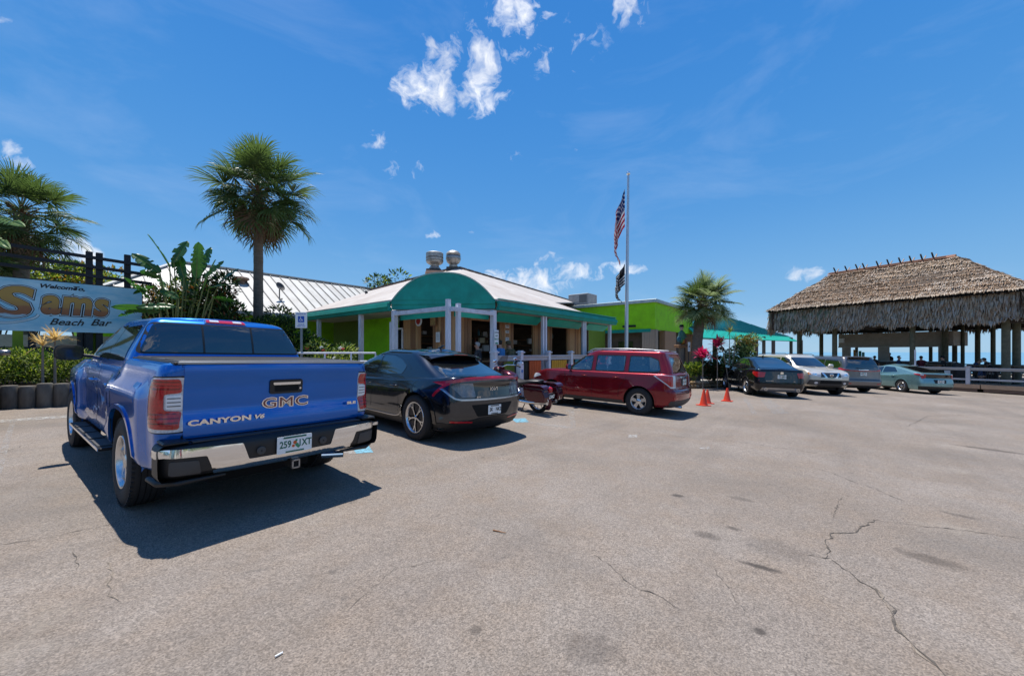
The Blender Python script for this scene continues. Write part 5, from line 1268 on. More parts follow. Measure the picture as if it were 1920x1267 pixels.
def quad(mb, pts, th, mat=None):                                    # slab from 4 (or 3) top points, thickness th downwards
    n = len(pts); vs = [Vector(p) for p in pts]+[Vector(p)-Vector((0, 0, th)) for p in pts]
    mb.add(vs, [tuple(range(n)), tuple(range(2*n-1, n-1, -1))]+[(i, n+i, n+(i+1) % n, (i+1) % n) for i in range(n)], mat)

def restaurant():
    t = thing('restaurant', 'low restaurant with a rounded teal canopy corner, white posts and cedar plank walls', 'building', BO, TH_)
    X1 = 10.9; Y1 = 9.3; zt, zb = 3.20, 2.86
    # floor slab
    MB().bx(.15, 26, .15, 9, -.35, .36).build('porch_floor', pmat('porch_concrete', (.30, .28, .26), .85, bump=.3), t)
    # walls behind the porch
    g = MB(); g.bx(1.25, 1.40, 4.5, 6.9, .36, 3.05); w = g.build('wall', M_green, t)
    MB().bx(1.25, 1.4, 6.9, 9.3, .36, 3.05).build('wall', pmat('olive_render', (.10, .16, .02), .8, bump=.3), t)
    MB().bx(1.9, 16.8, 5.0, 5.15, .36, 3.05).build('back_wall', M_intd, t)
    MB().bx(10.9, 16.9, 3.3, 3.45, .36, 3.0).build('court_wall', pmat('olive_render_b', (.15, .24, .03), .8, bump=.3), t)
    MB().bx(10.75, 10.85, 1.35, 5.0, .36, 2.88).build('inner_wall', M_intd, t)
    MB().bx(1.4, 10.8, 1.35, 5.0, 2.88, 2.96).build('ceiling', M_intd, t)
    # cedar planks, each its own board
    pm = MB(); pm.bx(-.068, .068, -.018, .018, 0, 1); pme = pm.mesh('plank'); vers = []
    for m in M_woodp: q = pme.copy(); q.materials.append(m); vers.append(q)
    r = random.Random(3)
    def planks(a, b, fixed, axis, z0=.36, z1=2.9):
        n = max(1, round(abs(b-a)/.145)); s = (b-a)/n
        for i in range(n):
            c = a+s*(i+.5); o = link('plank', vers[r.choice((0, 0, 1, 1, 2))], t, None, (c, fixed+r.uniform(-.006, .006), z0) if axis == 'x' else (fixed+r.uniform(-.006, .006), c, z0),
                     (0, 0, 0 if axis == 'x' else PI/2)); o.scale = (abs(s)/.145, 1, z1-z0)
    PY = 1.2
    for u0, u1 in ((857, 882), (940, 961), (1001, 1015), (1026, 1034), (1065, 1088)):
        planks(on_y(u0, PY), on_y(u1, PY), PY, 'x')
    for u0, u1 in ((757, 789), (812, 838)): planks(on_x(u0, 1.3), on_x(u1, 1.3), 1.3, 'y')
    planks(on_x(838, 1.3), 1.2, 1.3, 'y')
    # door and window frames in the openings
    wd = M_woodp[1]
    for u0, u1 in ((882, 940), (961, 1001), (1034, 1065)):
        x0, x1 = on_y(u0, PY), on_y(u1, PY)
        f = MB().bx(x0, x1, PY+.03, PY+.10, 2.62, 2.74).build('window_head', wd, t)
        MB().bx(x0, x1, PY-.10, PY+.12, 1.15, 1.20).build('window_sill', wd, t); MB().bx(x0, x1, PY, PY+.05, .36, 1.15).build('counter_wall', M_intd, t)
        MB().bx(x0, x0+.05, PY, PY+.08, 1.2, 2.62).build('window_frame', wd, t); MB().bx(x1-.05, x1, PY, PY+.08, 1.2, 2.62).build('window_frame', wd, t)
    y0, y1 = on_x(757, 1.3), on_x(747, 1.3)
    d = MB().bx(1.26, 1.30, y0+.02, y1+.35, .36, 2.35).build('door', M_dark, t)
    MB().bx(1.22, 1.27, y0-.02, y0+.03, .36, 2.40).bx(1.22, 1.27, y0-.02, y1+.35, 2.36, 2.42).build('door_frame', M_white, t)
    # interior clutter glimpsed through the openings
    cols = [(.5, .5, .5), (.35, .1, .06), (.55, .5, .35), (.1, .25, .3), (.6, .6, .62), (.3, .2, .1)]
    cm = [pmat('bar_item_%d' % i, c, .4) for i, c in enumerate(cols)]
    for k in range(46):
        x = r.uniform(1.9, 9.8); y = r.uniform(2.2, 4.6); z = r.choice((1.25, 1.55, 1.9, 2.2)); h = r.uniform(.12, .28)
        if k % 2: MB().lathe([(.001, 0), (.04, 0), (.04, h*.6), (.015, h*.75), (.015, h), (.001, h)], (x, y, z), n=8).build('bottle', cm[k % 6], t, 40)
        else: MB().bx(x, x+r.uniform(.1, .35), y, y+.1, z, z+h*.9).build('menu_board', cm[k % 6], t)
    for z in (1.22, 1.52, 1.87, 2.17): MB().bx(1.9, 9.9, 4.3, 4.75, z-.03, z).build('back_shelf', M_woodp[2], t)
    MB().bx(1.9, 9.9, 2.1, 2.5, .36, 1.25).build('bar_counter', M_woodp[2], t)
    # posts
    post = MB().bx(-.06, .06, -.06, .06, 0, 1).mesh('post'); post.materials.append(M_post)
    def P(x, y, z0, z1, w=1): o = link('post', post, t, None, (x, y, z0)); o.scale = (w, w, z1-z0); return o
    for u in (1020, 1095): x = on_y(u, .0); P(x-.09, 0, -.2, zb, .8); P(x+.09, 0, -.2, zb, .8)
    P(on_y(1143, .0), 0, -.2, zb, 1.1)
    xr = on_y(925, 0); P(xr, 0, -.2, zb-.02, 1.25)
    yl = on_x(740, 0); P(0, yl, -.2, zb, 1.25); P(0, yl+.2, -.2, 2.5, .6)
    P(0, on_x(677, 0), -.2, zb, 1.15); P(0, on_x(598, 0), -.2, zb, 1.1)
    P(.0, .10, -.2, 3.02, .95); P(.30, 0, -.2, 2.92, .95)
    MB().bx(.02, xr, -.07, .05, 2.68, 2.80).build('corner_beam', M_post, t); MB().bx(-.07, .05, .10, yl, 2.70, 2.82).build('corner_beam', M_post, t)
    # fascia: moulded band in three steps
    f = MB()
    def band(p, q, nrm, segs):
        p = Vector(p); q = Vector(q); n = Vector(nrm)
        for (z0, z1, o0, o1) in segs:
            vs = [p+n*o0+Vector((0, 0, z0)), q+n*o0+Vector((0, 0, z0)), q+n*o1+Vector((0, 0, z1)), p+n*o1+Vector((0, 0, z1))]
            b = [v-n*.14 for v in vs]; f.add(vs+b, [(0, 1, 2, 3), (7, 6, 5, 4), (0, 4, 5, 1), (3, 2, 6, 7), (0, 3, 7, 4), (1, 5, 6, 2)])
    seg = [(2.86, 2.98, .16, .20), (2.98, 3.12, .235, .20), (3.12, 3.21, .14, .10)]
    band((xr+.1, 0, 0), (X1, 0, 0), (0, -1, 0), seg); MB().bx(xr+.1, X1, -.16, -.06, 3.21, 3.235).build('fascia_trim', pmat('pale_teal_trim', (.10, .45, .36), .5), t); band((0, Y1, 0), (0, yl+.1, 0), (-1, 0, 0), seg)
    dn = Vector((-yl, -xr, 0)).normalized()
    f.build('fascia', M_teal, t)
    f = MB(); band((xr+.1, 0, 0), (0, yl+.1, 0), tuple(dn), [(2.90, 3.06, .10, .10), (3.06, 3.21, .13, .13)]); f.build('canopy_band', M_teal, t)
    # drop-down valances behind the posts
    v = MB()
    for a, b in ((on_y(930, .35), on_y(1014, .35)), (on_y(1025, .35), on_y(1092, .35)), (on_y(1100, .35), X1)):
        v.add([(a, .25, 2.84), (b, .25, 2.84), (b, .55, 2.60), (a, .55, 2.60), (a, .25, 2.80), (b, .25, 2.80), (b, .55, 2.56), (a, .55, 2.56)], [(0, 1, 2, 3), (7, 6, 5, 4), (0, 4, 5, 1), (3, 2, 6, 7)])
    v.build('valance', M_teal2, t)
    v = MB(); v.add([(.35, .2, 2.74), (xr, .2, 2.74), (xr, .2, 2.56), (.35, .2, 2.56), (.35, .24, 2.74), (xr, .24, 2.74), (xr, .24, 2.56), (.35, .24, 2.56)], [(0, 1, 2, 3), (7, 6, 5, 4), (3, 2, 6, 7), (0, 4, 5, 1)])
    v.add([(.2, .35, 2.74), (.2, yl, 2.74), (.2, yl, 2.56), (.2, .35, 2.56), (.24, .35, 2.74), (.24, yl, 2.74), (.24, yl, 2.56), (.24, .35, 2.56)], [(0, 1, 2, 3), (7, 6, 5, 4), (3, 2, 6, 7), (0, 4, 5, 1)])
    v.build('valance', M_teal2, t)
    # soffit
    s = MB(); quad(s, [(xr, .0, 2.88), (X1, 0, 2.88), (X1, 1.3, 2.88), (1.3, 1.3, 2.88)], .03); quad(s, [(0, yl, 2.88), (1.3, 1.3, 2.88), (1.3, Y1, 2.88), (0, Y1, 2.88)], .03)
    quad(s, [(xr, 0, 2.88), (1.3, 1.3, 2.88), (0, yl, 2.88)], .03); s.build('soffit', M_soff, t)
    # half-round canopy over the cut corner: shell running back into the roof, flat teal face with a light edge
    c0 = Vector((xr+.12, -.05, 3.2)); c1 = Vector((-.05, yl+.12, 3.2)); mid = (c0+c1)/2; hw = (c1-c0).length/2*.95; ux = (c1-c0).normalized(); back = -dn
    n = 28; H = .86; fr = []; bk = []
    for i in range(n+1):
        a = PI*i/n; p = mid-ux*hw*math.cos(a)*1.0+Vector((0, 0, H*(1-abs(math.cos(a))**2.5))); fr.append(p+dn*.12); bk.append(p+back*2.6+Vector((0, 0, .15*math.sin(a))))
    m = MB(); m.add(fr, [tuple(range(n+1))]); m.build('canopy_face', M_teal, t)
    m = MB(); m.add([p+dn*.02+(p-mid).normalized()*.03 for p in fr]+[p-dn*.10+(p-mid).normalized()*.03 for p in fr]+[p-dn*.10-(p-mid).normalized()*.01 for p in fr]+[p+dn*.02-(p-mid).normalized()*.01 for p in fr],
                  [(k*(n+1)+i, k*(n+1)+i+1, ((k+1) % 4)*(n+1)+i+1, ((k+1) % 4)*(n+1)+i) for k in range(4) for i in range(n)])
    m.build('canopy_edge', pmat('canvas_edge', (.25, .42, .38), .6), t, 40)
    m = MB(); m.add(fr+bk, [(i, i+1, n+2+i, n+1+i) for i in range(n)]); m.build('canopy_shell', M_roofw, t, 50)
    # roof
    inv = Matrix.Rotation(-TH_, 4, 'Z') @ Matrix.Translation(-Vector(BO))
    def scr(u, v, Y): return inv @ Vector(((u-960)/730*Y, Y, EYE+(660-v)/730*Y))
    ap = scr(858, 502, 17.4); Q = Vector((on_y(1092, -.1), -.1, 3.24)); T = scr(1080, 567, 31.5); Q2 = Vector((X1, -.1, 3.20)); T2 = T+Vector((2, 6, -2.5))
    fw = inv.inverted(); C1 = min((ap.lerp(Q, i/200) for i in range(1, 200)), key=lambda p_: abs(960+730*(fw @ p_).x/(fw @ p_).y-1041))
    cR = Vector((xr+.1, -.12, 3.215)); cL = Vector((-.12, yl+.1, 3.215)); L2 = scr(694, 545, 20.0); eL = Vector((-.12, Y1, 3.215)); eL2 = Vector((1.0, Y1+2, 3.3))
    BK = Vector((9, 13, 3.3))
    m = MB(); quad(m, [cR, Q, ap], .06); m.build('roof', M_roofw, t)
    m = MB(); quad(m, [C1, T, ap], .06); m.build('roof', pmat('weathered_membrane_b', (.46, .43, .40), .8, var=0, scale=1.4, col2=(.33, .29, .26)), t)
    m = MB(); quad(m, [cL, cR, ap], .06); quad(m, [eL, cL, ap], .06); m.build('roof', M_roofw, t)
    m = MB(); quad(m, [eL, ap, L2], .06); quad(m, [eL, L2, eL2], .06); quad(m, [L2, ap, BK], .06); quad(m, [ap, T, T2, BK], .06); quad(m, [Q, Q2, Vector((X1, 3.4, 3.2)), Vector((Q.x, 3.4, 3.2))], .06); m.build('roof', M_roofw, t)
    for a, b in ((ap, T), (ap, L2)):
        k = 26
        for i in range(k):
            p = a.lerp(b, (i+.5)/k); MB().beam(p+Vector((0, 0, .03))-(b-a)*.42/k, p+Vector((0, 0, .03))+(b-a)*.42/k, .22, .05).build('ridge_cap', pmat('ridge_cap', (.17, .13, .11), .8, var=.3), t)
    # roof vent pipe
    p = scr(687, 552, 17.5); MB().tube(p-Vector((0, 0, .35)), p+Vector((0, 0, .15)), .06).build('vent_pipe', M_grey, t, 40)
    # outlet hood near the fans
    p = scr(817, 511, 16.6); MB().beam(p+Vector((-.3, .3, 0)), p+Vector((.3, -.1, .02)), .5, .10).build('roof_hatch', pmat('rust_cap', (.42, .26, .18), .8), t)
    return t, scr, xr, yl
REST, scr, XR, YL = restaurant()

# porch railing with coloured panels
def railing():
    t = thing('porch_railing', 'grey timber railing with capped posts and coloured panels along the restaurant porch', 'railing', BO, TH_)
    yy = -.28
    cap = MB(); cap.bx(-.07, .07, -.07, .07, 0, 1.12); cap.bx(-.11, .11, -.11, .11, 1.12, 1.16); cap.bx(-.07, .07, -.07, .07, 1.16, 1.20); pm = cap.mesh('p'); pm.materials.append(M_post)
    xs = [on_y(u, yy) for u in (927, 976, 1028, 1070, 1108)]+[on_y(1140, yy)]
    for x in xs: link('post', pm, t, None, (x, yy, .36), (0, 0, PI/4*0))
    for a, b in zip(xs, xs[1:]):
        MB().bx(a+.07, b-.07, yy-.07, yy+.07, 1.34, 1.40).build('top_rail', M_ledge, t, bevel=.006)
        MB().bx(a+.07, b-.07, yy-.03, yy+.03, 1.22, 1.335).build('upper_rail', M_ledge, t); MB().bx(a+.07, b-.07, yy-.03, yy+.03, .44, .52).build('lower_rail', M_ledge, t)
    for (u0, u1, col, nm) in ((945, 964, (.16, .22, .02), 'green_slat'), (992, 1014, (.52, .085, .012), 'orange_slat'), (1034, 1062, (.56, .27, .012), 'yellow_slat'), (1078, 1100, (.02, .2, .25), 'blue_slat')):
        m = pmat(nm, col, .6, var=.25, scale=6, stretch=(8, 8, 1)); x0, x1 = on_y(u0, yy), on_y(u1, yy); n = 7; s = (x1-x0)/n
        for i in range(n): MB().bx(x0+i*s+.008, x0+(i+1)*s-.008, yy-.02, yy+.01, .58, 1.20).build('panel_slat', m, t)
        MB().bx(x0-.04, x1+.04, yy+.012, yy+.03, .55, 1.22).build('panel_back', M_dark, t)
    return t
railing()
def fan(x, y, z, s, lab):
    t = thing('exhaust_fan', lab, 'roof fan', (x, y, z), 0, None); t.scale = (.76, .76, .94)
    m = pmat('galvanised_metal', (.36, .34, .31), .5, .7, var=.35, scale=5, bump=.2)
    MB().bx(-.42*s, .42*s, -.42*s, .42*s, -.5, .10).build('curb', pmat('dark_curb', (.06, .06, .055), .8), t, bevel=.02)
    MB().lathe([(.30*s, .10), (.34*s, .14), (.30*s, .20), (.24*s, .26), (.25*s, .32), (.36*s, .36), (.47*s, .42), (.50*s, .50), (.50*s, .62), (.48*s, .64), (.50*s, .66), (.50*s, .86), (.47*s, .88), (.001, .90)] if s > .9 else
               [(.28*s, .10), (.30*s, .20), (.24*s, .24), (.42*s, .34), (.50*s, .46), (.52*s, .56), (.50*s, .60), (.46*s, .66), (.50*s, .74), (.44*s, .82), (.30*s, .88), (.001, .90)], n=24).build('housing', m, t, 35)
    for z_ in (.5, .64): MB().lathe([(.505*s, z_), (.515*s, z_+.01), (.505*s, z_+.02)], n=24).build('band', M_grey, t, 40)
    return t
Y_ = 17.0; fan((815-960)/730*Y_, Y_, EYE+(660-510)/730*Y_, .98, 'tall round metal exhaust fan on the roof ridge, left one of two')
Y_ = 17.4; fan((850-960)/730*Y_, Y_, EYE+(660-506)/730*Y_, .85, 'shorter mushroom shaped exhaust fan on the roof ridge, right one of two')

# ---------------------------------------------------------------- white metal roof building on the left
def metal_building():
    t = thing('annex_building', 'single storey annex with a white standing seam metal roof behind the tall palm', 'building', BO, TH_)
    ye, yr_ = 10.4, 14.4; ze, zr = 3.2, 5.55; x0, x1, xr0 = -6.8, 7.5, -3.3
    MB().bx(x0+.5, x1, ye+.5, ye+.65, -.3, 3.2).build('wall', M_green, t)
    MB().bx(x0+.5, x0+.65, ye+.65, 17.5, -.3, 3.2).build('wall', M_green, t)
    for x, w in ((-4.2, 1.4), (-1.6, 1.2)):
        f = MB().bx(x, x+w, ye+.44, ye+.49, 1.0, 2.2).build('window', M_glassd, t); MB().bx(x-.06, x+w+.06, ye+.42, ye+.47, .94, 1.0).build('window_sill', M_white, t)
    m = MB(); quad(m, [(x0, ye, ze), (x1, ye, ze), (x1, yr_, zr), (xr0, yr_, zr)], .06)
    quad(m, [(x0, 18.4, ze), (x0, ye, ze), (xr0, yr_, zr)], .06); quad(m, [(x1, 18.4, ze), (x0, 18.4, ze), (xr0, yr_, zr), (x1, yr_, zr)], .06)
    m.build('roof', M_metal, t)
    dz = (zr-ze)/(yr_-ye)
    x = x0+.25
    while x < x1:
        k = min(1, max(.03, (x-x0)/(xr0-x0))); yt = ye+(yr_-ye)*k; zt = ze+(zr-ze)*k
        MB().beam((x, ye-.01, ze+.02), (x, yt, zt+.02), .035, .05).build('roof_rib', M_rib, t); x += .46
    y = ye+.25
    while y < 18.2:
        k = min(1, (y-ye)/(yr_-ye)) if y < yr_ else min(1, (18.4-y)/4); xt = x0+(xr0-x0)*k
        MB().beam((x0-.01, y, ze+.02), (xt, y, ze+(zr-ze)*k+.02), .035, .05).build('roof_rib', M_rib, t); y += .46
    MB().beam((xr0, yr_, zr+.04), (x1, yr_, zr+.04), .25, .05).build('ridge_cap', M_metal, t); MB().beam((x0, ye, ze+.04), (xr0, yr_, zr+.05), .18, .05).build('hip_cap', M_metal, t)
    MB().bx(x0-.03, x1, ye-.10, ye-.02, ze-.16, ze+.01).build('gutter', pmat('gutter_metal', (.35, .35, .34), .5, .5), t)
    return t
metal_building()
inv_b = Matrix.Rotation(-TH_, 4, 'Z') @ Matrix.Translation(-Vector(BO))
def roofpt(u, v, Y): return Vector(((u-960)/730*Y, Y, EYE+(660-v)/730*Y))
# turbine on the metal roof and a small satellite dish
def on_metal_roof(u, v):                                            # hit the metal roof plane under a pixel
    o = inv_b @ Vector((0, 0, EYE)); d = inv_b.to_3x3() @ px_dir(u, v); s = (5.55-3.2)/4
    # z = 3.2 + s*(y-10.4)
    k = (3.2+s*(o.y-10.4)-o.z)/(d.z-s*d.y); return Vector((0, 0, EYE))+px_dir(u, v)*k
p = on_metal_roof(452, 530)
t = thing('roof_turbine', 'rusty low turbine vent on the white metal roof', 'roof vent', p)
MB().lathe([(.16, -.2), (.16, .06), (.24, .10), (.34, .16), (.30, .24), (.12, .28), (.001, .285)], n=20).build('turbine', pmat('rusty_vent', (.20, .13, .09), .7, .3, var=.5, scale=8), t, 40)
for i in range(14): a = 2*PI*i/14; MB().beam((.24*math.cos(a), .24*math.sin(a), .08), (.32*math.cos(a+.3), .32*math.sin(a+.3), .24), .02, .01).build('vane', M_grey, t)
p = on_metal_roof(524, 560)
t = thing('satellite_dish', 'small dark satellite dish standing on the white metal roof', 'satellite dish', p)
MB().tube((0, 0, -.1), (0, 0, .45), .025).beam((-.15, 0, 0), (.15, 0, 0), .04, .04).build('mast', M_grey, t)
MB().lathe([(.001, 0), (.12, .015), (.22, .06), (.225, .055), (.12, .005), (.001, -.01)], (.04, -.05, .55), (.9, -.3, .5), 18).build('dish', M_grey, t, 40)
MB().tube((.04, -.05, .45), (.28, -.13, .60), .01).build('feed_arm', M_grey, t)

# ---------------------------------------------------------------- lime green flat-roofed wing
def green_wing():
    t = thing('green_wing', 'lime green flat roofed block with a pale metal edge behind the flagpole', 'building', BO, TH_)
    X0, X1, Y0, Y1, zb, zt = 17.0, 25.8, 0.0, 13.0, 2.93, 4.62
    MB().bx(X0, X0+.2, Y0, Y1, zb, zt).build('parapet_wall', M_green, t); MB().bx(X0+.2, X1, Y0, Y0+.2, zb, zt).build('parapet_wall', M_green, t)
    MB().bx(X0+.2, X1, Y0+.2, Y1, zt-.4, zt-.3).build('roof', M_roofw, t)
    q = pmat('pale_flashing', (.42, .47, .46), .5, .3, var=.2)
    MB().bx(X0-.14, X0+.3, Y0-.14, Y1, zt, zt+.20).bx(X0+.3, X1+.1, Y0-.14, Y0+.3, zt, zt+.20).build('roof_edge', q, t, bevel=.01)
    MB().bx(X0-.05, X0, .25, Y1, zb-.16, zb+.04).build('teal_strip', M_teal, t)
    MB().bx(X0+.3, X1, .5, .6, .0, zb).build('inner_wall', M_intd, t); MB().bx(X0+.5, X0+.6, .5, Y1, 0, zb).build('inner_wall', M_intd, t)
    pm = MB().bx(-.075, .075, -.02, .02, 0, 1).mesh('plank'); vers = []
    mw = [pmat('weathered_plank_%s' % n, c, .85, var=0, scale=3, col2=c2, stretch=(9, 9, .7), bump=.5, bscale=14) for n, c, c2 in (('grey', (.42, .34, .27), (.25, .19, .145)), ('brown', (.46, .28, .16), (.28, .16, .09)))]
    for m in mw: z = pm.copy(); z.materials.append(m); vers.append(z)
    r = random.Random(5)
    def col(x0, x1, y0, y1, gi):
        for a in range(max(1, round((y1-y0)/.16))):
            o = link('plank', vers[gi], t, None, (x0-.02, y0+(a+.5)*.16, -.3), (0, 0, PI/2)); o.scale = (1, 1, zb+.3-r.uniform(0, .03))
        for a in range(max(1, round((x1-x0)/.16))):
            o = link('plank', vers[gi], t, None, (x0+(a+.5)*.16, y0-.02, -.3)); o.scale = (1, 1, zb+.3-r.uniform(0, .03))
        MB().bx(x0, x1, y0, y1, -.3, zb-.01).build('column_core', M_intd, t)
    ya = on_x(1203, X0); col(X0, X0+.45, .0, max(.5, ya), 0); xa = on_y(1246, 0); xb = on_y(1266, 0); col(xa, xb, 0, .4, 1); col(X1-.8, X1, 0, .4, 1)
    w = MB().bx(X0+.46, X0+.50, 1.6, 2.6, 1.0, 2.2).build('window', M_glassd, t)
    o = MB(); y = on_x(1180, X0); o.bx(X0-.06, X0, y-.45, y+.45, 3.12, 3.26).build('wall_lamp', M_black, t, bevel=.02)
    return t
green_wing()
p = bw(17.4, 5.4, 4.75)
t = thing('rooftop_unit', 'boxy grey air conditioning unit on the green block roof', 'air conditioner', p, TH_)
MB().bx(-.1, 1.3, -.6, 1.0, .15, .95).build('casing', pmat('unit_grey', (.30, .29, .28), .6, .3, var=.25), t, bevel=.02)
MB().bx(-.105, -.1, -.5, .1, .3, .85).build('side_panel', pmat('unit_dark', (.12, .12, .12), .6), t)
MB().bx(-.1, .8, 1.4, 3.2, .15, .42).build('duct', pmat('rusty_vent', (.20, .13, .09), .7), t); MB().bx(-.2, 1.5, -.7, 3.3, 0, .15).build('base_frame', M_grey, t)

# ---------------------------------------------------------------- teal roofed pavilion behind the right row
def pavilion():
    t = thing('open_pavilion', 'open sided pavilion with a teal metal roof and posts framing the sky', 'pavilion')
    E0 = Vector((*wp(1311, 29.5), 0)); E1 = Vector((*wp(1496, 37.0), 0)); D = (E1-E0).normalized(); Nn = Vector((-D.y, D.x, 0)); Ln = (E1-E0).length
    P = lambda a, b, z: E0+D*a+Nn*b+Vector((0, 0, z))
    m = MB(); m.add([P(0, 0, 2.62), P(Ln, 0, 2.55), P(Ln, .6, 2.95), P(0, .9, 3.40), P(0, 0, 2.55), P(Ln, 0, 2.50), P(Ln, .6, 2.85), P(0, .9, 3.3)],
                  [(0, 1, 2, 3), (7, 6, 5, 4), (0, 4, 5, 1), (0, 3, 7, 4), (1, 5, 6, 2), (3, 2, 6, 7)]); m.build('awning', pmat('bright_teal_awning', (.015, .38, .28), .5, var=.1), t)
    m = MB(); ra = P(5, 5.0, 5.0); rb = P(Ln-2, 5.0, 4.9); m_ = pmat('teal_metal_roof', (.008, .17, .18), .4, .3, var=.15)
    quad(m, [P(0, .9, 3.42), P(Ln, .6, 2.97), rb, ra], .06); quad(m, [P(0, 9, 3.4), P(0, .9, 3.42), ra], .06); quad(m, [P(Ln, .6, 2.97), P(Ln, 9, 3), rb], .06); quad(m, [P(Ln, 9, 3), P(0, 9, 3.4), ra, rb], .06)
    m.build('roof', m_, t)
    for i in range(1, 34):
        k = i/34; a = P(Ln*k, .9-.3*k, 3.46-.45*k); q = max(0, min(1, (Ln*k)/5, (Ln-Ln*k)/2)); b = P(Ln*k+0, .9+(4.1)*q, (3.46-.45*k)*(1-q)+4.98*q)
        if (b-a).length > .3: MB().beam(a, b, .06, .06).build('roof_rib', m_, t)
    for u, w in ((1318, .2), (1411, .22), (1440, .2), (1491, .2)):
        r_ = (u-960)/730; a = (r_*E0.y-E0.x)/(D.x-r_*D.y); c = P(a, .35, 0); MB().bx(-w/2, w/2, -w/2, w/2, -1.3, 2.9).build('post', pmat('grey_post', (.22, .21, .20), .8), t, loc=tuple(c), rot=(0, 0, math.atan2(D.y, D.x)))
    for u in (1340, 1418, 1450, 1502):
        r_ = (u-960)/730; q = E0+Nn*7; a = (r_*q.y-q.x)/(D.x-r_*D.y); c = P(a, 7, 0); MB().bx(-.15, .15, -.15, .15, -1.3, 3.1).build('post', pmat('dark_post', (.05, .04, .035), .8), t, loc=tuple(c), rot=(0, 0, math.atan2(D.y, D.x)))
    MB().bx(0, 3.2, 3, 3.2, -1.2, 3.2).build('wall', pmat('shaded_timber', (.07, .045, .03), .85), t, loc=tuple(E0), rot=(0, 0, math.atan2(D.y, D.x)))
    MB().bx(0, Ln+1, .5, 7, -1.3, .05).build('deck', M_deck, t, loc=tuple(E0), rot=(0, 0, math.atan2(D.y, D.x)))
    return t
pavilion()
# ---------------------------------------------------------------- thatched pavilion, deck and railing
HO = Vector((27.7, 21.6, 0)); HA = math.atan2(-.87, .49); HX = Vector((math.cos(HA), math.sin(HA), 0)); HY = Vector((-HX.y, HX.x, 0))
def hx(u, y):                                                      # local x on the line y = const seen at column u
    r = (u-960)/730; q = HO+HY*y; return (r*q.y-q.x)/(HX.x-r*HX.y)
DZ = -.31
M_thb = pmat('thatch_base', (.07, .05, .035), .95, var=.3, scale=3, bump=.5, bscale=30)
M_th = [pmat('thatch_%s' % n, c, .9, var=0, scale=2.2, col2=c2) for n, c, c2 in
        (('tan', (.40, .29, .195), (.30, .215, .145)), ('brown', (.28, .185, .12), (.20, .13, .08)), ('grey', (.46, .39, .32), (.33, .27, .22)), ('pale', (.46, .38, .29), (.36, .29, .22)), ('moss', (.19, .22, .14), (.14, .16, .10)))]
def blade(vs, fs, ms, p, d, n, L, w, lift, r, m):
    s = d.cross(n).normalized()*w/2; o = len(vs); tw = n*r.uniform(-.5, .5)*w
    q = p+d*L*.55+n*lift*.6; e = p+d*L+n*lift*r.uniform(.2, 1.3)
    vs += [p-s, p+s, q+s*1.0+tw, q-s*1.0-tw, e]; fs += [(o, o+1, o+2, o+3), (o+3, o+2, o+4)]; ms += [m, m]
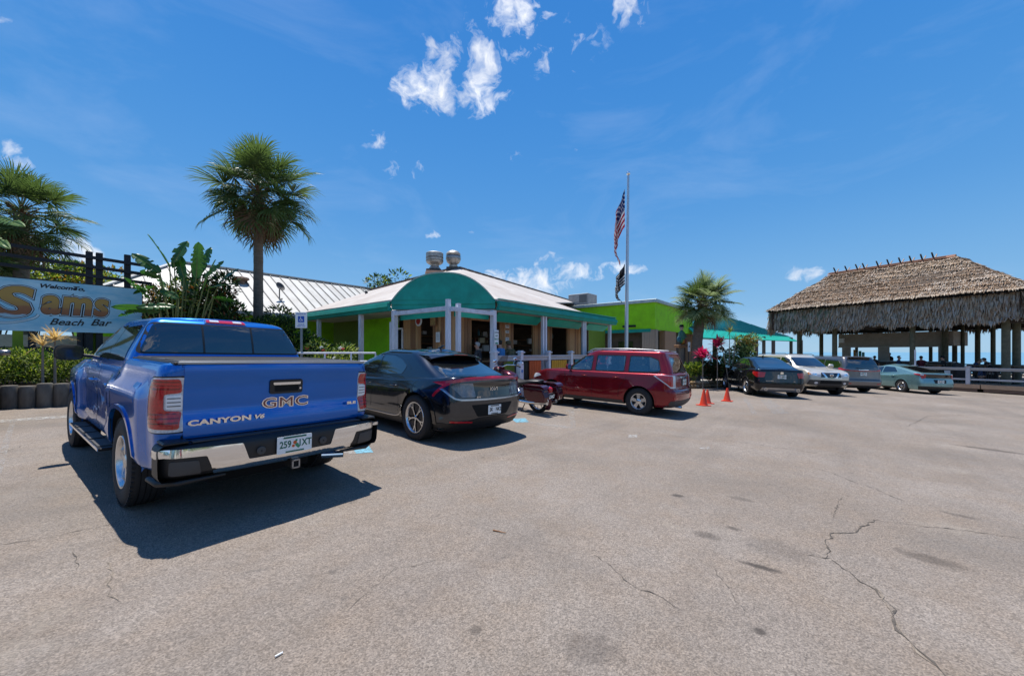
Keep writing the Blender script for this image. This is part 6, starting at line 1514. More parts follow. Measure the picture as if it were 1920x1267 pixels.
def hut():
    t = thing('thatched_pavilion', 'large open pavilion with a shaggy palm thatch roof on green timber posts', 'thatched hut', tuple(HO), HA)
    r = random.Random(9)
    x0, x1, y0, y1, ze = -12.3, .85, -.95, 8.9, 4.86; rx0, rx1, ry, zr = -9.7, -3.0, 4.0, 7.95
    a, b, c, d = Vector((x0, y0, ze)), Vector((x1, y0, ze)), Vector((x1, y1, ze)), Vector((x0, y1, ze)); e, f = Vector((rx0, ry, zr)), Vector((rx1, ry, zr))
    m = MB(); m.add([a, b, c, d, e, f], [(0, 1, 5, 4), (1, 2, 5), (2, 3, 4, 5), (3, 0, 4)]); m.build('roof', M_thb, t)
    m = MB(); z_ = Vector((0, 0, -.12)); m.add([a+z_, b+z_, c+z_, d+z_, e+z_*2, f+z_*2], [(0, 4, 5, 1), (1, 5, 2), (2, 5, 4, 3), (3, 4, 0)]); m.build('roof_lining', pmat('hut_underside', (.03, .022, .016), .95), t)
    vs, fs, ms = [], [], []
    for (p0, p1, q0, q1) in ((a, b, e, f), (b, c, f, f), (c, d, f, e), (d, a, e, e)):
        n = (p1-p0).cross(q0-p0 if (q0-p0).length > .1 else q1-p0).normalized(); n = n if n.z > 0 else -n
        H = ((q0+q1)/2-(p0+p1)/2).length; rows = int(H/.145); vis = p0 is a or p0 is b or p0 is d
        for k in range(rows+1):
            t_ = k/rows; l = p0.lerp(q0, t_); rr = p1.lerp(q1, t_); W_ = (rr-l).length; cnt = int(W_/(.032 if vis else .16))
            dn = ((p0+p1)/2-(q0+q1)/2).normalized()
            for i in range(cnt+1):
                s = (i+r.random())/(cnt+1); p = l.lerp(rr, s); p = p+n*(r.uniform(0, .03)+.10*noise.noise(p*.55)+.05*noise.noise(p*2.1)+(.05 if k % 6 == 0 else 0))
                patchy = noise.noise(Vector((p.x*.35, p.y*.35, p.z*.6)))
                mi = 3 if (t_ < .05 and r.random() < .7) else r.choice((0, 0, 0, 1, 2, 3) if patchy > .1 else (0, 1, 1, 2, 2, 2) if patchy > -.12 else (1, 1, 1, 0, 2, 1))
                dd = (dn+Vector((r.uniform(-.22, .22), r.uniform(-.22, .22), r.uniform(-.05, .05)))).normalized()
                blade(vs, fs, ms, p-dn*.10, dd, n, r.uniform(.20, .40), r.uniform(.018, .05), r.uniform(.015, .09), r, mi)
    mb = MB(); mb.v = vs; mb.f = fs; mb.m = ms; props(mb.build('thatch', M_th, t), kind='stuff')
    # hanging skirt under the lip
    vs, fs, ms = [], [], []
    for (p0, p1, out) in ((a, b, Vector((0, -1, 0))), (b, c, Vector((1, 0, 0))), (d, a, Vector((-1, 0, 0))), (c, d, Vector((0, 1, 0)))):
        W_ = (p1-p0).length; along = (p1-p0).normalized()
        for lay in range(9):
            cnt = int(W_/.034)
            for i in range(cnt):
                s = (i+r.random())/cnt*W_; z0 = ze-.02-lay*.185-r.uniform(0, .16); bot = 3.02+.14*math.sin(s*1.1+p0.x)+.15*math.sin(s*3.1)+.08*math.sin(s*7.3)+r.uniform(-.10, .14)
                L = r.uniform(.30, .62)
                if z0-L < bot: L = max(.08, z0-bot)
                if z0 < bot+.05: continue
                p = p0+along*s-out*(.26-.012*lay+.10*math.sin(s*2.3+lay)*.5+r.uniform(0, .16)); p.z = z0
                left = (p.x-x0)/13
                mi = r.choice((0, 1, 2, 2, 4) if left < .35 else (0, 0, 2, 2, 1)); mi = 3 if r.random() < .12 else mi
                dd = Vector((r.uniform(-.22, .22), r.uniform(-.2, .2), -1)).normalized()
                blade(vs, fs, ms, p, dd, out, L, r.uniform(.03, .08), r.uniform(.0, .20), r, mi)
    mb = MB(); mb.v = vs; mb.f = fs; mb.m = ms; props(mb.build('thatch_fringe', M_th, t), kind='stuff')
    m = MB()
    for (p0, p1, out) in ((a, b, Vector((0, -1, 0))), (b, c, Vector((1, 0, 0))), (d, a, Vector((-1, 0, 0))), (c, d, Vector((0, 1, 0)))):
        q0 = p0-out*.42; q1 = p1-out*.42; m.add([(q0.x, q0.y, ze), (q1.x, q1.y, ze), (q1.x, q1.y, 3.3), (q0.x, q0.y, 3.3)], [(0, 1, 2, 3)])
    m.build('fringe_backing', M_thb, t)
    # ridge cap and crossed spars
    mr = pmat('ridge_bark', (.22, .11, .07), .9, var=.4, scale=5, bump=.4)
    MB().add([(rx0-.3, ry-.38, zr-.10), (rx1+.1, ry-.38, zr-.10), (rx1+.1, ry, zr+.12), (rx0-.3, ry, zr+.12), (rx0-.3, ry+.38, zr-.1), (rx1+.1, ry+.38, zr-.1)], [(0, 1, 2, 3), (3, 2, 5, 4)]).build('ridge_cap', mr, t)
    MB().tube((rx0-.2, ry-.30, zr+.02), (rx1-.3, ry-.30, zr+.02), .04, n=8).build('ridge_pole', mr, t)
    ms_ = pmat('spar_end', (.015, .014, .013), .8); ml = pmat('spar_wood', (.36, .25, .17), .8)
    for u in (1568, 1589, 1609, 1622, 1648, 1668, 1690, 1710, 1731, 1752):
        x = hx(u, ry); 
        MB().tube((x-.05, ry+.45, zr-.28), (x-.05, ry-.34, zr+.42), .055, .045, 8).build('ridge_spar', ms_, t); MB().tube((x+.05, ry-.5, zr-.25), (x+.05, ry+.30, zr+.36), .04, .035, 8).build('ridge_spar', ml, t)
    # posts
    mp = pmat('treated_post', (.105, .10, .065), .85, var=.35, scale=6, bump=.4, bscale=30)
    for (u, y, rad) in [(a_, b_, c_*.84) for a_, b_, c_ in ((1565, 0, .19), (1711, 0, .17), (1886, 0, .21), (1906, 1.4, .20), (1497, 0, .12), (1540, 4.5, .17), (1501, 7, .15), (1606, 7.8, .13), (1745, 7.8, .13), (1790, 8, .17), (1833, 7.8, .17), (1862, 5.6, .14), (1805, 5.0, .12), (1772, 3.2, .2))]:
        x = hx(u, y); MB().tube((x, y, -1.2), (x, y, 4.6 if y < 2 else 5.2), rad, rad*.93, 14).build('post', mp, t, 40)
    for y in (.0, 7.8): MB().beam((x0+.7, y, 3.25), (x1-.4, y, 3.25), .12, .25).build('eave_beam', pmat('dark_post', (.05, .04, .035), .8), t)
    for x in (-11, -8.1, -3.9, -.3): MB().beam((x, 0, 3.4), (x, 7.8, 3.4), .1, .2).build('tie_beam', pmat('dark_post', (.05, .04, .035), .8), t)
    return t
hut()
def kiosk():
    t = thing('bar_kiosk', 'beige bar kiosk with serving openings under the thatched roof', 'bar', tuple(HO), HA)
    mk = pmat('kiosk_wall', (.34, .29, .24), .8, var=.15); ya, yb = 3.4, 6.6; xa, xb = hx(1572, ya), hx(1788, ya)
    MB().bx(xa, xb, ya, yb, 1.95, 2.92).build('header', mk, t, bevel=.02); MB().bx(xa, xb-.6, ya-.05, ya, 1.86, 1.95).build('shutter_rail', pmat('pale_trim', (.38, .35, .30), .7), t)
    for u, w in ((1586, .5), (1656, .6), (1766, .35)):
        for y in (ya, yb-.2): x = hx(u, y); MB().bx(x-w/2, x+w/2, y, y+.2, DZ, 1.95).build('pillar', mk, t)
    MB().bx(xa, xb, ya-.45, ya, DZ, .82).build('counter', pmat('bar_front', (.10, .07, .05), .8), t); MB().bx(xa-.1, xb+.1, ya-.6, ya+.1, .82, .88).build('counter_top', M_ledge, t)
    for u, z, c in ((1602, 1.7, (.45, .20, .05)), (1606, 1.5, (.4, .38, .3)), (1612, 1.6, (.02, .25, .18)), (1618, 1.5, (.1, .3, .3))): x = hx(u, ya+.3); MB().bx(x-.07, x+.07, ya+.3, ya+.4, .88, z).build('bar_banner', pmat('banner_%d' % u, c, .6), t)
    m = MB(); x = hx(1576, ya-.1); m.bx(x-.1, x+.25, ya-.15, ya-.02, 2.25, 2.6); m.build('notice', M_white, t)
    return t
kiosk()
def deck():
    t = thing('timber_deck', 'raised timber deck with a brown edge board under the thatched pavilion', 'deck', tuple(HO), HA)
    y0 = -1.0; xa, xb = -15.5, 12
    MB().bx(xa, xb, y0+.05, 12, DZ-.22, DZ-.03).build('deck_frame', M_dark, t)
    me = MB().bx(0, 1, -.07, .07, -.03, 0).mesh('board'); me.materials.append(M_deck)
    for i in range(26): o = link('deck_board', me, t, None, (xa, y0+.12+i*.15, DZ)); o.scale = (xb-xa, 1, 1)
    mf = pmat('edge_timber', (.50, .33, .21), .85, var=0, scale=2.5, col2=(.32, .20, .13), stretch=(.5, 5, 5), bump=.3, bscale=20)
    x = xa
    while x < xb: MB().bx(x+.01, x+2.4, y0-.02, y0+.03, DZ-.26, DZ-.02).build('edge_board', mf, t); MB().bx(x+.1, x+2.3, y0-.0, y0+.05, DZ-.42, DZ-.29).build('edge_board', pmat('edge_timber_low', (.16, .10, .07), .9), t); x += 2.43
    x = xa+.4
    while x < xb: MB().bx(x-.08, x+.08, y0+.05, y0+.25, -1.2, DZ-.2).build('deck_pile', M_woodp[2], t); x += 1.6
    return t
deck()
def deck_rail():
    t = thing('deck_railing', 'long grey railing with white posts along the edge of the timber deck', 'railing', tuple(HO), HA)
    y = -.88; xs = [-15]
    for u in (1507, 1570, 1628, 1715, 1815): xs.append(hx(u, y))
    xs = sorted(xs)+[4.0, 7.5, 11]
    mp = pmat('rail_white', (.50, .49, .52), .6, var=.1)
    for i, x in enumerate(xs):
        m = MB().bx(x-.08, x+.08, y-.08, y+.08, DZ-.12, .66); m.bx(x-.12, x+.12, y-.12, y+.12, .66, .70); m.build('post', mp, t)
    for a, b in zip(xs, xs[1:]):
        MB().bx(a+.08, b-.08, y-.09, y+.09, .57, .62).build('top_rail', M_ledge, t); MB().bx(a+.08, b-.08, y-.025, y+.025, .46, .565).build('upper_rail', M_ledge, t); MB().bx(a+.08, b-.08, y-.03, y+.03, -.10, .0).build('lower_rail', M_ledge, t)
    x = hx(1716, y); MB().bx(x-.035, x+.035, y-.035, y+.035, .70, 1.65).build('light_stake', M_post, t)
    yb = 8.6
    for z in (.6, .15, -.1): MB().bx(-15, 11, yb-.03, yb+.03, z-.04, z+.04).build('rear_rail', M_grey, t)
    for i in range(14): MB().bx(-15+i*2-.05, -15+i*2+.05, yb-.05, yb+.05, DZ, .6).build('rear_post', M_grey, t)
    return t
deck_rail()
# furniture on the deck
def chair(x, y, rz, col, lab, first=[None]):
    loc = HO+HX*x+HY*y+Vector((0, 0, DZ))
    if first[0] is None:
        t = thing('bar_chair', lab, 'chair', loc, HA+rz, 'chairs on the deck'); m = M_grey; first[0] = t
        MB().bx(-.22, .22, -.22, .22, .68, .73).build('seat', pmat('chair_seat', (.05, .04, .035), .6), t, bevel=.01)
        MB().bx(-.22, .22, -.24, -.20, .90, 1.15).build('backrest', pmat('chair_seat', (.05, .04, .035), .6), t, bevel=.01)
        for sx in (-.2, .2):
            for sy in (-.2, .2): MB().tube((sx*1.15, sy*1.15, 0), (sx, sy, .68 if sy > 0 else 1.15), .018, n=6).build('leg', m, t)
        MB().path([(-.21, -.21, .28), (.21, -.21, .28), (.21, .21, .28), (-.21, .21, .28)], .012, 6, closed=True).build('foot_rest', m, t)
        return t
    t = copy_tree(first[0]); t.location = loc; t.rotation_euler = (0, 0, HA+rz); t['label'] = lab; return t
def table(x, y, lab, first=[None]):
    loc = HO+HX*x+HY*y+Vector((0, 0, DZ))
    if first[0] is None:
        t = thing('high_table', lab, 'table', loc, HA, 'high tables on the deck'); first[0] = t
        MB().bx(-.4, .4, -.4, .4, 1.0, 1.05).build('table_top', pmat('table_top', (.12, .08, .05), .5), t, bevel=.01); MB().tube((0, 0, .03), (0, 0, 1.0), .04).build('pedestal', M_black, t); MB().lathe([(.001, .05), (.05, .045), (.30, .015), (.30, 0)], n=16).build('foot', M_black, t)
        return t
    t = copy_tree(first[0]); t.location = loc; t['label'] = lab; return t
tb = []
for i, (u, y, w) in enumerate(((1700, .6, 'leftmost high table behind the deck railing'), (1755, .7, 'high table in the middle of the deck railing'), (1835, .7, 'high table right of the tall white rail post'), (1900, .6, 'high table between the two thick green posts'))):
    x = hx(u, y); table(x, y, w); tb.append((x, y))
k = 0
names = ['left of the leftmost high table', 'right of the leftmost high table', 'left of the middle high table', 'right of the middle high table', 'left of the table by the tall rail post', 'right of the table by the tall rail post', 'left of the rightmost high table', 'right of the rightmost high table']
for (x, y) in tb:
    for s in (-1, 1): chair(x+s*.72, y, R(90)*s*1.0, None, 'dark bar chair '+names[k]); k += 1

# benches, bins and stacked gear that fill the shade under the roof
def gear(name, lab, cat, u, y, build):
    x = hx(u, y); q = HO+HX*x+HY*y; t = thing(name, lab, cat, (q.x, q.y, DZ), HA); build(t); return t
dkm = pmat('dark_gear', (.035, .03, .028), .7, var=.4, scale=5); brm = pmat('worn_bench', (.12, .08, .055), .8, var=.3)
def bench(t):
    MB().bx(-.8, .8, -.2, .2, .42, .47).build('seat', brm, t); MB().bx(-.8, .8, .18, .22, .55, .95).build('backrest', brm, t)
    for x in (-.7, .7): MB().bx(x-.04, x+.04, -.18, .2, 0, .42).build('leg', dkm, t)
for i, (u, y) in enumerate(((1690, 2.6), (1745, 4.4), (1800, 2.6), (1848, 3.4), (1880, 5.2), (1915, 3.0))):
    gear('deck_bench', ('low brown bench ' + ('left of the middle green post', 'beside the kiosk end pillar', 'behind the tall white rail post', 'behind the right hand tables', 'near the far rail at the right', 'at the right edge beyond the thick posts')[i]), 'bench', u, y, bench)
def bin_(t): MB().lathe([(.001, 0), (.24, 0), (.28, .8), (.29, .84), (.001, .95)], n=16).build('drum', dkm, t, 40); MB().bx(-.12, .12, -.30, -.27, .5, .7).build('label_panel', M_whitepl, t)
for i, (u, y) in enumerate(((1779, .2), (1860, 1.6))): gear('waste_bin', ('dark waste bin between the tall rail post and the kiosk', 'dark waste bin just left of the thick green posts')[i], 'bin', u, y, bin_)
def grill(t):
    MB().bx(-.5, .5, -.3, .3, .1, .85).build('cabinet', dkm, t, bevel=.02); MB().bx(-.52, .52, -.32, .32, .85, .9).build('worktop', M_grey, t); MB().lathe([(.001, 1.2), (.18, 1.15), (.25, .95), (.25, .9)], n=16).build('lid', dkm, t, 40)
gear('service_cart', 'dark service cart standing behind the railing right of the teal hatchback', 'cart', 1795, .5, grill)
# ---------------------------------------------------------------- people
def skin_mesh(J, E, rad, root=0, sub=1):
    me = bpy.data.meshes.new('b'); me.from_pydata([tuple(j) for j in J], E, []); o = bpy.data.objects.new('b', me); COL.objects.link(o)
    m = o.modifiers.new('s', 'SKIN'); me.skin_vertices[0] if me.skin_vertices else None
    for i, sv in enumerate(me.skin_vertices[0].data): sv.radius = (rad[i], rad[i]) if not isinstance(rad[i], tuple) else rad[i]; sv.use_root = (i == root)
    s = o.modifiers.new('u', 'SUBSURF'); s.levels = sub; s.render_levels = sub
    r = applied(o); bpy.data.objects.remove(o); smooth_mesh(r, 180); return r
SK = [pmat('skin_light', (.50, .27, .18), .55), pmat('skin_tan', (.36, .18, .11), .55)]
def person(label, loc, rz, shirt, trousers, hair, pose='sit', skin=0, hat=None, lean=0, arms=1, scale=1, group=None):
    t = thing('person', label, 'person', loc, rz, group); t.scale = (scale,)*3
    V = Vector; hz = .74 if pose == 'sit' else .93
    rot = Matrix.Rotation(-lean, 3, 'X'); P = lambda x, y, z: V((0, 0, hz))+rot @ V((x, y, z))
    # joints: 0 pelvis 1 waist 2 chest 3 neckbase 4 neck 5 head
    J = [P(0, 0, .03), P(0, 0, .20), P(0, .01, .38), P(0, 0, .52), P(0, .01, .585), P(0, .02, .66), P(0, .03, .76)]
    rd = [(.16, .11), (.145, .10), (.165, .115), (.09, .07), .05, (.075, .09), (.07, .085)]; E = [(0, 1), (1, 2), (2, 3), (3, 4), (4, 5), (5, 6)]
    def add(p, r_, par): J.append(V(p)); rd.append(r_); E.append((par, len(J)-1)); return len(J)-1
    arm = {}
    for s in (-1, 1):
        a = add(P(s*.19, 0, .46), .055, 3); 
        if arms == 1: e = add(P(s*.25, .12, .22), .042, a); w = add(P(s*.16, .36, .20), .03, e); h = add(P(s*.12, .44, .21), (.035, .018), w)
        else: e = add(P(s*.24, .02, .20), .042, a); w = add(P(s*.25, .10, -.03), .03, e); h = add(P(s*.24, .14, -.11), (.035, .018), w)
        arm[s] = (a, e, w, h)
        for f in range(4): q = V(J[h]); add(q+(q-V(J[w])).normalized()*(.06+.01*(f in (1, 2)))+V(((f-1.5)*.018, 0, -.008*f)), .009, h)
        q = V(J[h]); add(q+V((-s*.045, .02, .01)), .010, w)
    for s in (-1, 1):
        if pose == 'sit':
            k = add((s*.10, .02, hz), .095, 0); kn = add((s*.13, .42, hz+.02), .062, k); an = add((s*.13, .38, hz-.42), .04, kn); add((s*.13, .52, hz-.46), (.045, .03), an)
        else:
            k = add((s*.09, 0, hz-.06), .095, 0); kn = add((s*.10, .02, .48), .062, k); an = add((s*.10, 0, .09), .04, kn); add((s*.11, .14, .035), (.045, .03), an)
        arm[('l', s)] = (k, kn, an)
    body = link('body', skin_mesh(J, E, rd), t, SK[skin])
    # shirt
    ids = [0, 1, 2, 3]; SJ = [J[i] for i in ids]; sr = [(.18, .125), (.165, .12), (.185, .13), (.115, .09)]; SE = [(0, 1), (1, 2), (2, 3)]
    for s in (-1, 1):
        a, e, w, h = arm[s]; SJ.append(J[a]); sr.append(.075); SE.append((3, len(SJ)-1)); SJ.append(V(J[a]).lerp(J[e], .75)); sr.append(.062); SE.append((len(SJ)-2, len(SJ)-1))
    link('shirt', skin_mesh(SJ, SE, sr), t, shirt)
    TJ = [J[0]+V((0, 0, .04)), J[0]]; tr = [(.165, .12), (.17, .125)]; TE = [(0, 1)]
    for s in (-1, 1):
        k, kn, an = arm[('l', s)]; b = 1
        for q, r_ in ((k, .105), (kn, .075)): TJ.append(V(J[q])); tr.append(r_); TE.append((b, len(TJ)-1)); b = len(TJ)-1
        TJ.append(V(J[kn]).lerp(J[an], .85)); tr.append(.055); TE.append((b, len(TJ)-1))
    link('trousers', skin_mesh(TJ, TE, tr), t, trousers)
    hc = P(0, .005, .745)
    m = MB(); m.sphere(hc, (.088, .105, .10), 14, 8); vs = m.v
    keep = [f for f in m.f if sum(vs[i].z for i in f)/4 > hc.z-.01-.06*(sum(vs[i].y for i in f)/4 < hc.y) and not (sum(vs[i].y for i in f)/4 > hc.y+.06 and sum(vs[i].z for i in f)/4 < hc.z+.04)]
    m.f = keep; m.m = [0]*len(keep); m.build('hair', hair, t, 60)
    fc = P(0, .115, .70); MB().sphere(P(0, .108, .70), (.012, .018, .02), 8, 6).build('nose', SK[skin], t, 60)
    for s in (-1, 1): MB().sphere(P(s*.03, .098, .725), (.011, .008, .007), 8, 6).build('eye', M_black, t, 60); MB().sphere(P(s*.078, .01, .705), (.010, .02, .028), 8, 6).build('ear', SK[skin], t, 60)
    MB().sphere(P(0, .102, .655), (.022, .008, .006), 8, 6).build('mouth', pmat('lips', (.35, .10, .09), .5), t, 60)
    if hat:
        m = MB(); m.lathe([(.001, .12), (.07, .11), (.10, .06), (.105, 0), (.105, -.005)], hc, n=16); m.add([hc+V((x*.085, .085+yy, 0)) for x, yy in ((-1, 0), (-.9, .07), (0, .11), (.9, .07), (1, 0))], [(0, 1, 2, 3, 4)]); m.build('cap', hat, t, 50)
    return t
cl = lambda n, c: pmat('cloth_'+n, c, .85, var=.15, scale=8, bump=.3, bscale=60)
navy, black, blue, char, khaki, jean, white_, maroon = cl('navy', (.02, .035, .09)), cl('black', (.012, .012, .014)), cl('blue', (.06, .22, .48)), cl('charcoal', (.05, .05, .055)), cl('khaki', (.28, .22, .14)), cl('denim', (.05, .08, .16)), cl('white', (.6, .6, .6)), cl('maroon', (.14, .02, .03))
camo = pmat('camo_cloth', (.20, .15, .08), .85, var=0, scale=14, col2=(.05, .055, .03), detail=1)
h_grey, h_dk, h_br = pmat('hair_grey', (.42, .40, .38), .8), pmat('hair_dark', (.02, .015, .012), .7), pmat('hair_brown', (.10, .055, .03), .7)
def hp(u, y, dz=0): x = hx(u, y); q = HO+HX*x+HY*y; return (q.x, q.y, DZ+dz)
G_ = None
person('person in a dark jacket seated at the bar kiosk counter', hp(1638, 2.3), HA, char, black, h_dk, lean=.25)
person('person in a navy shirt on a bar chair beside the kiosk pillar', hp(1684, .62, 0), HA-R(80), navy, jean, h_dk, lean=.05)
person('person in a maroon top with a wide dark hairstyle behind the rail post', hp(1727, .9), HA+R(10), maroon, black, h_dk)
person('person with a dark cap seated at the middle high table', hp(1771, .72), HA+R(95), black, khaki, h_dk, hat=black, lean=.1)
person('person in a blue shirt leaning forward beside the tall white rail post', hp(1817, .72), HA-R(85), navy, jean, h_br, lean=.65, skin=1)
person('person in a dark navy shirt bent over the table by the thick green posts', hp(1862, .72), HA+R(80), black, jean, h_dk, lean=.5)
person('person in black standing at the far rail of the deck', hp(1668, 6.8, 0), HA+R(160), black, black, h_dk, pose='stand', arms=0)
def rp_(u, y): x = on_y(u, y); q = bw(x, y); return (q.x, q.y, .36)
person('person with grey hair in a charcoal shirt seated inside the corner opening', rp_(899, .85), TH_+R(30), char, jean, h_grey, lean=.1, scale=.95)
person('person in a bright blue shirt seated with back turned at the porch rail', rp_(942, .30), TH_+R(8), blue, jean, h_dk, lean=.15)
person('person in a camouflage shirt seated next to the blue shirt', rp_(961, .45), TH_-R(10), camo, khaki, h_br, lean=.3, hat=camo)
def stool(p, lab):
    t = thing('bar_stool', lab, 'stool', p, TH_, 'bar stools on the porch')
    MB().lathe([(.001, .72), (.17, .72), (.18, .69), (.17, .66), (.001, .66)], n=16).build('seat', M_woodp[2], t, 40)
    for i in range(4): a = PI/4+i*PI/2; MB().tube((.2*math.cos(a), .2*math.sin(a), 0), (.1*math.cos(a), .1*math.sin(a), .68), .018, n=6).build('leg', M_black, t)
    return t
stool(rp_(899, .85), 'bar stool under the grey haired person'); stool(rp_(942, .30), 'bar stool under the person in bright blue'); stool(rp_(961, .45), 'bar stool under the person in camouflage')
for (u, y, l) in ((1638, 2.3, 'kiosk counter person'), (1727, .9, 'maroon top person')):
    q = hp(u, y); s_ = stool(q, 'bar stool under the '+l); s_['group'] = 'bar stools on the deck'
# ---------------------------------------------------------------- palms
M_frond = leafmat('palm_leaf', (.10, .145, .045), (.04, .068, .018), .4, .45, 2.0, .3)
M_frondl = leafmat('palm_leaf_light', (.32, .37, .20), (.12, .17, .055), .4, .55, 2.0, .3)
M_deadf = leafmat('dry_leaf', (.20, .12, .06), (.09, .05, .03), .15, .8)
M_petiole = pmat('petiole', (.16, .17, .05), .6)
M_trunk = pmat('palm_bark', (.20, .16, .12), .95, var=0, scale=5, col2=(.10, .075, .055), stretch=(1, 1, 5), bump=.9, bscale=9)
def frond_mesh(seed, pet=1.1, fan=1.0, n=34, droop=.5, mats=(0, 1)):
    r = random.Random(seed); m = MB()
    m.path([(0, 0, 0), (pet*.5, 0, .06), (pet, 0, 0)], [.022, .014, .010], 5, mat=mats[1])
    for i in range(n):
        k = (i+.5)/n*2-1; a = k*R(128)+r.uniform(-.04, .04); L = fan*(1-.28*abs(k)**2)*r.uniform(.88, 1.08)
        b = Vector((pet+.16*max(0, math.cos(a)), .02*k, -.02)); fold = .22*abs(math.sin(a))
        d = Vector((math.cos(a), math.sin(a), fold)).normalized(); s = Vector((-d.y, d.x, 0)).normalized()
        w = .021*fan*r.uniform(.8, 1.2); dr = droop*r.uniform(.6, 1.5); o = Vector((0, 0, 1))
        tilt = r.uniform(-.6, .6); s = (s+Vector((0, 0, tilt))).normalized()
        p1 = b+d*L*.35; p2 = b+d*L*.70-Vector((0, 0, dr*.12*L)); p3 = b+d*L*.93-Vector((0, 0, dr*.48*L))
        m.add([b-s*w*.5, b+s*w*.5, p1-s*w, p1+s*w, p2-s*w*.75, p2+s*w*.75, p3], [(0, 1, 3, 2), (2, 3, 5, 4), (4, 5, 6)], mats[0])
    return m.mesh('frond')
def fan_palm(name, label, base, H, crown, nf=44, lean=(0, 0), tr=.17, seed=1, group=None, light=False, skirt=6, low=-55):
    t = thing(name, label, 'palm tree', base, 0, group); r = random.Random(seed); s = crown/2.1
    pts = []; rs = []; k = 26
    for i in range(k+1):
        q = i/k; pts.append((lean[0]*q*q, lean[1]*q*q, H*q)); rs.append(tr*(1.12-.18*q+(.25 if q < .06 else 0))*(1+.05*(i % 2)))
    MB().path(pts, rs, 14).build('trunk', M_trunk, t, 60)
    for i in range(int(H/.16)): q = (i+.5)/int(H/.16); MB().lathe([(tr*1.01*(1.12-.18*q), 0), (tr*1.07*(1.12-.18*q), .02), (tr*1.0*(1.12-.18*q), .05)], (lean[0]*q*q, lean[1]*q*q, H*q), n=14).build('trunk_ring', M_trunk, t, 60) if i % 2 else None
    top = Vector((lean[0], lean[1], H))
    m = MB()
    for i in range(60):                                            # old leaf bases
        a = r.uniform(0, 2*PI); z = r.uniform(-.55*s, .15); d = Vector((math.cos(a), math.sin(a), .6)); m.beam(top+Vector((math.cos(a)*tr*.8, math.sin(a)*tr*.8, z)), top+Vector((math.cos(a)*tr*.8, math.sin(a)*tr*.8, z))+d*r.uniform(.15, .32)*s, .05, .015)
    props(m.build('leaf_bases', M_deadf, t), kind='stuff')
    ms = []
    for v in range(4):
        me = frond_mesh(seed*10+v, (.95, 1.1, .8, 1.2)[v]*s, (1.05, .98, 1.0, .95)[v]*s, 38, (.30, .45, .6, .40)[v]); me.materials.append(M_frondl if light and v % 2 else M_frond); me.materials.append(M_petiole); ms.append(me)
    dm = frond_mesh(seed*10+9, 1.0*s, .85*s, 26, 1.1); dm.materials.append(M_deadf); dm.materials.append(M_deadf)
    for i in range(nf):
        q = (i+.5)/nf; el = R(84-(84-low)*q**.85+r.uniform(-10, 10)); az = i*2.39996+r.uniform(-.25, .25)
        me = ms[r.randrange(4)]; o = link('frond', me, t, None, top+Vector((0, 0, .1*(1-q))))
        M = Matrix.Rotation(az, 3, 'Z') @ Matrix.Rotation(-el, 3, 'Y') @ Matrix.Rotation(r.uniform(-.5, .5), 3, 'X'); o.rotation_euler = M.to_euler(); k_ = r.uniform(.74, 1.0)*(.82 if q < .25 else 1); o.scale = (k_,)*3
    for i in range(skirt):
        o = link('dry_frond', dm, t, None, top-Vector((0, 0, .1))); M = Matrix.Rotation(i*2.4+.5, 3, 'Z') @ Matrix.Rotation(R(r.uniform(48, 72)), 3, 'Y'); o.rotation_euler = M.to_euler(); o.scale = (r.uniform(.8, 1),)*3
    return t
b = wp(484, 14); fan_palm('fan_palm', 'tall fan palm with a full round crown in front of the white metal roof', (b[0], b[1], gz(b[0])), 7.25-gz(b[0]), 2.45, 62, (.02, 0), .145, 1, skirt=12, low=-66)
b = wp(40, 12.6); fan_palm('fan_palm', 'dark fan palm at the left edge rising behind the welcome banner', (b[0], b[1], gz(b[0])), 6.0-gz(b[0]), 2.05, 52, (0, 0), .17, 2, low=-60)
b = wp(1303, 20.6); fan_palm('fan_palm', 'short fan palm with a pale shaggy crown beside the lime green wing', (b[0], b[1], gz(b[0])), 4.15-gz(b[0]), 1.98, 68, (.45, 0), .24, 3, light=True, skirt=4, low=-50)
b = wp(-50, 12.0); fan_palm('fan_palm', 'fan palm just outside the left edge with yellowing lower fronds', (b[0], b[1], gz(b[0])), 4.6-gz(b[0]), 1.9, 36, (0, 0), .17, 4, light=True, skirt=6)

# ---------------------------------------------------------------- shrubs
def leaf_cloud(m, c, rad, n, size, r, nm, clumps=0, flat=.0):
    c = Vector(c); cs = [c+Vector((r.uniform(-1, 1)*rad[0]*.75, r.uniform(-1, 1)*rad[1]*.75, r.uniform(-.8, .9)*rad[2]*.75)) for _ in range(clumps)] or [c]
    cr = .42 if clumps else 1
    for i in range(n):
        q = cs[r.randrange(len(cs))]; d = Vector((r.gauss(0, 1), r.gauss(0, 1), r.gauss(0, 1))).normalized(); k = r.uniform(.55, 1)**.6
        p = q+Vector((d.x*rad[0], d.y*rad[1], d.z*rad[2]))*k*cr
        L = size*r.uniform(.6, 1.35); w = L*r.uniform(.28, .42)
        a = (d+Vector((r.uniform(-.8, .8), r.uniform(-.8, .8), r.uniform(-.3, .9)))).normalized(); s = a.cross(Vector((r.uniform(-1, 1), r.uniform(-1, 1), r.uniform(-1, 1)))).normalized()*w; up = a.cross(s).normalized()*w*.3
        m.add([p, p+a*L*.5+s*.5+up, p+a*L, p+a*L*.5-s*.5+up, p+a*L*.5], [(0, 4, 1), (4, 2, 1), (0, 3, 4), (4, 3, 2)], nm)
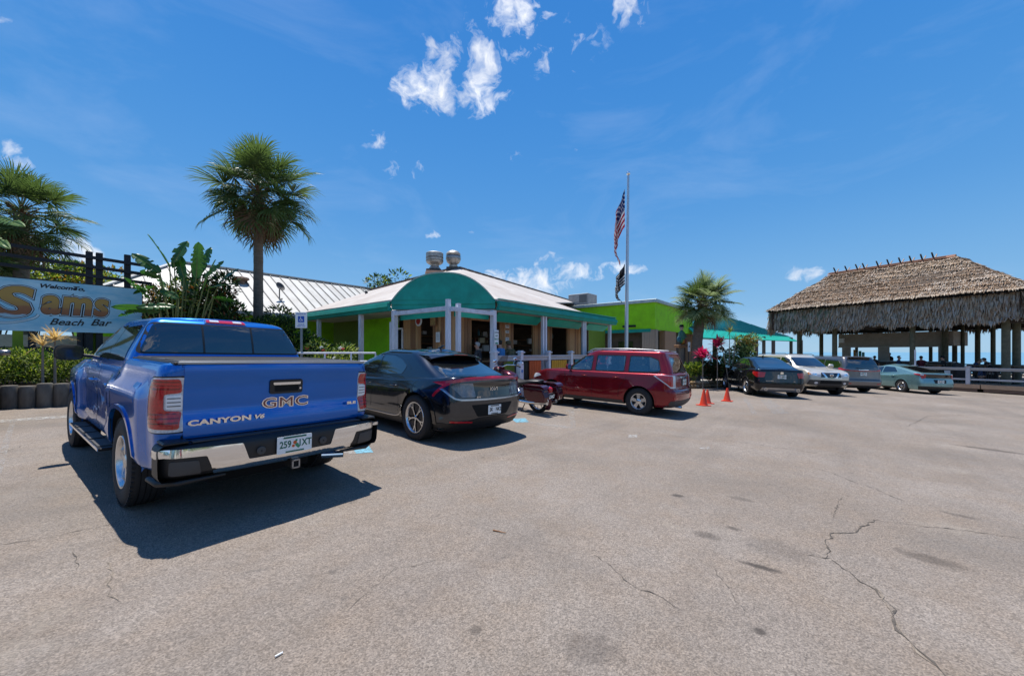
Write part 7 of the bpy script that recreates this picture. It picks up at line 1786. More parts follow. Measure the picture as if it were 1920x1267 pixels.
def shrub(name, label, loc, rad, n, size, mats, weights=None, stems=7, seed=0, cat='shrub', clumps=16, group=None, flowers=None, trunk_h=None):
    t = thing(name, label, cat, loc, 0, group); r = random.Random(seed*13+5); h = trunk_h if trunk_h is not None else rad[2]*.9
    m = MB()
    for i in range(stems):
        a = r.uniform(0, 2*PI); e = Vector((math.cos(a)*rad[0]*r.uniform(.2, .75), math.sin(a)*rad[1]*r.uniform(.2, .75), h+rad[2]*r.uniform(.0, .6)))
        m.path([(0, 0, 0), (e.x*.3, e.y*.3, e.z*.45), e], [.03, .02, .008], 5)
    m.build('stem', pmat('shrub_stem', (.11, .085, .06), .9), t, 60)
    m = MB(); ws = weights or [1]*len(mats); idx = [i for i, w in enumerate(ws) for _ in range(w)]
    per = n//len(idx)
    cc = [Vector((r.uniform(-1, 1)*rad[0]*.72, r.uniform(-1, 1)*rad[1]*.72, h+r.uniform(-.75, .8)*rad[2])) for _ in range(clumps)]
    for c in cc:
        for i in idx: leaf_cloud(m, c, (rad[0]*.38, rad[1]*.38, rad[2]*.38), max(4, per//clumps), size, r, i)
    o = m.build('foliage', list(mats), t)
    if flowers:
        fm, fn, fs = flowers; m = MB()
        for i in range(fn):
            c = cc[r.randrange(len(cc))]+Vector((r.uniform(-1, 1)*rad[0]*.3, -rad[1]*.3, r.uniform(0, 1)*rad[2]*.4))
            for k in range(9): d = Vector((r.gauss(0, 1), r.gauss(0, 1), r.gauss(0, 1))).normalized(); m.sphere(c+d*fs*.7, fs*.35, 6, 4, mat=i % len(fm))
        m.build('flowers', list(fm), t)
    return t
G1 = leafmat('leaf_green', (.055, .12, .02), (.03, .07, .012), .35); G2 = leafmat('leaf_yellow_green', (.32, .38, .06), (.20, .27, .04), .4); G3 = leafmat('leaf_dark', (.022, .05, .014), (.012, .03, .008), .25)
G4 = leafmat('leaf_variegated', (.42, .44, .18), (.25, .33, .10), .35); G5 = leafmat('leaf_gold', (.42, .26, .06), (.28, .16, .04), .35); G6 = leafmat('leaf_rust', (.22, .07, .02), (.12, .05, .015), .3)
RF = pmat('red_flower', (.55, .05, .04), .5); PF = pmat('pink_flower', (.65, .12, .16), .5); WF = pmat('white_flower', (.7, .7, .62), .5)
def at(u, Y, z=None): x = (u-960)/730*Y; return (x, Y, gz(x) if z is None else z)
# hedge in the log planter on the left
for i, (u, Y, rz_) in enumerate(((-20, 9.3, .55), (38, 9.5, .5), (84, 9.7, .55), (130, 10.1, .5), (200, 10.8, .5), (262, 11.6, .6))):
    w = ['just entering at the left edge', 'below the letter S of the banner', 'below the spiky yellow plants', 'behind the truck mirror', 'hidden behind the truck cab', 'farthest along behind the truck cab'][i]
    shrub('hedge_shrub', 'yellow green clipped hedge shrub '+w, (at(u, Y)[0], Y, gz(at(u, Y)[0])+.45), (.75, .6, rz_*.75), 2600, .075, (G2, G1, G4, G3), (3, 3, 1, 1), seed=i, group='hedge shrubs in the log planter', trunk_h=.35, clumps=20)
# taller growth behind the banner
for i, (u, Y, z, rx_, rz_, ms, lab) in enumerate(((60, 15.0, 4.2, 1.8, 1.1, (G1, G2, G3), 'bushy tree showing between the black rails left of the twin posts'), (150, 15.8, 4.1, 1.6, .95, (G2, G1, G5), 'yellow green tree top behind the twin black posts'),
                                 (228, 16.5, 4.0, 1.3, .75, (G2, G1, G4), 'olive tree top behind the last black post'), (-10, 13.2, 3.9, 1.6, 1.2, (G1, G3, G2), 'dark bush at the far left behind the banner'))):
    x, y, g = at(u, Y); shrub('leafy_tree', lab, (x, y, g), (rx_, 1.3, rz_), 4200, .16, ms, seed=20+i, cat='tree', trunk_h=z-g-.0, clumps=26)
x, y, g = at(748, 25.5); shrub('sea_grape_tree', 'round leaved tree top showing above the restaurant roof', (x, y, g), (1.75, 1.5, 1.15), 2600, .24, (G3, G1, G2), (3, 2, 1), seed=31, cat='tree', trunk_h=5.35-g, clumps=22)
x, y, g = at(712, 26.5); shrub('sea_grape_tree', 'small tree top left of the rounder one above the roof slope', (x, y, g), (.8, .8, .5), 700, .22, (G3, G1), seed=32, cat='tree', trunk_h=5.0-g, clumps=9)
# flower bush by the accessible sign
x, y, g = at(612, 13.0); shrub('flower_bush', 'pale leafed bush with red and white flowers beside the blue parking sign', (x, y, g), (.95, .7, .55), 2400, .12, (G4, G2, G1, G3), (2, 2, 2, 1), seed=40, flowers=((RF, WF, RF), 22, .06), trunk_h=1.25-g)
x, y, g = at(575, 14.5); shrub('fern_shrub', 'feathery green shrub against the lime wall behind the sign post', (x, y, g), (.9, .6, .6), 1500, .16, (G1, G3), seed=41, trunk_h=1.5-g)
x, y, g = at(520, 13.2); shrub('fern_shrub', 'drooping green shrub under the tall palm beside the truck cab', (x, y, g), (1.1, .7, .75), 3400, .14, (G1, G3, G2), (2, 2, 1), seed=42, trunk_h=2.25-g)
x, y, g = at(455, 13.0); shrub('fern_shrub', 'dense green shrub at the foot of the tall palm', (x, y, g), (.9, .8, .8), 3000, .13, (G3, G1), (2, 1), seed=43, trunk_h=2.1-g)
# planter beside the short palm
x, y, g = at(1385, 19.4); shrub('planter_bush', 'tall dark green bush between the pink plants and the black hatchback', (x, y, g), (.85, .8, .8), 5200, .12, (G3, G1, G4), (2, 2, 2), seed=50, trunk_h=1.05-g)
x, y, g = at(1340, 20.2); shrub('planter_bush', 'dark bush under the short palm crown', (x, y, g), (.8, .7, .8), 3600, .14, (G3, G1, G6), (3, 1, 1), seed=51, trunk_h=.8-g)
x, y, g = at(1398, 20.2); shrub('croton_bush', 'yellow and bronze croton bush above the dark planter bush', (x, y, g), (.6, .5, .6), 1800, .14, (G4, G5, G1), seed=52, trunk_h=1.75-g)
x, y, g = at(1292, 19.6); shrub('planter_fern', 'low green fern spilling beside the red wagon rear window', (x, y, g), (.5, .45, .45), 1200, .16, (G1, G2), seed=53, trunk_h=.45-g)

def spiky(name, label, loc, h, n, L, w, mats, seed=0, cat='plant', group=None, up=.4, heads=None, lean=.15):
    t = thing(name, label, cat, loc, 0, group); r = random.Random(seed)
    for hx_, hy_, hh in (heads or [(0, 0, h)]):
        MB().path([(0, 0, 0), (hx_*.4, hy_*.4, hh*.5), (hx_, hy_, hh)], [.03, .022, .018], 6).build('stem', pmat('pale_stem', (.26, .22, .17), .9), t, 60)
        m = MB(); top = Vector((hx_, hy_, hh))
        for i in range(n):
            a = i*2.39996; el = up+r.uniform(-.75, 1.0)*(1-i/n*.4)+.5*i/n; d = Vector((math.cos(a)*math.cos(el), math.sin(a)*math.cos(el), math.sin(el))); s = d.cross(Vector((0, 0, 1))).normalized()*w*r.uniform(.7, 1.2); l = L*r.uniform(.75, 1.15); dr = Vector((0, 0, -1))*l*r.uniform(.05, .38)
            p1 = top+d*l*.35; p2 = top+d*l*.72+dr*.4; p3 = top+d*l+dr; mi = r.randrange(len(mats))
            m.add([top-s*.3, top+s*.3, p1-s, p1+s, p2-s*.8, p2+s*.8, p3], [(0, 1, 3, 2), (2, 3, 5, 4), (4, 5, 6)], mi)
        m.build('leaves', list(mats), t)
    return t
Y1_, Y2_ = leafmat('straw_leaf', (.60, .42, .16), (.45, .28, .09), .35), leafmat('straw_pale', (.62, .50, .26), (.5, .36, .16), .35)
x, y, g = at(80, 9.0); spiky('dracaena', 'straw yellow spiky plant left of its twin in front of the banner', (x, y, g+.4), 1.25-g, 46, .42, .012, (Y1_, Y2_), 1, group='spiky yellow plants')
x, y, g = at(103, 9.25); spiky('dracaena', 'taller straw yellow spiky plant right of its twin in front of the banner', (x, y, g+.4), 1.38-g, 60, .48, .012, (Y1_, Y2_), 2, group='spiky yellow plants')
P1_, P2_ = leafmat('magenta_leaf', (.50, .05, .12), (.30, .02, .07), .35), leafmat('crimson_leaf', (.60, .12, .20), (.40, .03, .08), .35)
x, y, g = at(1312, 19.0); spiky('cordyline', 'pink leaved cordyline on a thin stem beside the wagon', (x, y-.3, g), 1.2-g, 60, .68, .055, (P1_, P2_, P1_), 3, group='pink cordylines', up=.7)
x, y, g = at(1345, 18.9); spiky('cordyline', 'taller red cordyline in front of the dark bush', (x, y, g), 1.78-g, 56, .66, .055, (P1_, P2_), 4, group='pink cordylines', up=.7)
x, y, g = at(1368, 18.8); spiky('yucca', 'yellow green yucca with three heads in front of the teal awning', (x, y, g), 2.3-g, 44, .55, .018, (G2, G4, G5), 5, heads=[(0, 0, 2.45-g), (-.35, .1, 1.9-g), (.25, -.1, 2.0-g)], up=.3)

# broad paddle leaves: each leaf its own mesh
MBL = leafmat('paddle_leaf', (.06, .16, .03), (.03, .09, .018), .35, .32, 1.5, .6)
def paddle(t, root, base, tip, w, mat, droop=.12, seed=0, splits=5, n=14, roll=0):
    r = random.Random(seed); root, base, tip = Vector(root), Vector(base), Vector(tip); m = MB()
    m.path([root, root.lerp(base, .5)+Vector((0, 0, .10)), base, base.lerp(tip, .5)+Vector((0, 0, .0))], [.035, .024, .015, .008], 6, mat=1)
    ax = (tip-base); L = ax.length; ax.normalize(); side = ax.cross(Vector((0, 0, 1))); side = side.normalized() if side.length > .05 else Vector((1, 0, 0))
    side = Matrix.Rotation(roll, 3, ax) @ side; up = side.cross(ax)
    cuts = set(r.sample(range(3, n-2), min(splits, n-6)))
    for sgn in (-1, 1):
        prev = None
        for i in range(n+1):
            q = i/n; ww = w*math.sin(PI*min(1, q*.96+.03))**.55*(1 if q < .97 else .3); c = base+ax*L*q-Vector((0, 0, droop*q*q*L))
            e = c+side*sgn*ww+up*ww*.22*(1 if sgn else 1)-Vector((0, 0, .10*ww)); cur = (c, e)
            if prev:
                pc, pe = prev
                if i in cuts and r.random() < .8: pe = pe.lerp(pc, .12)-Vector((0, 0, .05)); ee = e.lerp(c, r.uniform(.25, .55))
                else: ee = e
                mid0 = pc.lerp(pe, .5)+up*.02; mid1 = c.lerp(ee, .5)+up*.02
                m.add([pc, mid0, pe, c, mid1, ee], [(0, 1, 4, 3), (1, 2, 5, 4)], 0)
            prev = cur
    return m.build('leaf', [mat, M_petiole], t, 50)
def pt(u, v, Y): return Vector(((u-960)/730*Y, Y, EYE+(660-v)/730*Y))
t = thing('bird_of_paradise', 'tall bird of paradise plant with broad paddle leaves between the banner and the palm', 'plant')
rt = Vector((*wp(335, 11.6), .15))
for i, (bu, bv, tu, tv, w, Y, Yt) in enumerate(((280, 560, 232, 515, .20, 11.2, 10.9), (345, 520, 330, 470, .20, 11.7, 11.8), (412, 530, 448, 500, .18, 11.9, 12.1), (268, 580, 222, 590, .17, 11.0, 10.7), (380, 545, 405, 480, .2, 11.6, 11.6), (318, 500, 276, 432, .24, 11.5, 11.3), (326, 492, 352, 447, .20, 11.6, 11.9), (300, 512, 247, 470, .19, 11.3, 11.0), (368, 520, 372, 446, .22, 11.8, 11.7), (378, 512, 396, 458, .20, 12.0, 12.2),
        (300, 520, 262, 505, .13, 11.2, 10.9), (290, 535, 250, 548, .12, 11.2, 11.0), (385, 520, 420, 485, .14, 11.8, 12.0), (392, 540, 440, 528, .13, 11.7, 11.9), (310, 545, 290, 505, .13, 11.5, 11.8), (400, 560, 442, 560, .13, 11.6, 11.5),
        (350, 545, 340, 480, .14, 11.9, 12.0), (335, 560, 300, 540, .13, 11.3, 11.1), (330, 575, 255, 570, .13, 11.1, 10.6), (300, 585, 208, 568, .13, 11.0, 10.3), (360, 560, 372, 500, .14, 11.9, 12.2))):
    rr = rt+Vector((rnd.uniform(-.25, .25), rnd.uniform(-.2, .2), 0)); paddle(t, rr, pt(bu, bv, Y), pt(tu, tv, Yt), w, MBL, .10, i, roll=rnd.uniform(-1.2, 1.2))
for i in range(14):                                                # old arching stalks
    a = rnd.uniform(-1, 1); m = MB(); e = rt+Vector((a*.9, rnd.uniform(-.3, .3), 2.2+rnd.uniform(-.3, .5))); m.path([rt+Vector((a*.2, 0, 0)), rt+Vector((a*.45, 0, 1.3)), e], [.03, .02, .012], 6); m.build('stalk', pmat('dry_stalk', (.33, .22, .10), .8), t, 60)
t2 = thing('banana_plant', 'split leaved banana with one pale leaf reaching in at the left edge', 'plant'); rt2 = Vector((*wp(-60, 9.5), gz(-12)))
for i, (bu, bv, tu, tv) in enumerate(((-40, 400, 48, 412), (-50, 420, 20, 455), (-60, 380, -20, 330), (-60, 400, -130, 380))): paddle(t2, rt2, pt(bu, bv, 9.4), pt(tu, tv, 9.2), .14, leafmat('pale_paddle', (.20, .30, .10), (.12, .20, .05), .4), .12, 60+i, splits=8, roll=.9)
x, y, g = at(410, 12.4); shrub('schefflera', 'bushy variegated shrub between the paddle leaves and the palm trunk', (x, y, g), (.85, .7, 1.15), 4800, .16, (G1, G4, G3, G6), (3, 1, 3, 1), seed=60, trunk_h=2.75-g, clumps=24)
x, y, g = at(305, 12.6); shrub('schefflera', 'dark shrub with rust tinted leaves under the paddle leaves', (x, y, g), (.9, .7, .85), 3400, .14, (G3, G1, G6, G5), (3, 2, 1, 1), seed=61, trunk_h=2.85-g)
x, y, g = at(352, 12.8); shrub('schefflera', 'green shrub in the middle behind the tall paddle leaves', (x, y, g), (.8, .7, .8), 3000, .14, (G3, G1, G2), (3, 2, 1), seed=62, trunk_h=3.15-g)
x, y, g = at(372, 12.2); shrub('low_growth', 'dark undergrowth behind the truck cab roof', (x, y, g), (1.6, .5, .8), 3600, .15, (G3, G1), (2, 1), seed=63, trunk_h=1.7-g, clumps=26)
# ---------------------------------------------------------------- welcome banner, rails, planters
SO = Vector((-13.2, 10.0, 0))
def sk(u): r = (u-960)/730; return (r*SO.y-SO.x)/(A_.x-r*A_.y)
def fit_text(s, mt_, o, M, w, h, off):
    base = text_mesh(s, 1, .0008, .02, .12, 'CENTER', 1.08, res=4); xs = [v.co.x for v in base.vertices]; ys = [v.co.y for v in base.vertices]
    kx = w/(max(xs)-min(xs)); ky = h/(max(ys)-min(ys)); cx, cy = (max(xs)+min(xs))/2, (max(ys)+min(ys))/2
    me = text_mesh(s, 1, .0008, .02+off/((kx+ky)/2), .12, 'CENTER', 1.08, res=4)
    me.transform(M @ Matrix.Diagonal((kx, ky, 1, 1)) @ Matrix.Translation((-cx, -cy, 0))); return link('banner_lettering', me, o, mt_)
def banner():
    t = thing('welcome_banner', 'painted blue beach bar banner with big golden letters on black rails', 'banner', tuple(SO), TH_)
    m = pmat('banner_print', (.62, .80, .86), .45, var=0, scale=1.6, col2=(.16, .50, .68), stretch=(.7, 1, 2.2), detail=4, rvar=.05)
    o = MB().bx(-1.5, sk(266), -.012, .012, 2.07, 3.45).build('banner_sheet', m, t)
    MB().bx(-1.5, sk(266)+.01, -.02, .02, 3.45, 3.475).build('banner_hem', M_black, t); MB().bx(sk(266), sk(266)+.02, -.02, .02, 2.07, 3.45).build('banner_hem', M_black, t)
    # golden print: ochre above, rust below, split at a wavy waterline as painted
    g = bpy.data.materials.new('golden_print'); g.use_nodes = True; nt = g.node_tree; N = nt.nodes; L = nt.links; b = N['Principled BSDF']; b.inputs['Roughness'].default_value = .45
    tc = N.new('ShaderNodeTexCoord'); sp = N.new('ShaderNodeSeparateXYZ'); L.new(tc.outputs['Object'], sp.inputs[0]); n = N.new('ShaderNodeTexNoise'); n.inputs['Scale'].default_value = 5; L.new(tc.outputs['Object'], n.inputs['Vector'])
    a = N.new('ShaderNodeMath'); a.operation = 'MULTIPLY_ADD'; a.inputs[1].default_value = .12; L.new(n.outputs['Fac'], a.inputs[0]); L.new(sp.outputs['Z'], a.inputs[2])
    mr = N.new('ShaderNodeMapRange'); mr.inputs['From Min'].default_value = 2.45; mr.inputs['From Max'].default_value = 3.3; L.new(a.outputs[0], mr.inputs['Value'])
    rp = N.new('ShaderNodeValToRGB'); rp.color_ramp.elements[0].color = (.40, .55, .62, 1); rp.color_ramp.elements[0].position = .12; rp.color_ramp.elements[1].color = (.50, .27, .05, 1); rp.color_ramp.elements[1].position = .62
    e = rp.color_ramp.elements.new(.16); e.color = (.30, .10, .035, 1); e = rp.color_ramp.elements.new(.36); e.color = (.36, .13, .04, 1); e = rp.color_ramp.elements.new(.42); e.color = (.44, .22, .05, 1)
    L.new(mr.outputs[0], rp.inputs['Fac']); L.new(rp.outputs['Color'], b.inputs['Base Color'])
    blk = pmat('black_print', (.012, .014, .02), .45); wht = pmat('pale_print', (.62, .72, .76), .45)
    FS = lambda x, z, d: face_mat4((x, -.013-d, z), (1, 0, 0), (0, 0, 1))
    for (s, x, z, sz, sx) in (('S', (sk(-14)+sk(66))/2, 2.83, sk(66)-sk(-14)-.08, .80), ('ams', (sk(74)+sk(206))/2, 2.80, sk(206)-sk(74)-.08, .48)):
        for k, (mt_, off) in enumerate(((blk, .062), (wht, .046), (blk, .030), (g, .016))):
            fit_text(s, mt_, o, FS(x, z, .002*k), sz, sx, off)
    # the long under-stroke of the big letter
    for k, (mt_, w) in enumerate(((blk, .12), (wht, .085))):
        pl = strip_poly(spl([(-.9, 2.42), (-.4, 2.28), (.1, 2.27), (.35, 2.32), (.58, 2.42), (.66, 2.52)]), w*.5)
        mb = MB().prism(pl, 0, .001, Matrix(((1, 0, 0, 0), (0, 0, -1, -.0135-.0012*k), (0, 1, 0, 0), (0, 0, 0, 1)))); link('under_stroke', mb.mesh('s'), o, mt_)
    text('banner_lettering', 'Welcome', blk, o, FS(sk(109), 3.30, .002), .15, 1.15, extrude=.0008, offset=.006, shear=.3); text('banner_lettering', 'To,', blk, o, FS(sk(147), 3.30, .002), .15, 1.2, extrude=.0008, offset=.006, shear=.3)
    text('banner_lettering', 'Beach', blk, o, FS(sk(124), 2.335, .009), .25, 1.05, extrude=.0008, offset=.004, shear=.4); text('banner_lettering', 'Bar', blk, o, FS(sk(187), 2.36, .009), .27, 1.05, extrude=.0008, offset=.004, shear=.4)
    return t
banner()
M_blackw = pmat('black_stained_timber', (.012, .013, .018), .6, var=.3, scale=5, bump=.2)
def black_rails():
    t = thing('stair_rail', 'black timber stair rail with three bars above the welcome banner', 'railing', tuple(SO), TH_)
    for (u, z) in ((168, 4.42), (187, 4.42), (240, 4.48)):
        k = sk(u); MB().bx(k-.07, k+.07, .05, .19, -.2, z).build('post', M_blackw, t)
    for z, z2 in ((4.25, 4.22), (3.98, 3.95), (3.72, 3.68)): MB().beam((-1.6, .02, z+.12), (sk(285), .02, z2-.02), .05, .09).build('rail', M_blackw, t)
    for u in (33, 175): k = sk(u); MB().bx(k-.09, k+.09, .2, .38, gz(-11), 2.4).build('green_post', pmat('olive_post', (.16, .24, .02), .8), t)
    for u in (60, 152, 160): k = sk(u); MB().bx(k-.07, k+.07, .1, .24, gz(-11), 2.3).build('post', M_blackw, t)
    for z0, z1 in ((1.9, 1.1), (1.55, .75)): MB().beam((-1.2, .0, z0), (sk(150), .0, z1), .05, .14).build('ramp_rail', M_blackw, t)
    MB().beam((-1.2, .3, 1.5), (sk(240), .3, 1.5), .05, .3).build('ramp_side', M_blackw, t)
    return t
black_rails()
def back_wall():
    t = thing('screen_wall', 'low pale wall behind the ramp under the banner', 'wall', tuple(SO), TH_)
    MB().bx(-2, sk(250), 1.2, 1.3, -.2, 2.0).build('wall_panel', pmat('pale_wall', (.34, .33, .30), .8, var=.3), t)
    k = sk(96); MB().sphere((k, 1.18, 1.25), (.22, .02, .2), 16, 8).build('painted_motif', pmat('maroon_print', (.16, .03, .02), .6), t, 60)
    return t
back_wall()
# log border
M_log = pmat('weathered_log', (.20, .18, .15), .95, var=0, scale=4, col2=(.07, .06, .05), stretch=(1, 1, .35), bump=.9, bscale=12)
t = thing('log_border', 'upright weathered logs edging the hedge planter at the left', 'planter border')
p = wg(-30, 769); q = wg(122, 762); d = (q-p).normalized(); r = random.Random(4)
for i in range(24):
    c = p+d*(.245*i)+Vector((0, .1, 0)); h = .50+r.uniform(-.03, .03); rad = .128
    m = MB(); m.lathe([(rad*1.02, -.05), (rad, .2), (rad*.98, h-.03), (rad*.86, h), (.001, h+.004)], (0, 0, 0), n=12); m.build('log', M_log, t, 40, loc=(c.x, c.y, gz(c.x)), rot=(0, 0, r.uniform(0, 3)))
sl = MB(); sl.add([p+Vector((0, .1, .42)), p+d*6.4+Vector((0, .1, .42)), p+d*6.4+Vector((-2.2, 2.6, .42)), p+Vector((-3, 2.4, .42))], [(0, 1, 2, 3)]); props(sl.build('planter_soil', pmat('mulch', (.06, .042, .03), .95, var=.5, scale=9, bump=.6)), kind='structure')
# rounded stones around the right planter
t = thing('stone_border', 'row of rounded golden brown stones edging the planter by the short palm', 'planter border')
M_st = [pmat('stone_a', (.28, .18, .08), .9, var=.4, scale=9, bump=.6), pmat('stone_b', (.20, .14, .08), .9, var=.4, scale=9, bump=.6), pmat('stone_c', (.34, .27, .18), .9, var=.3, scale=9, bump=.6)]
c0 = Vector((*wp(1283, 18.6), 0)); c1 = Vector((*wp(1362, 20.6), 0))
for row in range(2):
    for i in range(15):
        q = c0.lerp(c1, (i+.5*row)/14.5); m = MB(); m.sphere((0, 0, 0), (.13*r.uniform(.85, 1.15), .12, .10*r.uniform(.9, 1.1)), 10, 6)
        m.build('stone', M_st[r.randrange(3)], t, 60, loc=(q.x, q.y+.07*row, gz(q.x)+.09+.17*row), rot=(0, r.uniform(-.2, .2), r.uniform(0, 3)))
sl = MB(); sl.add([(c0.x, c0.y+.1, gz(c0.x)+.24), (c1.x, c1.y+.1, gz(c1.x)+.24), (c1.x-.5, c1.y+3, gz(c1.x)+.24), (c0.x-1.5, c0.y+3, gz(c0.x)+.24)], [(0, 1, 2, 3)]); props(sl.build('planter_soil', pmat('shell_mulch', (.40, .38, .34), .9, var=.3, scale=12, bump=.5)), kind='structure')

# ---------------------------------------------------------------- cones
M_cone = pmat('cone_orange', (.62, .045, .012), .5, var=.12, scale=6)
def cone(u, v, h, lab):
    p = wg(u, v); t = thing('traffic_cone', lab, 'traffic cone', tuple(p), rnd.uniform(0, 1), 'orange cones in the car park', tilt=True)
    MB().prism(corner_round([(-.17, -.17), (.17, -.17), (.17, .17), (-.17, .17)], .05, 3), 0, .022).build('base', M_cone, t, 40)
    MB().lathe([(.125, .022), (.118, .04), (.108, .06), (.030, h-.02), (.024, h), (.016, h), (.014, h-.03)], n=24).build('body', M_cone, t, 40)
    return t
cone(1319, 760, .51, 'tallest orange cone behind the red wagon'); cone(1326, 756, .45, 'orange cone half hidden behind the tallest cone'); cone(1363, 752, .47, 'orange cone standing alone by the black hatchback')

# ---------------------------------------------------------------- flagpole and flags
FX, FY = wp(1173.5, 16.0)
t = thing('flagpole', 'tall silver flagpole in front of the lime green wing', 'flagpole', (FX, FY, gz(FX)))
zt = 8.75-gz(FX)
MB().path([(0, 0, 0), (.03, 0, 3), (.10, 0, zt)], [.085, .075, .045], 16).build('pole', pmat('brushed_aluminium', (.50, .52, .55), .35, .8, var=.08), t, 60)
MB().sphere((.10, 0, zt+.09), .085, 16, 10).build('finial', M_chrome, t, 60); MB().lathe([(.13, 0), (.14, .05), (.09, .08)], n=16).build('base_collar', M_grey, t, 40)
MB().tube((.04, -.05, .9), (.04, -.05, zt-.1), .004, n=5).build('halyard', M_white, t)
def flag(name, lab, z0, fly, hoist, drop, bulge, mats, fn, wv=1.0, seed=0):
    t = thing(name, lab, 'flag', (FX, FY, gz(FX))); ni, nj = 60, 52; vs = []; fs = []; ms = []
    for j in range(nj+1):
        for i in range(ni+1):
            s = i/ni; q = j/nj
            z = z0-hoist*q*(1-.25*s)-drop*s*(.92+.08*q)
            x = -.06-bulge*(math.sin(min(1, s*1.25)*PI/2)**.8)*(.30+.70*math.sin(PI*min(1, (.10+.75*(s*.55+q*.5)))))
            x += .045*math.sin(s*9+q*5)*s; y = .16*math.sin(s*17*wv+q*2.5+seed)*min(1, s*3)+.06*math.sin(q*11+s*6)*s-.06
            vs.append((x, y, z))
    for j in range(nj):
        for i in range(ni): a = j*(ni+1)+i; fs.append((a, a+1, a+ni+2, a+ni+1)); ms.append(fn((i+.5)/ni, (j+.5)/nj))
    mb = MB(); mb.v = [Vector(v) for v in vs]; mb.f = fs; mb.m = ms; mb.build('cloth', mats, t, 180); return t
fr_, fw_, fb_ = [leafmat('flag_'+n, c, tuple(q*.85 for q in c), .35, .7) for n, c in (('red', (.34, .012, .03)), ('white', (.60, .57, .57)), ('blue', (.012, .022, .10)))]
def usa(s, q):
    st = int(q*13)
    if s < .40 and st < 7:
        a, b = s/.40*11, q*13/7*9; 
        return 1 if (int(a)+int(b)) % 2 == 0 and abs(a % 1-.5) < .28 and abs(b % 1-.5) < .28 else 2
    return 0 if st % 2 == 0 else 1
flag('national_flag', 'limp stars and stripes flag hanging near the top of the flagpole', 8.18-gz(FX), 2.4, 1.55, 2.0, .42, [fr_, fw_, fb_], usa)
fk, fg = leafmat('flag_black', (.012, .012, .015), (.01, .01, .012), .2, .7), leafmat('flag_grey', (.5, .5, .5), (.42, .42, .42), .3, .7)
def blk(s, q):
    st = int(q*13)
    if s < .40 and st < 7: return 0
    return 0 if st % 2 == 0 else 1
flag('black_flag', 'smaller black and white striped flag drooping below the national flag', 5.12-gz(FX), 1.4, .85, .98, .36, [fk, fg], blk, 1.2, 2)

# ---------------------------------------------------------------- signs
x, y, g = at(565, 11.2)
t = thing('parking_sign', 'white accessible parking sign with a blue wheelchair symbol on a steel post', 'sign', (x, y, g), R(8))
MB().bx(-.03, .03, 0, .03, 0, 2.62-g).build('post', pmat('galvanised_post', (.22, .24, .24), .5, .6), t)
f = MB().bx(-.16, .16, -.012, 0, 2.20-g, 2.66-g).build('sign_plate', M_whitepl, t, bevel=.004)
bl = pmat('sign_blue', (.01, .09, .42), .4); MB().bx(-.085, .085, -.016, -.012, 2.36-g, 2.54-g).build('blue_square', bl, f)
FS2 = lambda x_, z_: face_mat4((x_, -.0175, z_), (1, 0, 0), (0, 0, 1)); zc = 2.45-g
m = MB(); M_ = FS2(0, zc)
m.prism([(-.012+.036*math.cos(a/12*2*PI), -.022+.036*math.sin(a/12*2*PI)) for a in range(12)], 0, .001, M_)
link('wheel_symbol', m.mesh('s'), f, M_whitepl)
m = MB(); m.prism([(-.012+.024*math.cos(a/12*2*PI), -.022+.024*math.sin(a/12*2*PI)) for a in range(12)], .001, .0016, M_); link('wheel_hollow', m.mesh('s'), f, bl)
m = MB(); m.prism([(-.014+.013*math.cos(a/10*2*PI), .058+.013*math.sin(a/10*2*PI)) for a in range(10)], 0, .002, M_); link('head_symbol', m.mesh('s'), f, M_whitepl)
m = MB(); m.prism(strip_poly([(-.014, .042), (-.008, .0), (.026, -.004), (.046, -.05)], .013), .0018, .0026, M_); link('figure_symbol', m.mesh('s'), f, M_whitepl)
text('sign_lettering', 'PARKING BY', bl, f, face_mat4((0, -.0135, 2.60-g), (1, 0, 0), (0, 0, 1)), .045, 1, extrude=.0006, offset=.001); text('sign_lettering', 'DISABLED', bl, f, face_mat4((0, -.0135, 2.30-g), (1, 0, 0), (0, 0, 1)), .04, 1, extrude=.0006, offset=.001); text('sign_lettering', 'PERMIT ONLY', bl, f, face_mat4((0, -.0135, 2.25-g), (1, 0, 0), (0, 0, 1)), .035, 1, extrude=.0006, offset=.001)
# beach access board on the corner post, notices on the planks
def board(name, lab, o, w, h, n, rows, cat='sign', col=M_whitepl):
    t = thing(name, lab, cat, o, TH_); MB().bx(-w/2, w/2, -.012, .012, -h/2, h/2).build('panel', col, t, bevel=.003)
    for i, (z, ww, hh, m_) in enumerate(rows): MB().bx(-ww/2, ww/2, -.0155, -.012, z-hh/2, z+hh/2).build('printed_line', m_, t)
    return t
gi, ki = pmat('sign_green', (.02, .22, .12), .5), pmat('sign_ink', (.06, .10, .10), .5); q = bw(XR, -.13, 0); t = board('post_sign', 'narrow white sign with green printing on the thick corner post', (q.x, q.y, 1.98), .20, .46, 0, ((-.19, .12, .05, gi),))
for i, s in enumerate(('LONG', 'KEY', 'BEACH')): text('sign_lettering', s, gi if i else ki, t, face_mat4((0, -.0135, .15-.105*i), (1, 0, 0), (0, 0, 1)), .07, .95, extrude=.0006, offset=.002)
for i, (u, v, w, h, l) in enumerate(((951, 612, .22, .12, 'upper white notice on the planks right of the corner post'), (951, 622, .20, .10, 'middle white notice on the planks right of the corner post'), (951, 636, .20, .15, 'lower round edged white notice on the planks'))):
    xx = on_y(u, 1.16); q = bw(xx, 1.16); board('wall_notice', l, (q.x, q.y, EYE+(660-v)/730*q.y), w, h, 0, ((.0, w*.7, .02, ki), (h*.25, w*.6, .015, ki)))
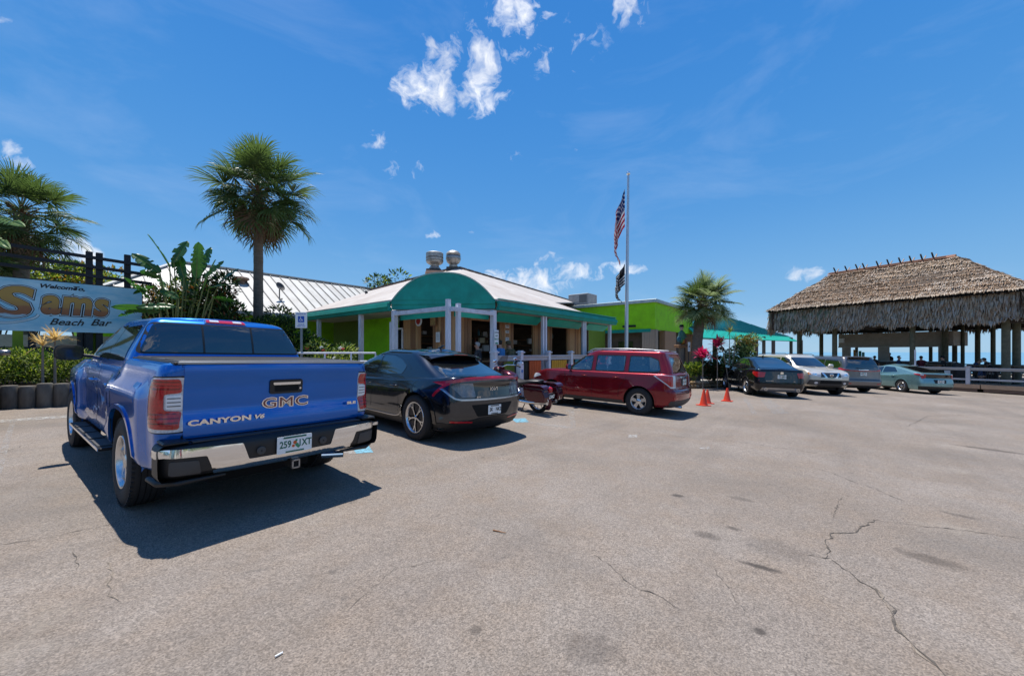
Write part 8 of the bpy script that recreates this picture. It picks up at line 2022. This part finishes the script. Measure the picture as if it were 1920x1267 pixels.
yy = on_x(821, 1.2); q = bw(1.2, yy); t = thing('paper_notice', 'white paper notice pinned to the planks inside the corner', 'notice', (q.x, q.y, EYE+(660-632)/730*q.y), TH_-PI/2)
MB().bx(-.10, .10, -.006, .006, -.17, .17).build('sheet', M_whitepl, t)
for i in range(7): MB().bx(-.075, .075, -.0085, -.006, .12-.038*i, .13-.038*i).build('printed_line', ki, t)
yy = on_x(785, 1.2); q = bw(1.2, yy); t = thing('round_sign', 'red and white round sign hanging by the corner opening', 'sign', (q.x, q.y, EYE+(660-602)/730*q.y), TH_-PI/2)
MB().lathe([(.001, .02), (.17, .02), (.18, .01), (.18, -.01), (.001, -.01)], axis=(0, -1, 0), n=24).build('disc', M_whitepl, t, 40); MB().lathe([(.001, .026), (.12, .026), (.12, .02)], axis=(0, -1, 0), n=24).build('red_centre', pmat('sign_red', (.4, .02, .02), .5), t, 40); MB().tube((0, 0, .17), (0, 0, .4), .006).build('hanger', M_black, t)
yy = on_x(812, 1.2); q = bw(1.2, yy); t = thing('poster', 'framed brown poster on the planks by the corner opening', 'poster', (q.x, q.y, EYE+(660-600)/730*q.y), TH_-PI/2)
MB().bx(-.15, .15, -.01, .01, -.2, .2).build('frame', M_woodp[2], t); MB().bx(-.12, .12, -.014, -.01, -.17, .17).build('print', pmat('poster_print', (.35, .25, .10), .5, var=.6, scale=14), t)

# ramp rail in front of the flower bush
a, b = Vector((*wp(556, 11.0), 0)), Vector((*wp(704, 12.3), 0)); L_ = (b-a).length; an = math.atan2(b.y-a.y, b.x-a.x)
t = thing('ramp_railing', 'pale metal ramp railing in front of the flower bush', 'railing', tuple(a), an)
for z in (1.48, 1.22, .9): MB().tube((0, 0, z), (L_, 0, z), .028, n=10).build('rail', M_post, t, 40)
for k in range(4): MB().tube((L_*k/3, 0, gz(-5)), (L_*k/3, 0, 1.48), .026, n=10).build('post', M_post, t, 40)

# carved totem by the short palm
x, y, g = at(1278, 21.0)
t = thing('carved_totem', 'carved painted seafarer figure and planter box on a grey post beside the palm', 'statue', (x, y, g), R(20))
MB().tube((0, 0, 0), (0, 0, 1.9-g), .16, .14, 12).build('post', M_log, t, 40)
MB().bx(-.34, .34, -.22, .22, 1.75-g, 1.9-g).build('planter_box', M_woodp[2], t, bevel=.02)
r = random.Random(8); 
for i, c in enumerate(((.03, .12, .16), (.05, .20, .08), (.35, .16, .02), (.03, .05, .16), (.30, .04, .03))):
    MB().sphere((-.22+.11*i, r.uniform(-.1, .1), 2.05-g+r.uniform(0, .15)), (.12, .12, .18), 10, 7).build('carved_parrot' if i % 2 else 'carved_shell', pmat('carving_%d' % i, c, .6), t, 60)
m = MB(); m.lathe([(.17, 2.1-g), (.20, 2.3-g), (.17, 2.55-g), (.07, 2.66-g), (.05, 2.70-g)], n=12); m.build('torso', pmat('carving_coat', (.05, .16, .12), .6), t, 50)
MB().sphere((0, 0, 2.80-g), (.10, .10, .13), 12, 8).build('head', pmat('carving_face', (.45, .36, .28), .6), t, 60); MB().lathe([(.16, 2.86-g), (.12, 2.89-g), (.10, 2.98-g), (.001, 3.0-g)], n=12).build('hat', M_black, t, 50)
for s in (-1, 1): MB().tube((s*.17, 0, 2.55-g), (s*.22, -.12, 2.3-g), .045, .035, 8).build('arm', pmat('carving_coat', (.05, .16, .12), .6), t, 50)
for (u, v, w, h, l) in ((1263, 668, .3, .55, 'white menu board standing left of the carved totem'), (1292, 650, .12, .5, 'narrow white sign right of the carved totem')):
    x2, y2, g2 = at(u, 20.6); z = EYE+(660-v)/730*20.6; t = thing('menu_board', l, 'sign', (x2, y2, g2), R(15)); MB().bx(-w/2, w/2, -.02, .02, z-g2-h/2, z-g2+h/2).build('panel', M_whitepl, t); MB().bx(-.02, .02, .02, .05, 0, z-g2).build('post', M_grey, t)
    MB().bx(-w*.3, w*.3, -.024, -.02, z-g2-.02, z-g2+.06).build('printed_line', ki, t)
# bollard with a round blue sticker in front of the porch
x, y, g = at(975, 12.6); t = thing('bollard', 'white square bollard with a round sticker behind the motorcycle', 'bollard', (x, y, g), TH_)
MB().bx(-.09, .09, -.09, .09, 0, 1.12).build('post', M_post, t, bevel=.01); MB().lathe([(.13, 1.12), (.14, 1.16), (.07, 1.22), (.001, 1.28)], n=4).build('cap', M_post, t); MB().lathe([(.001, .004), (.055, .004), (.055, 0)], (0, -.09, .9), (0, -1, 0), 16).build('sticker', pmat('sticker_blue', (.12, .25, .5), .5), t)
m = MB(); m.path([(-.28, -.02, .55), (-.28, -.02, 1.18), (-.22, -.02, 1.24), (.15, -.02, 1.22)], .018, 8); o = m.build('bracket', M_black, t, 60)
# small debris
t = thing('cigarette_stub', 'pale stub lying on the asphalt near the bottom edge', 'litter', tuple(wg(523, 1229)+Vector((0, 0, .008))), .9); MB().tube((-.017, 0, 0), (.017, 0, 0), .004, n=8).build('paper', M_whitepl, t)
t = thing('twig', 'thin brown twig lying on the asphalt in the middle', 'litter', tuple(wg(936, 998)+Vector((0, 0, .008))), -.5); MB().tube((-.06, 0, 0), (.06, .01, 0), .006, .003, 6).build('stick', M_woodp[2], t)
# ---------------------------------------------------------------- unseen trees and car copies, added for paint and glass to mirror
r = random.Random(77); m = MB()
for i in range(26):
    x = -46+i*3.9+r.uniform(-1, 1); y = -30+r.uniform(-4, 3); h = r.uniform(3.2, 6.5)
    leaf_cloud(m, (x, y, h*.55), (2.6, 2.0, h*.5), 900, .55, r, i % 3)
    m.tube((x, y, gz(x)-.3), (x, y, h*.6), .18, .1, 6, mat=3)
props(m.build('added_tree_line', [G1, G3, G2, M_trunk]), kind='stuff')  # added out of view as a dark horizon for bodywork reflections
def behind(src, lab, x, y, a):  # adds an unseen vehicle copy that shows up in reflections
    c = copy_tree(src); c['label'] = lab; c.location = (x, y, gz(x)); c.rotation_euler = (Matrix.Rotation(math.atan(SLOPE), 3, 'Y') @ Matrix.Rotation(a, 3, 'Z')).to_euler(); return c
behind(MV.root, 'grey minivan copy added unseen behind the viewpoint for reflections', -9.5, -9.5, R(-150))
behind(SV.root, 'silver SUV copy added unseen behind the viewpoint for reflections', -5.4, -11.5, R(32))
behind(TH.root, 'teal hatchback copy added unseen behind the viewpoint for reflections', 1.5, -12.5, R(30))
behind(WAG.root, 'maroon wagon copy added unseen behind the viewpoint for reflections', 9.0, -12.0, R(-148))
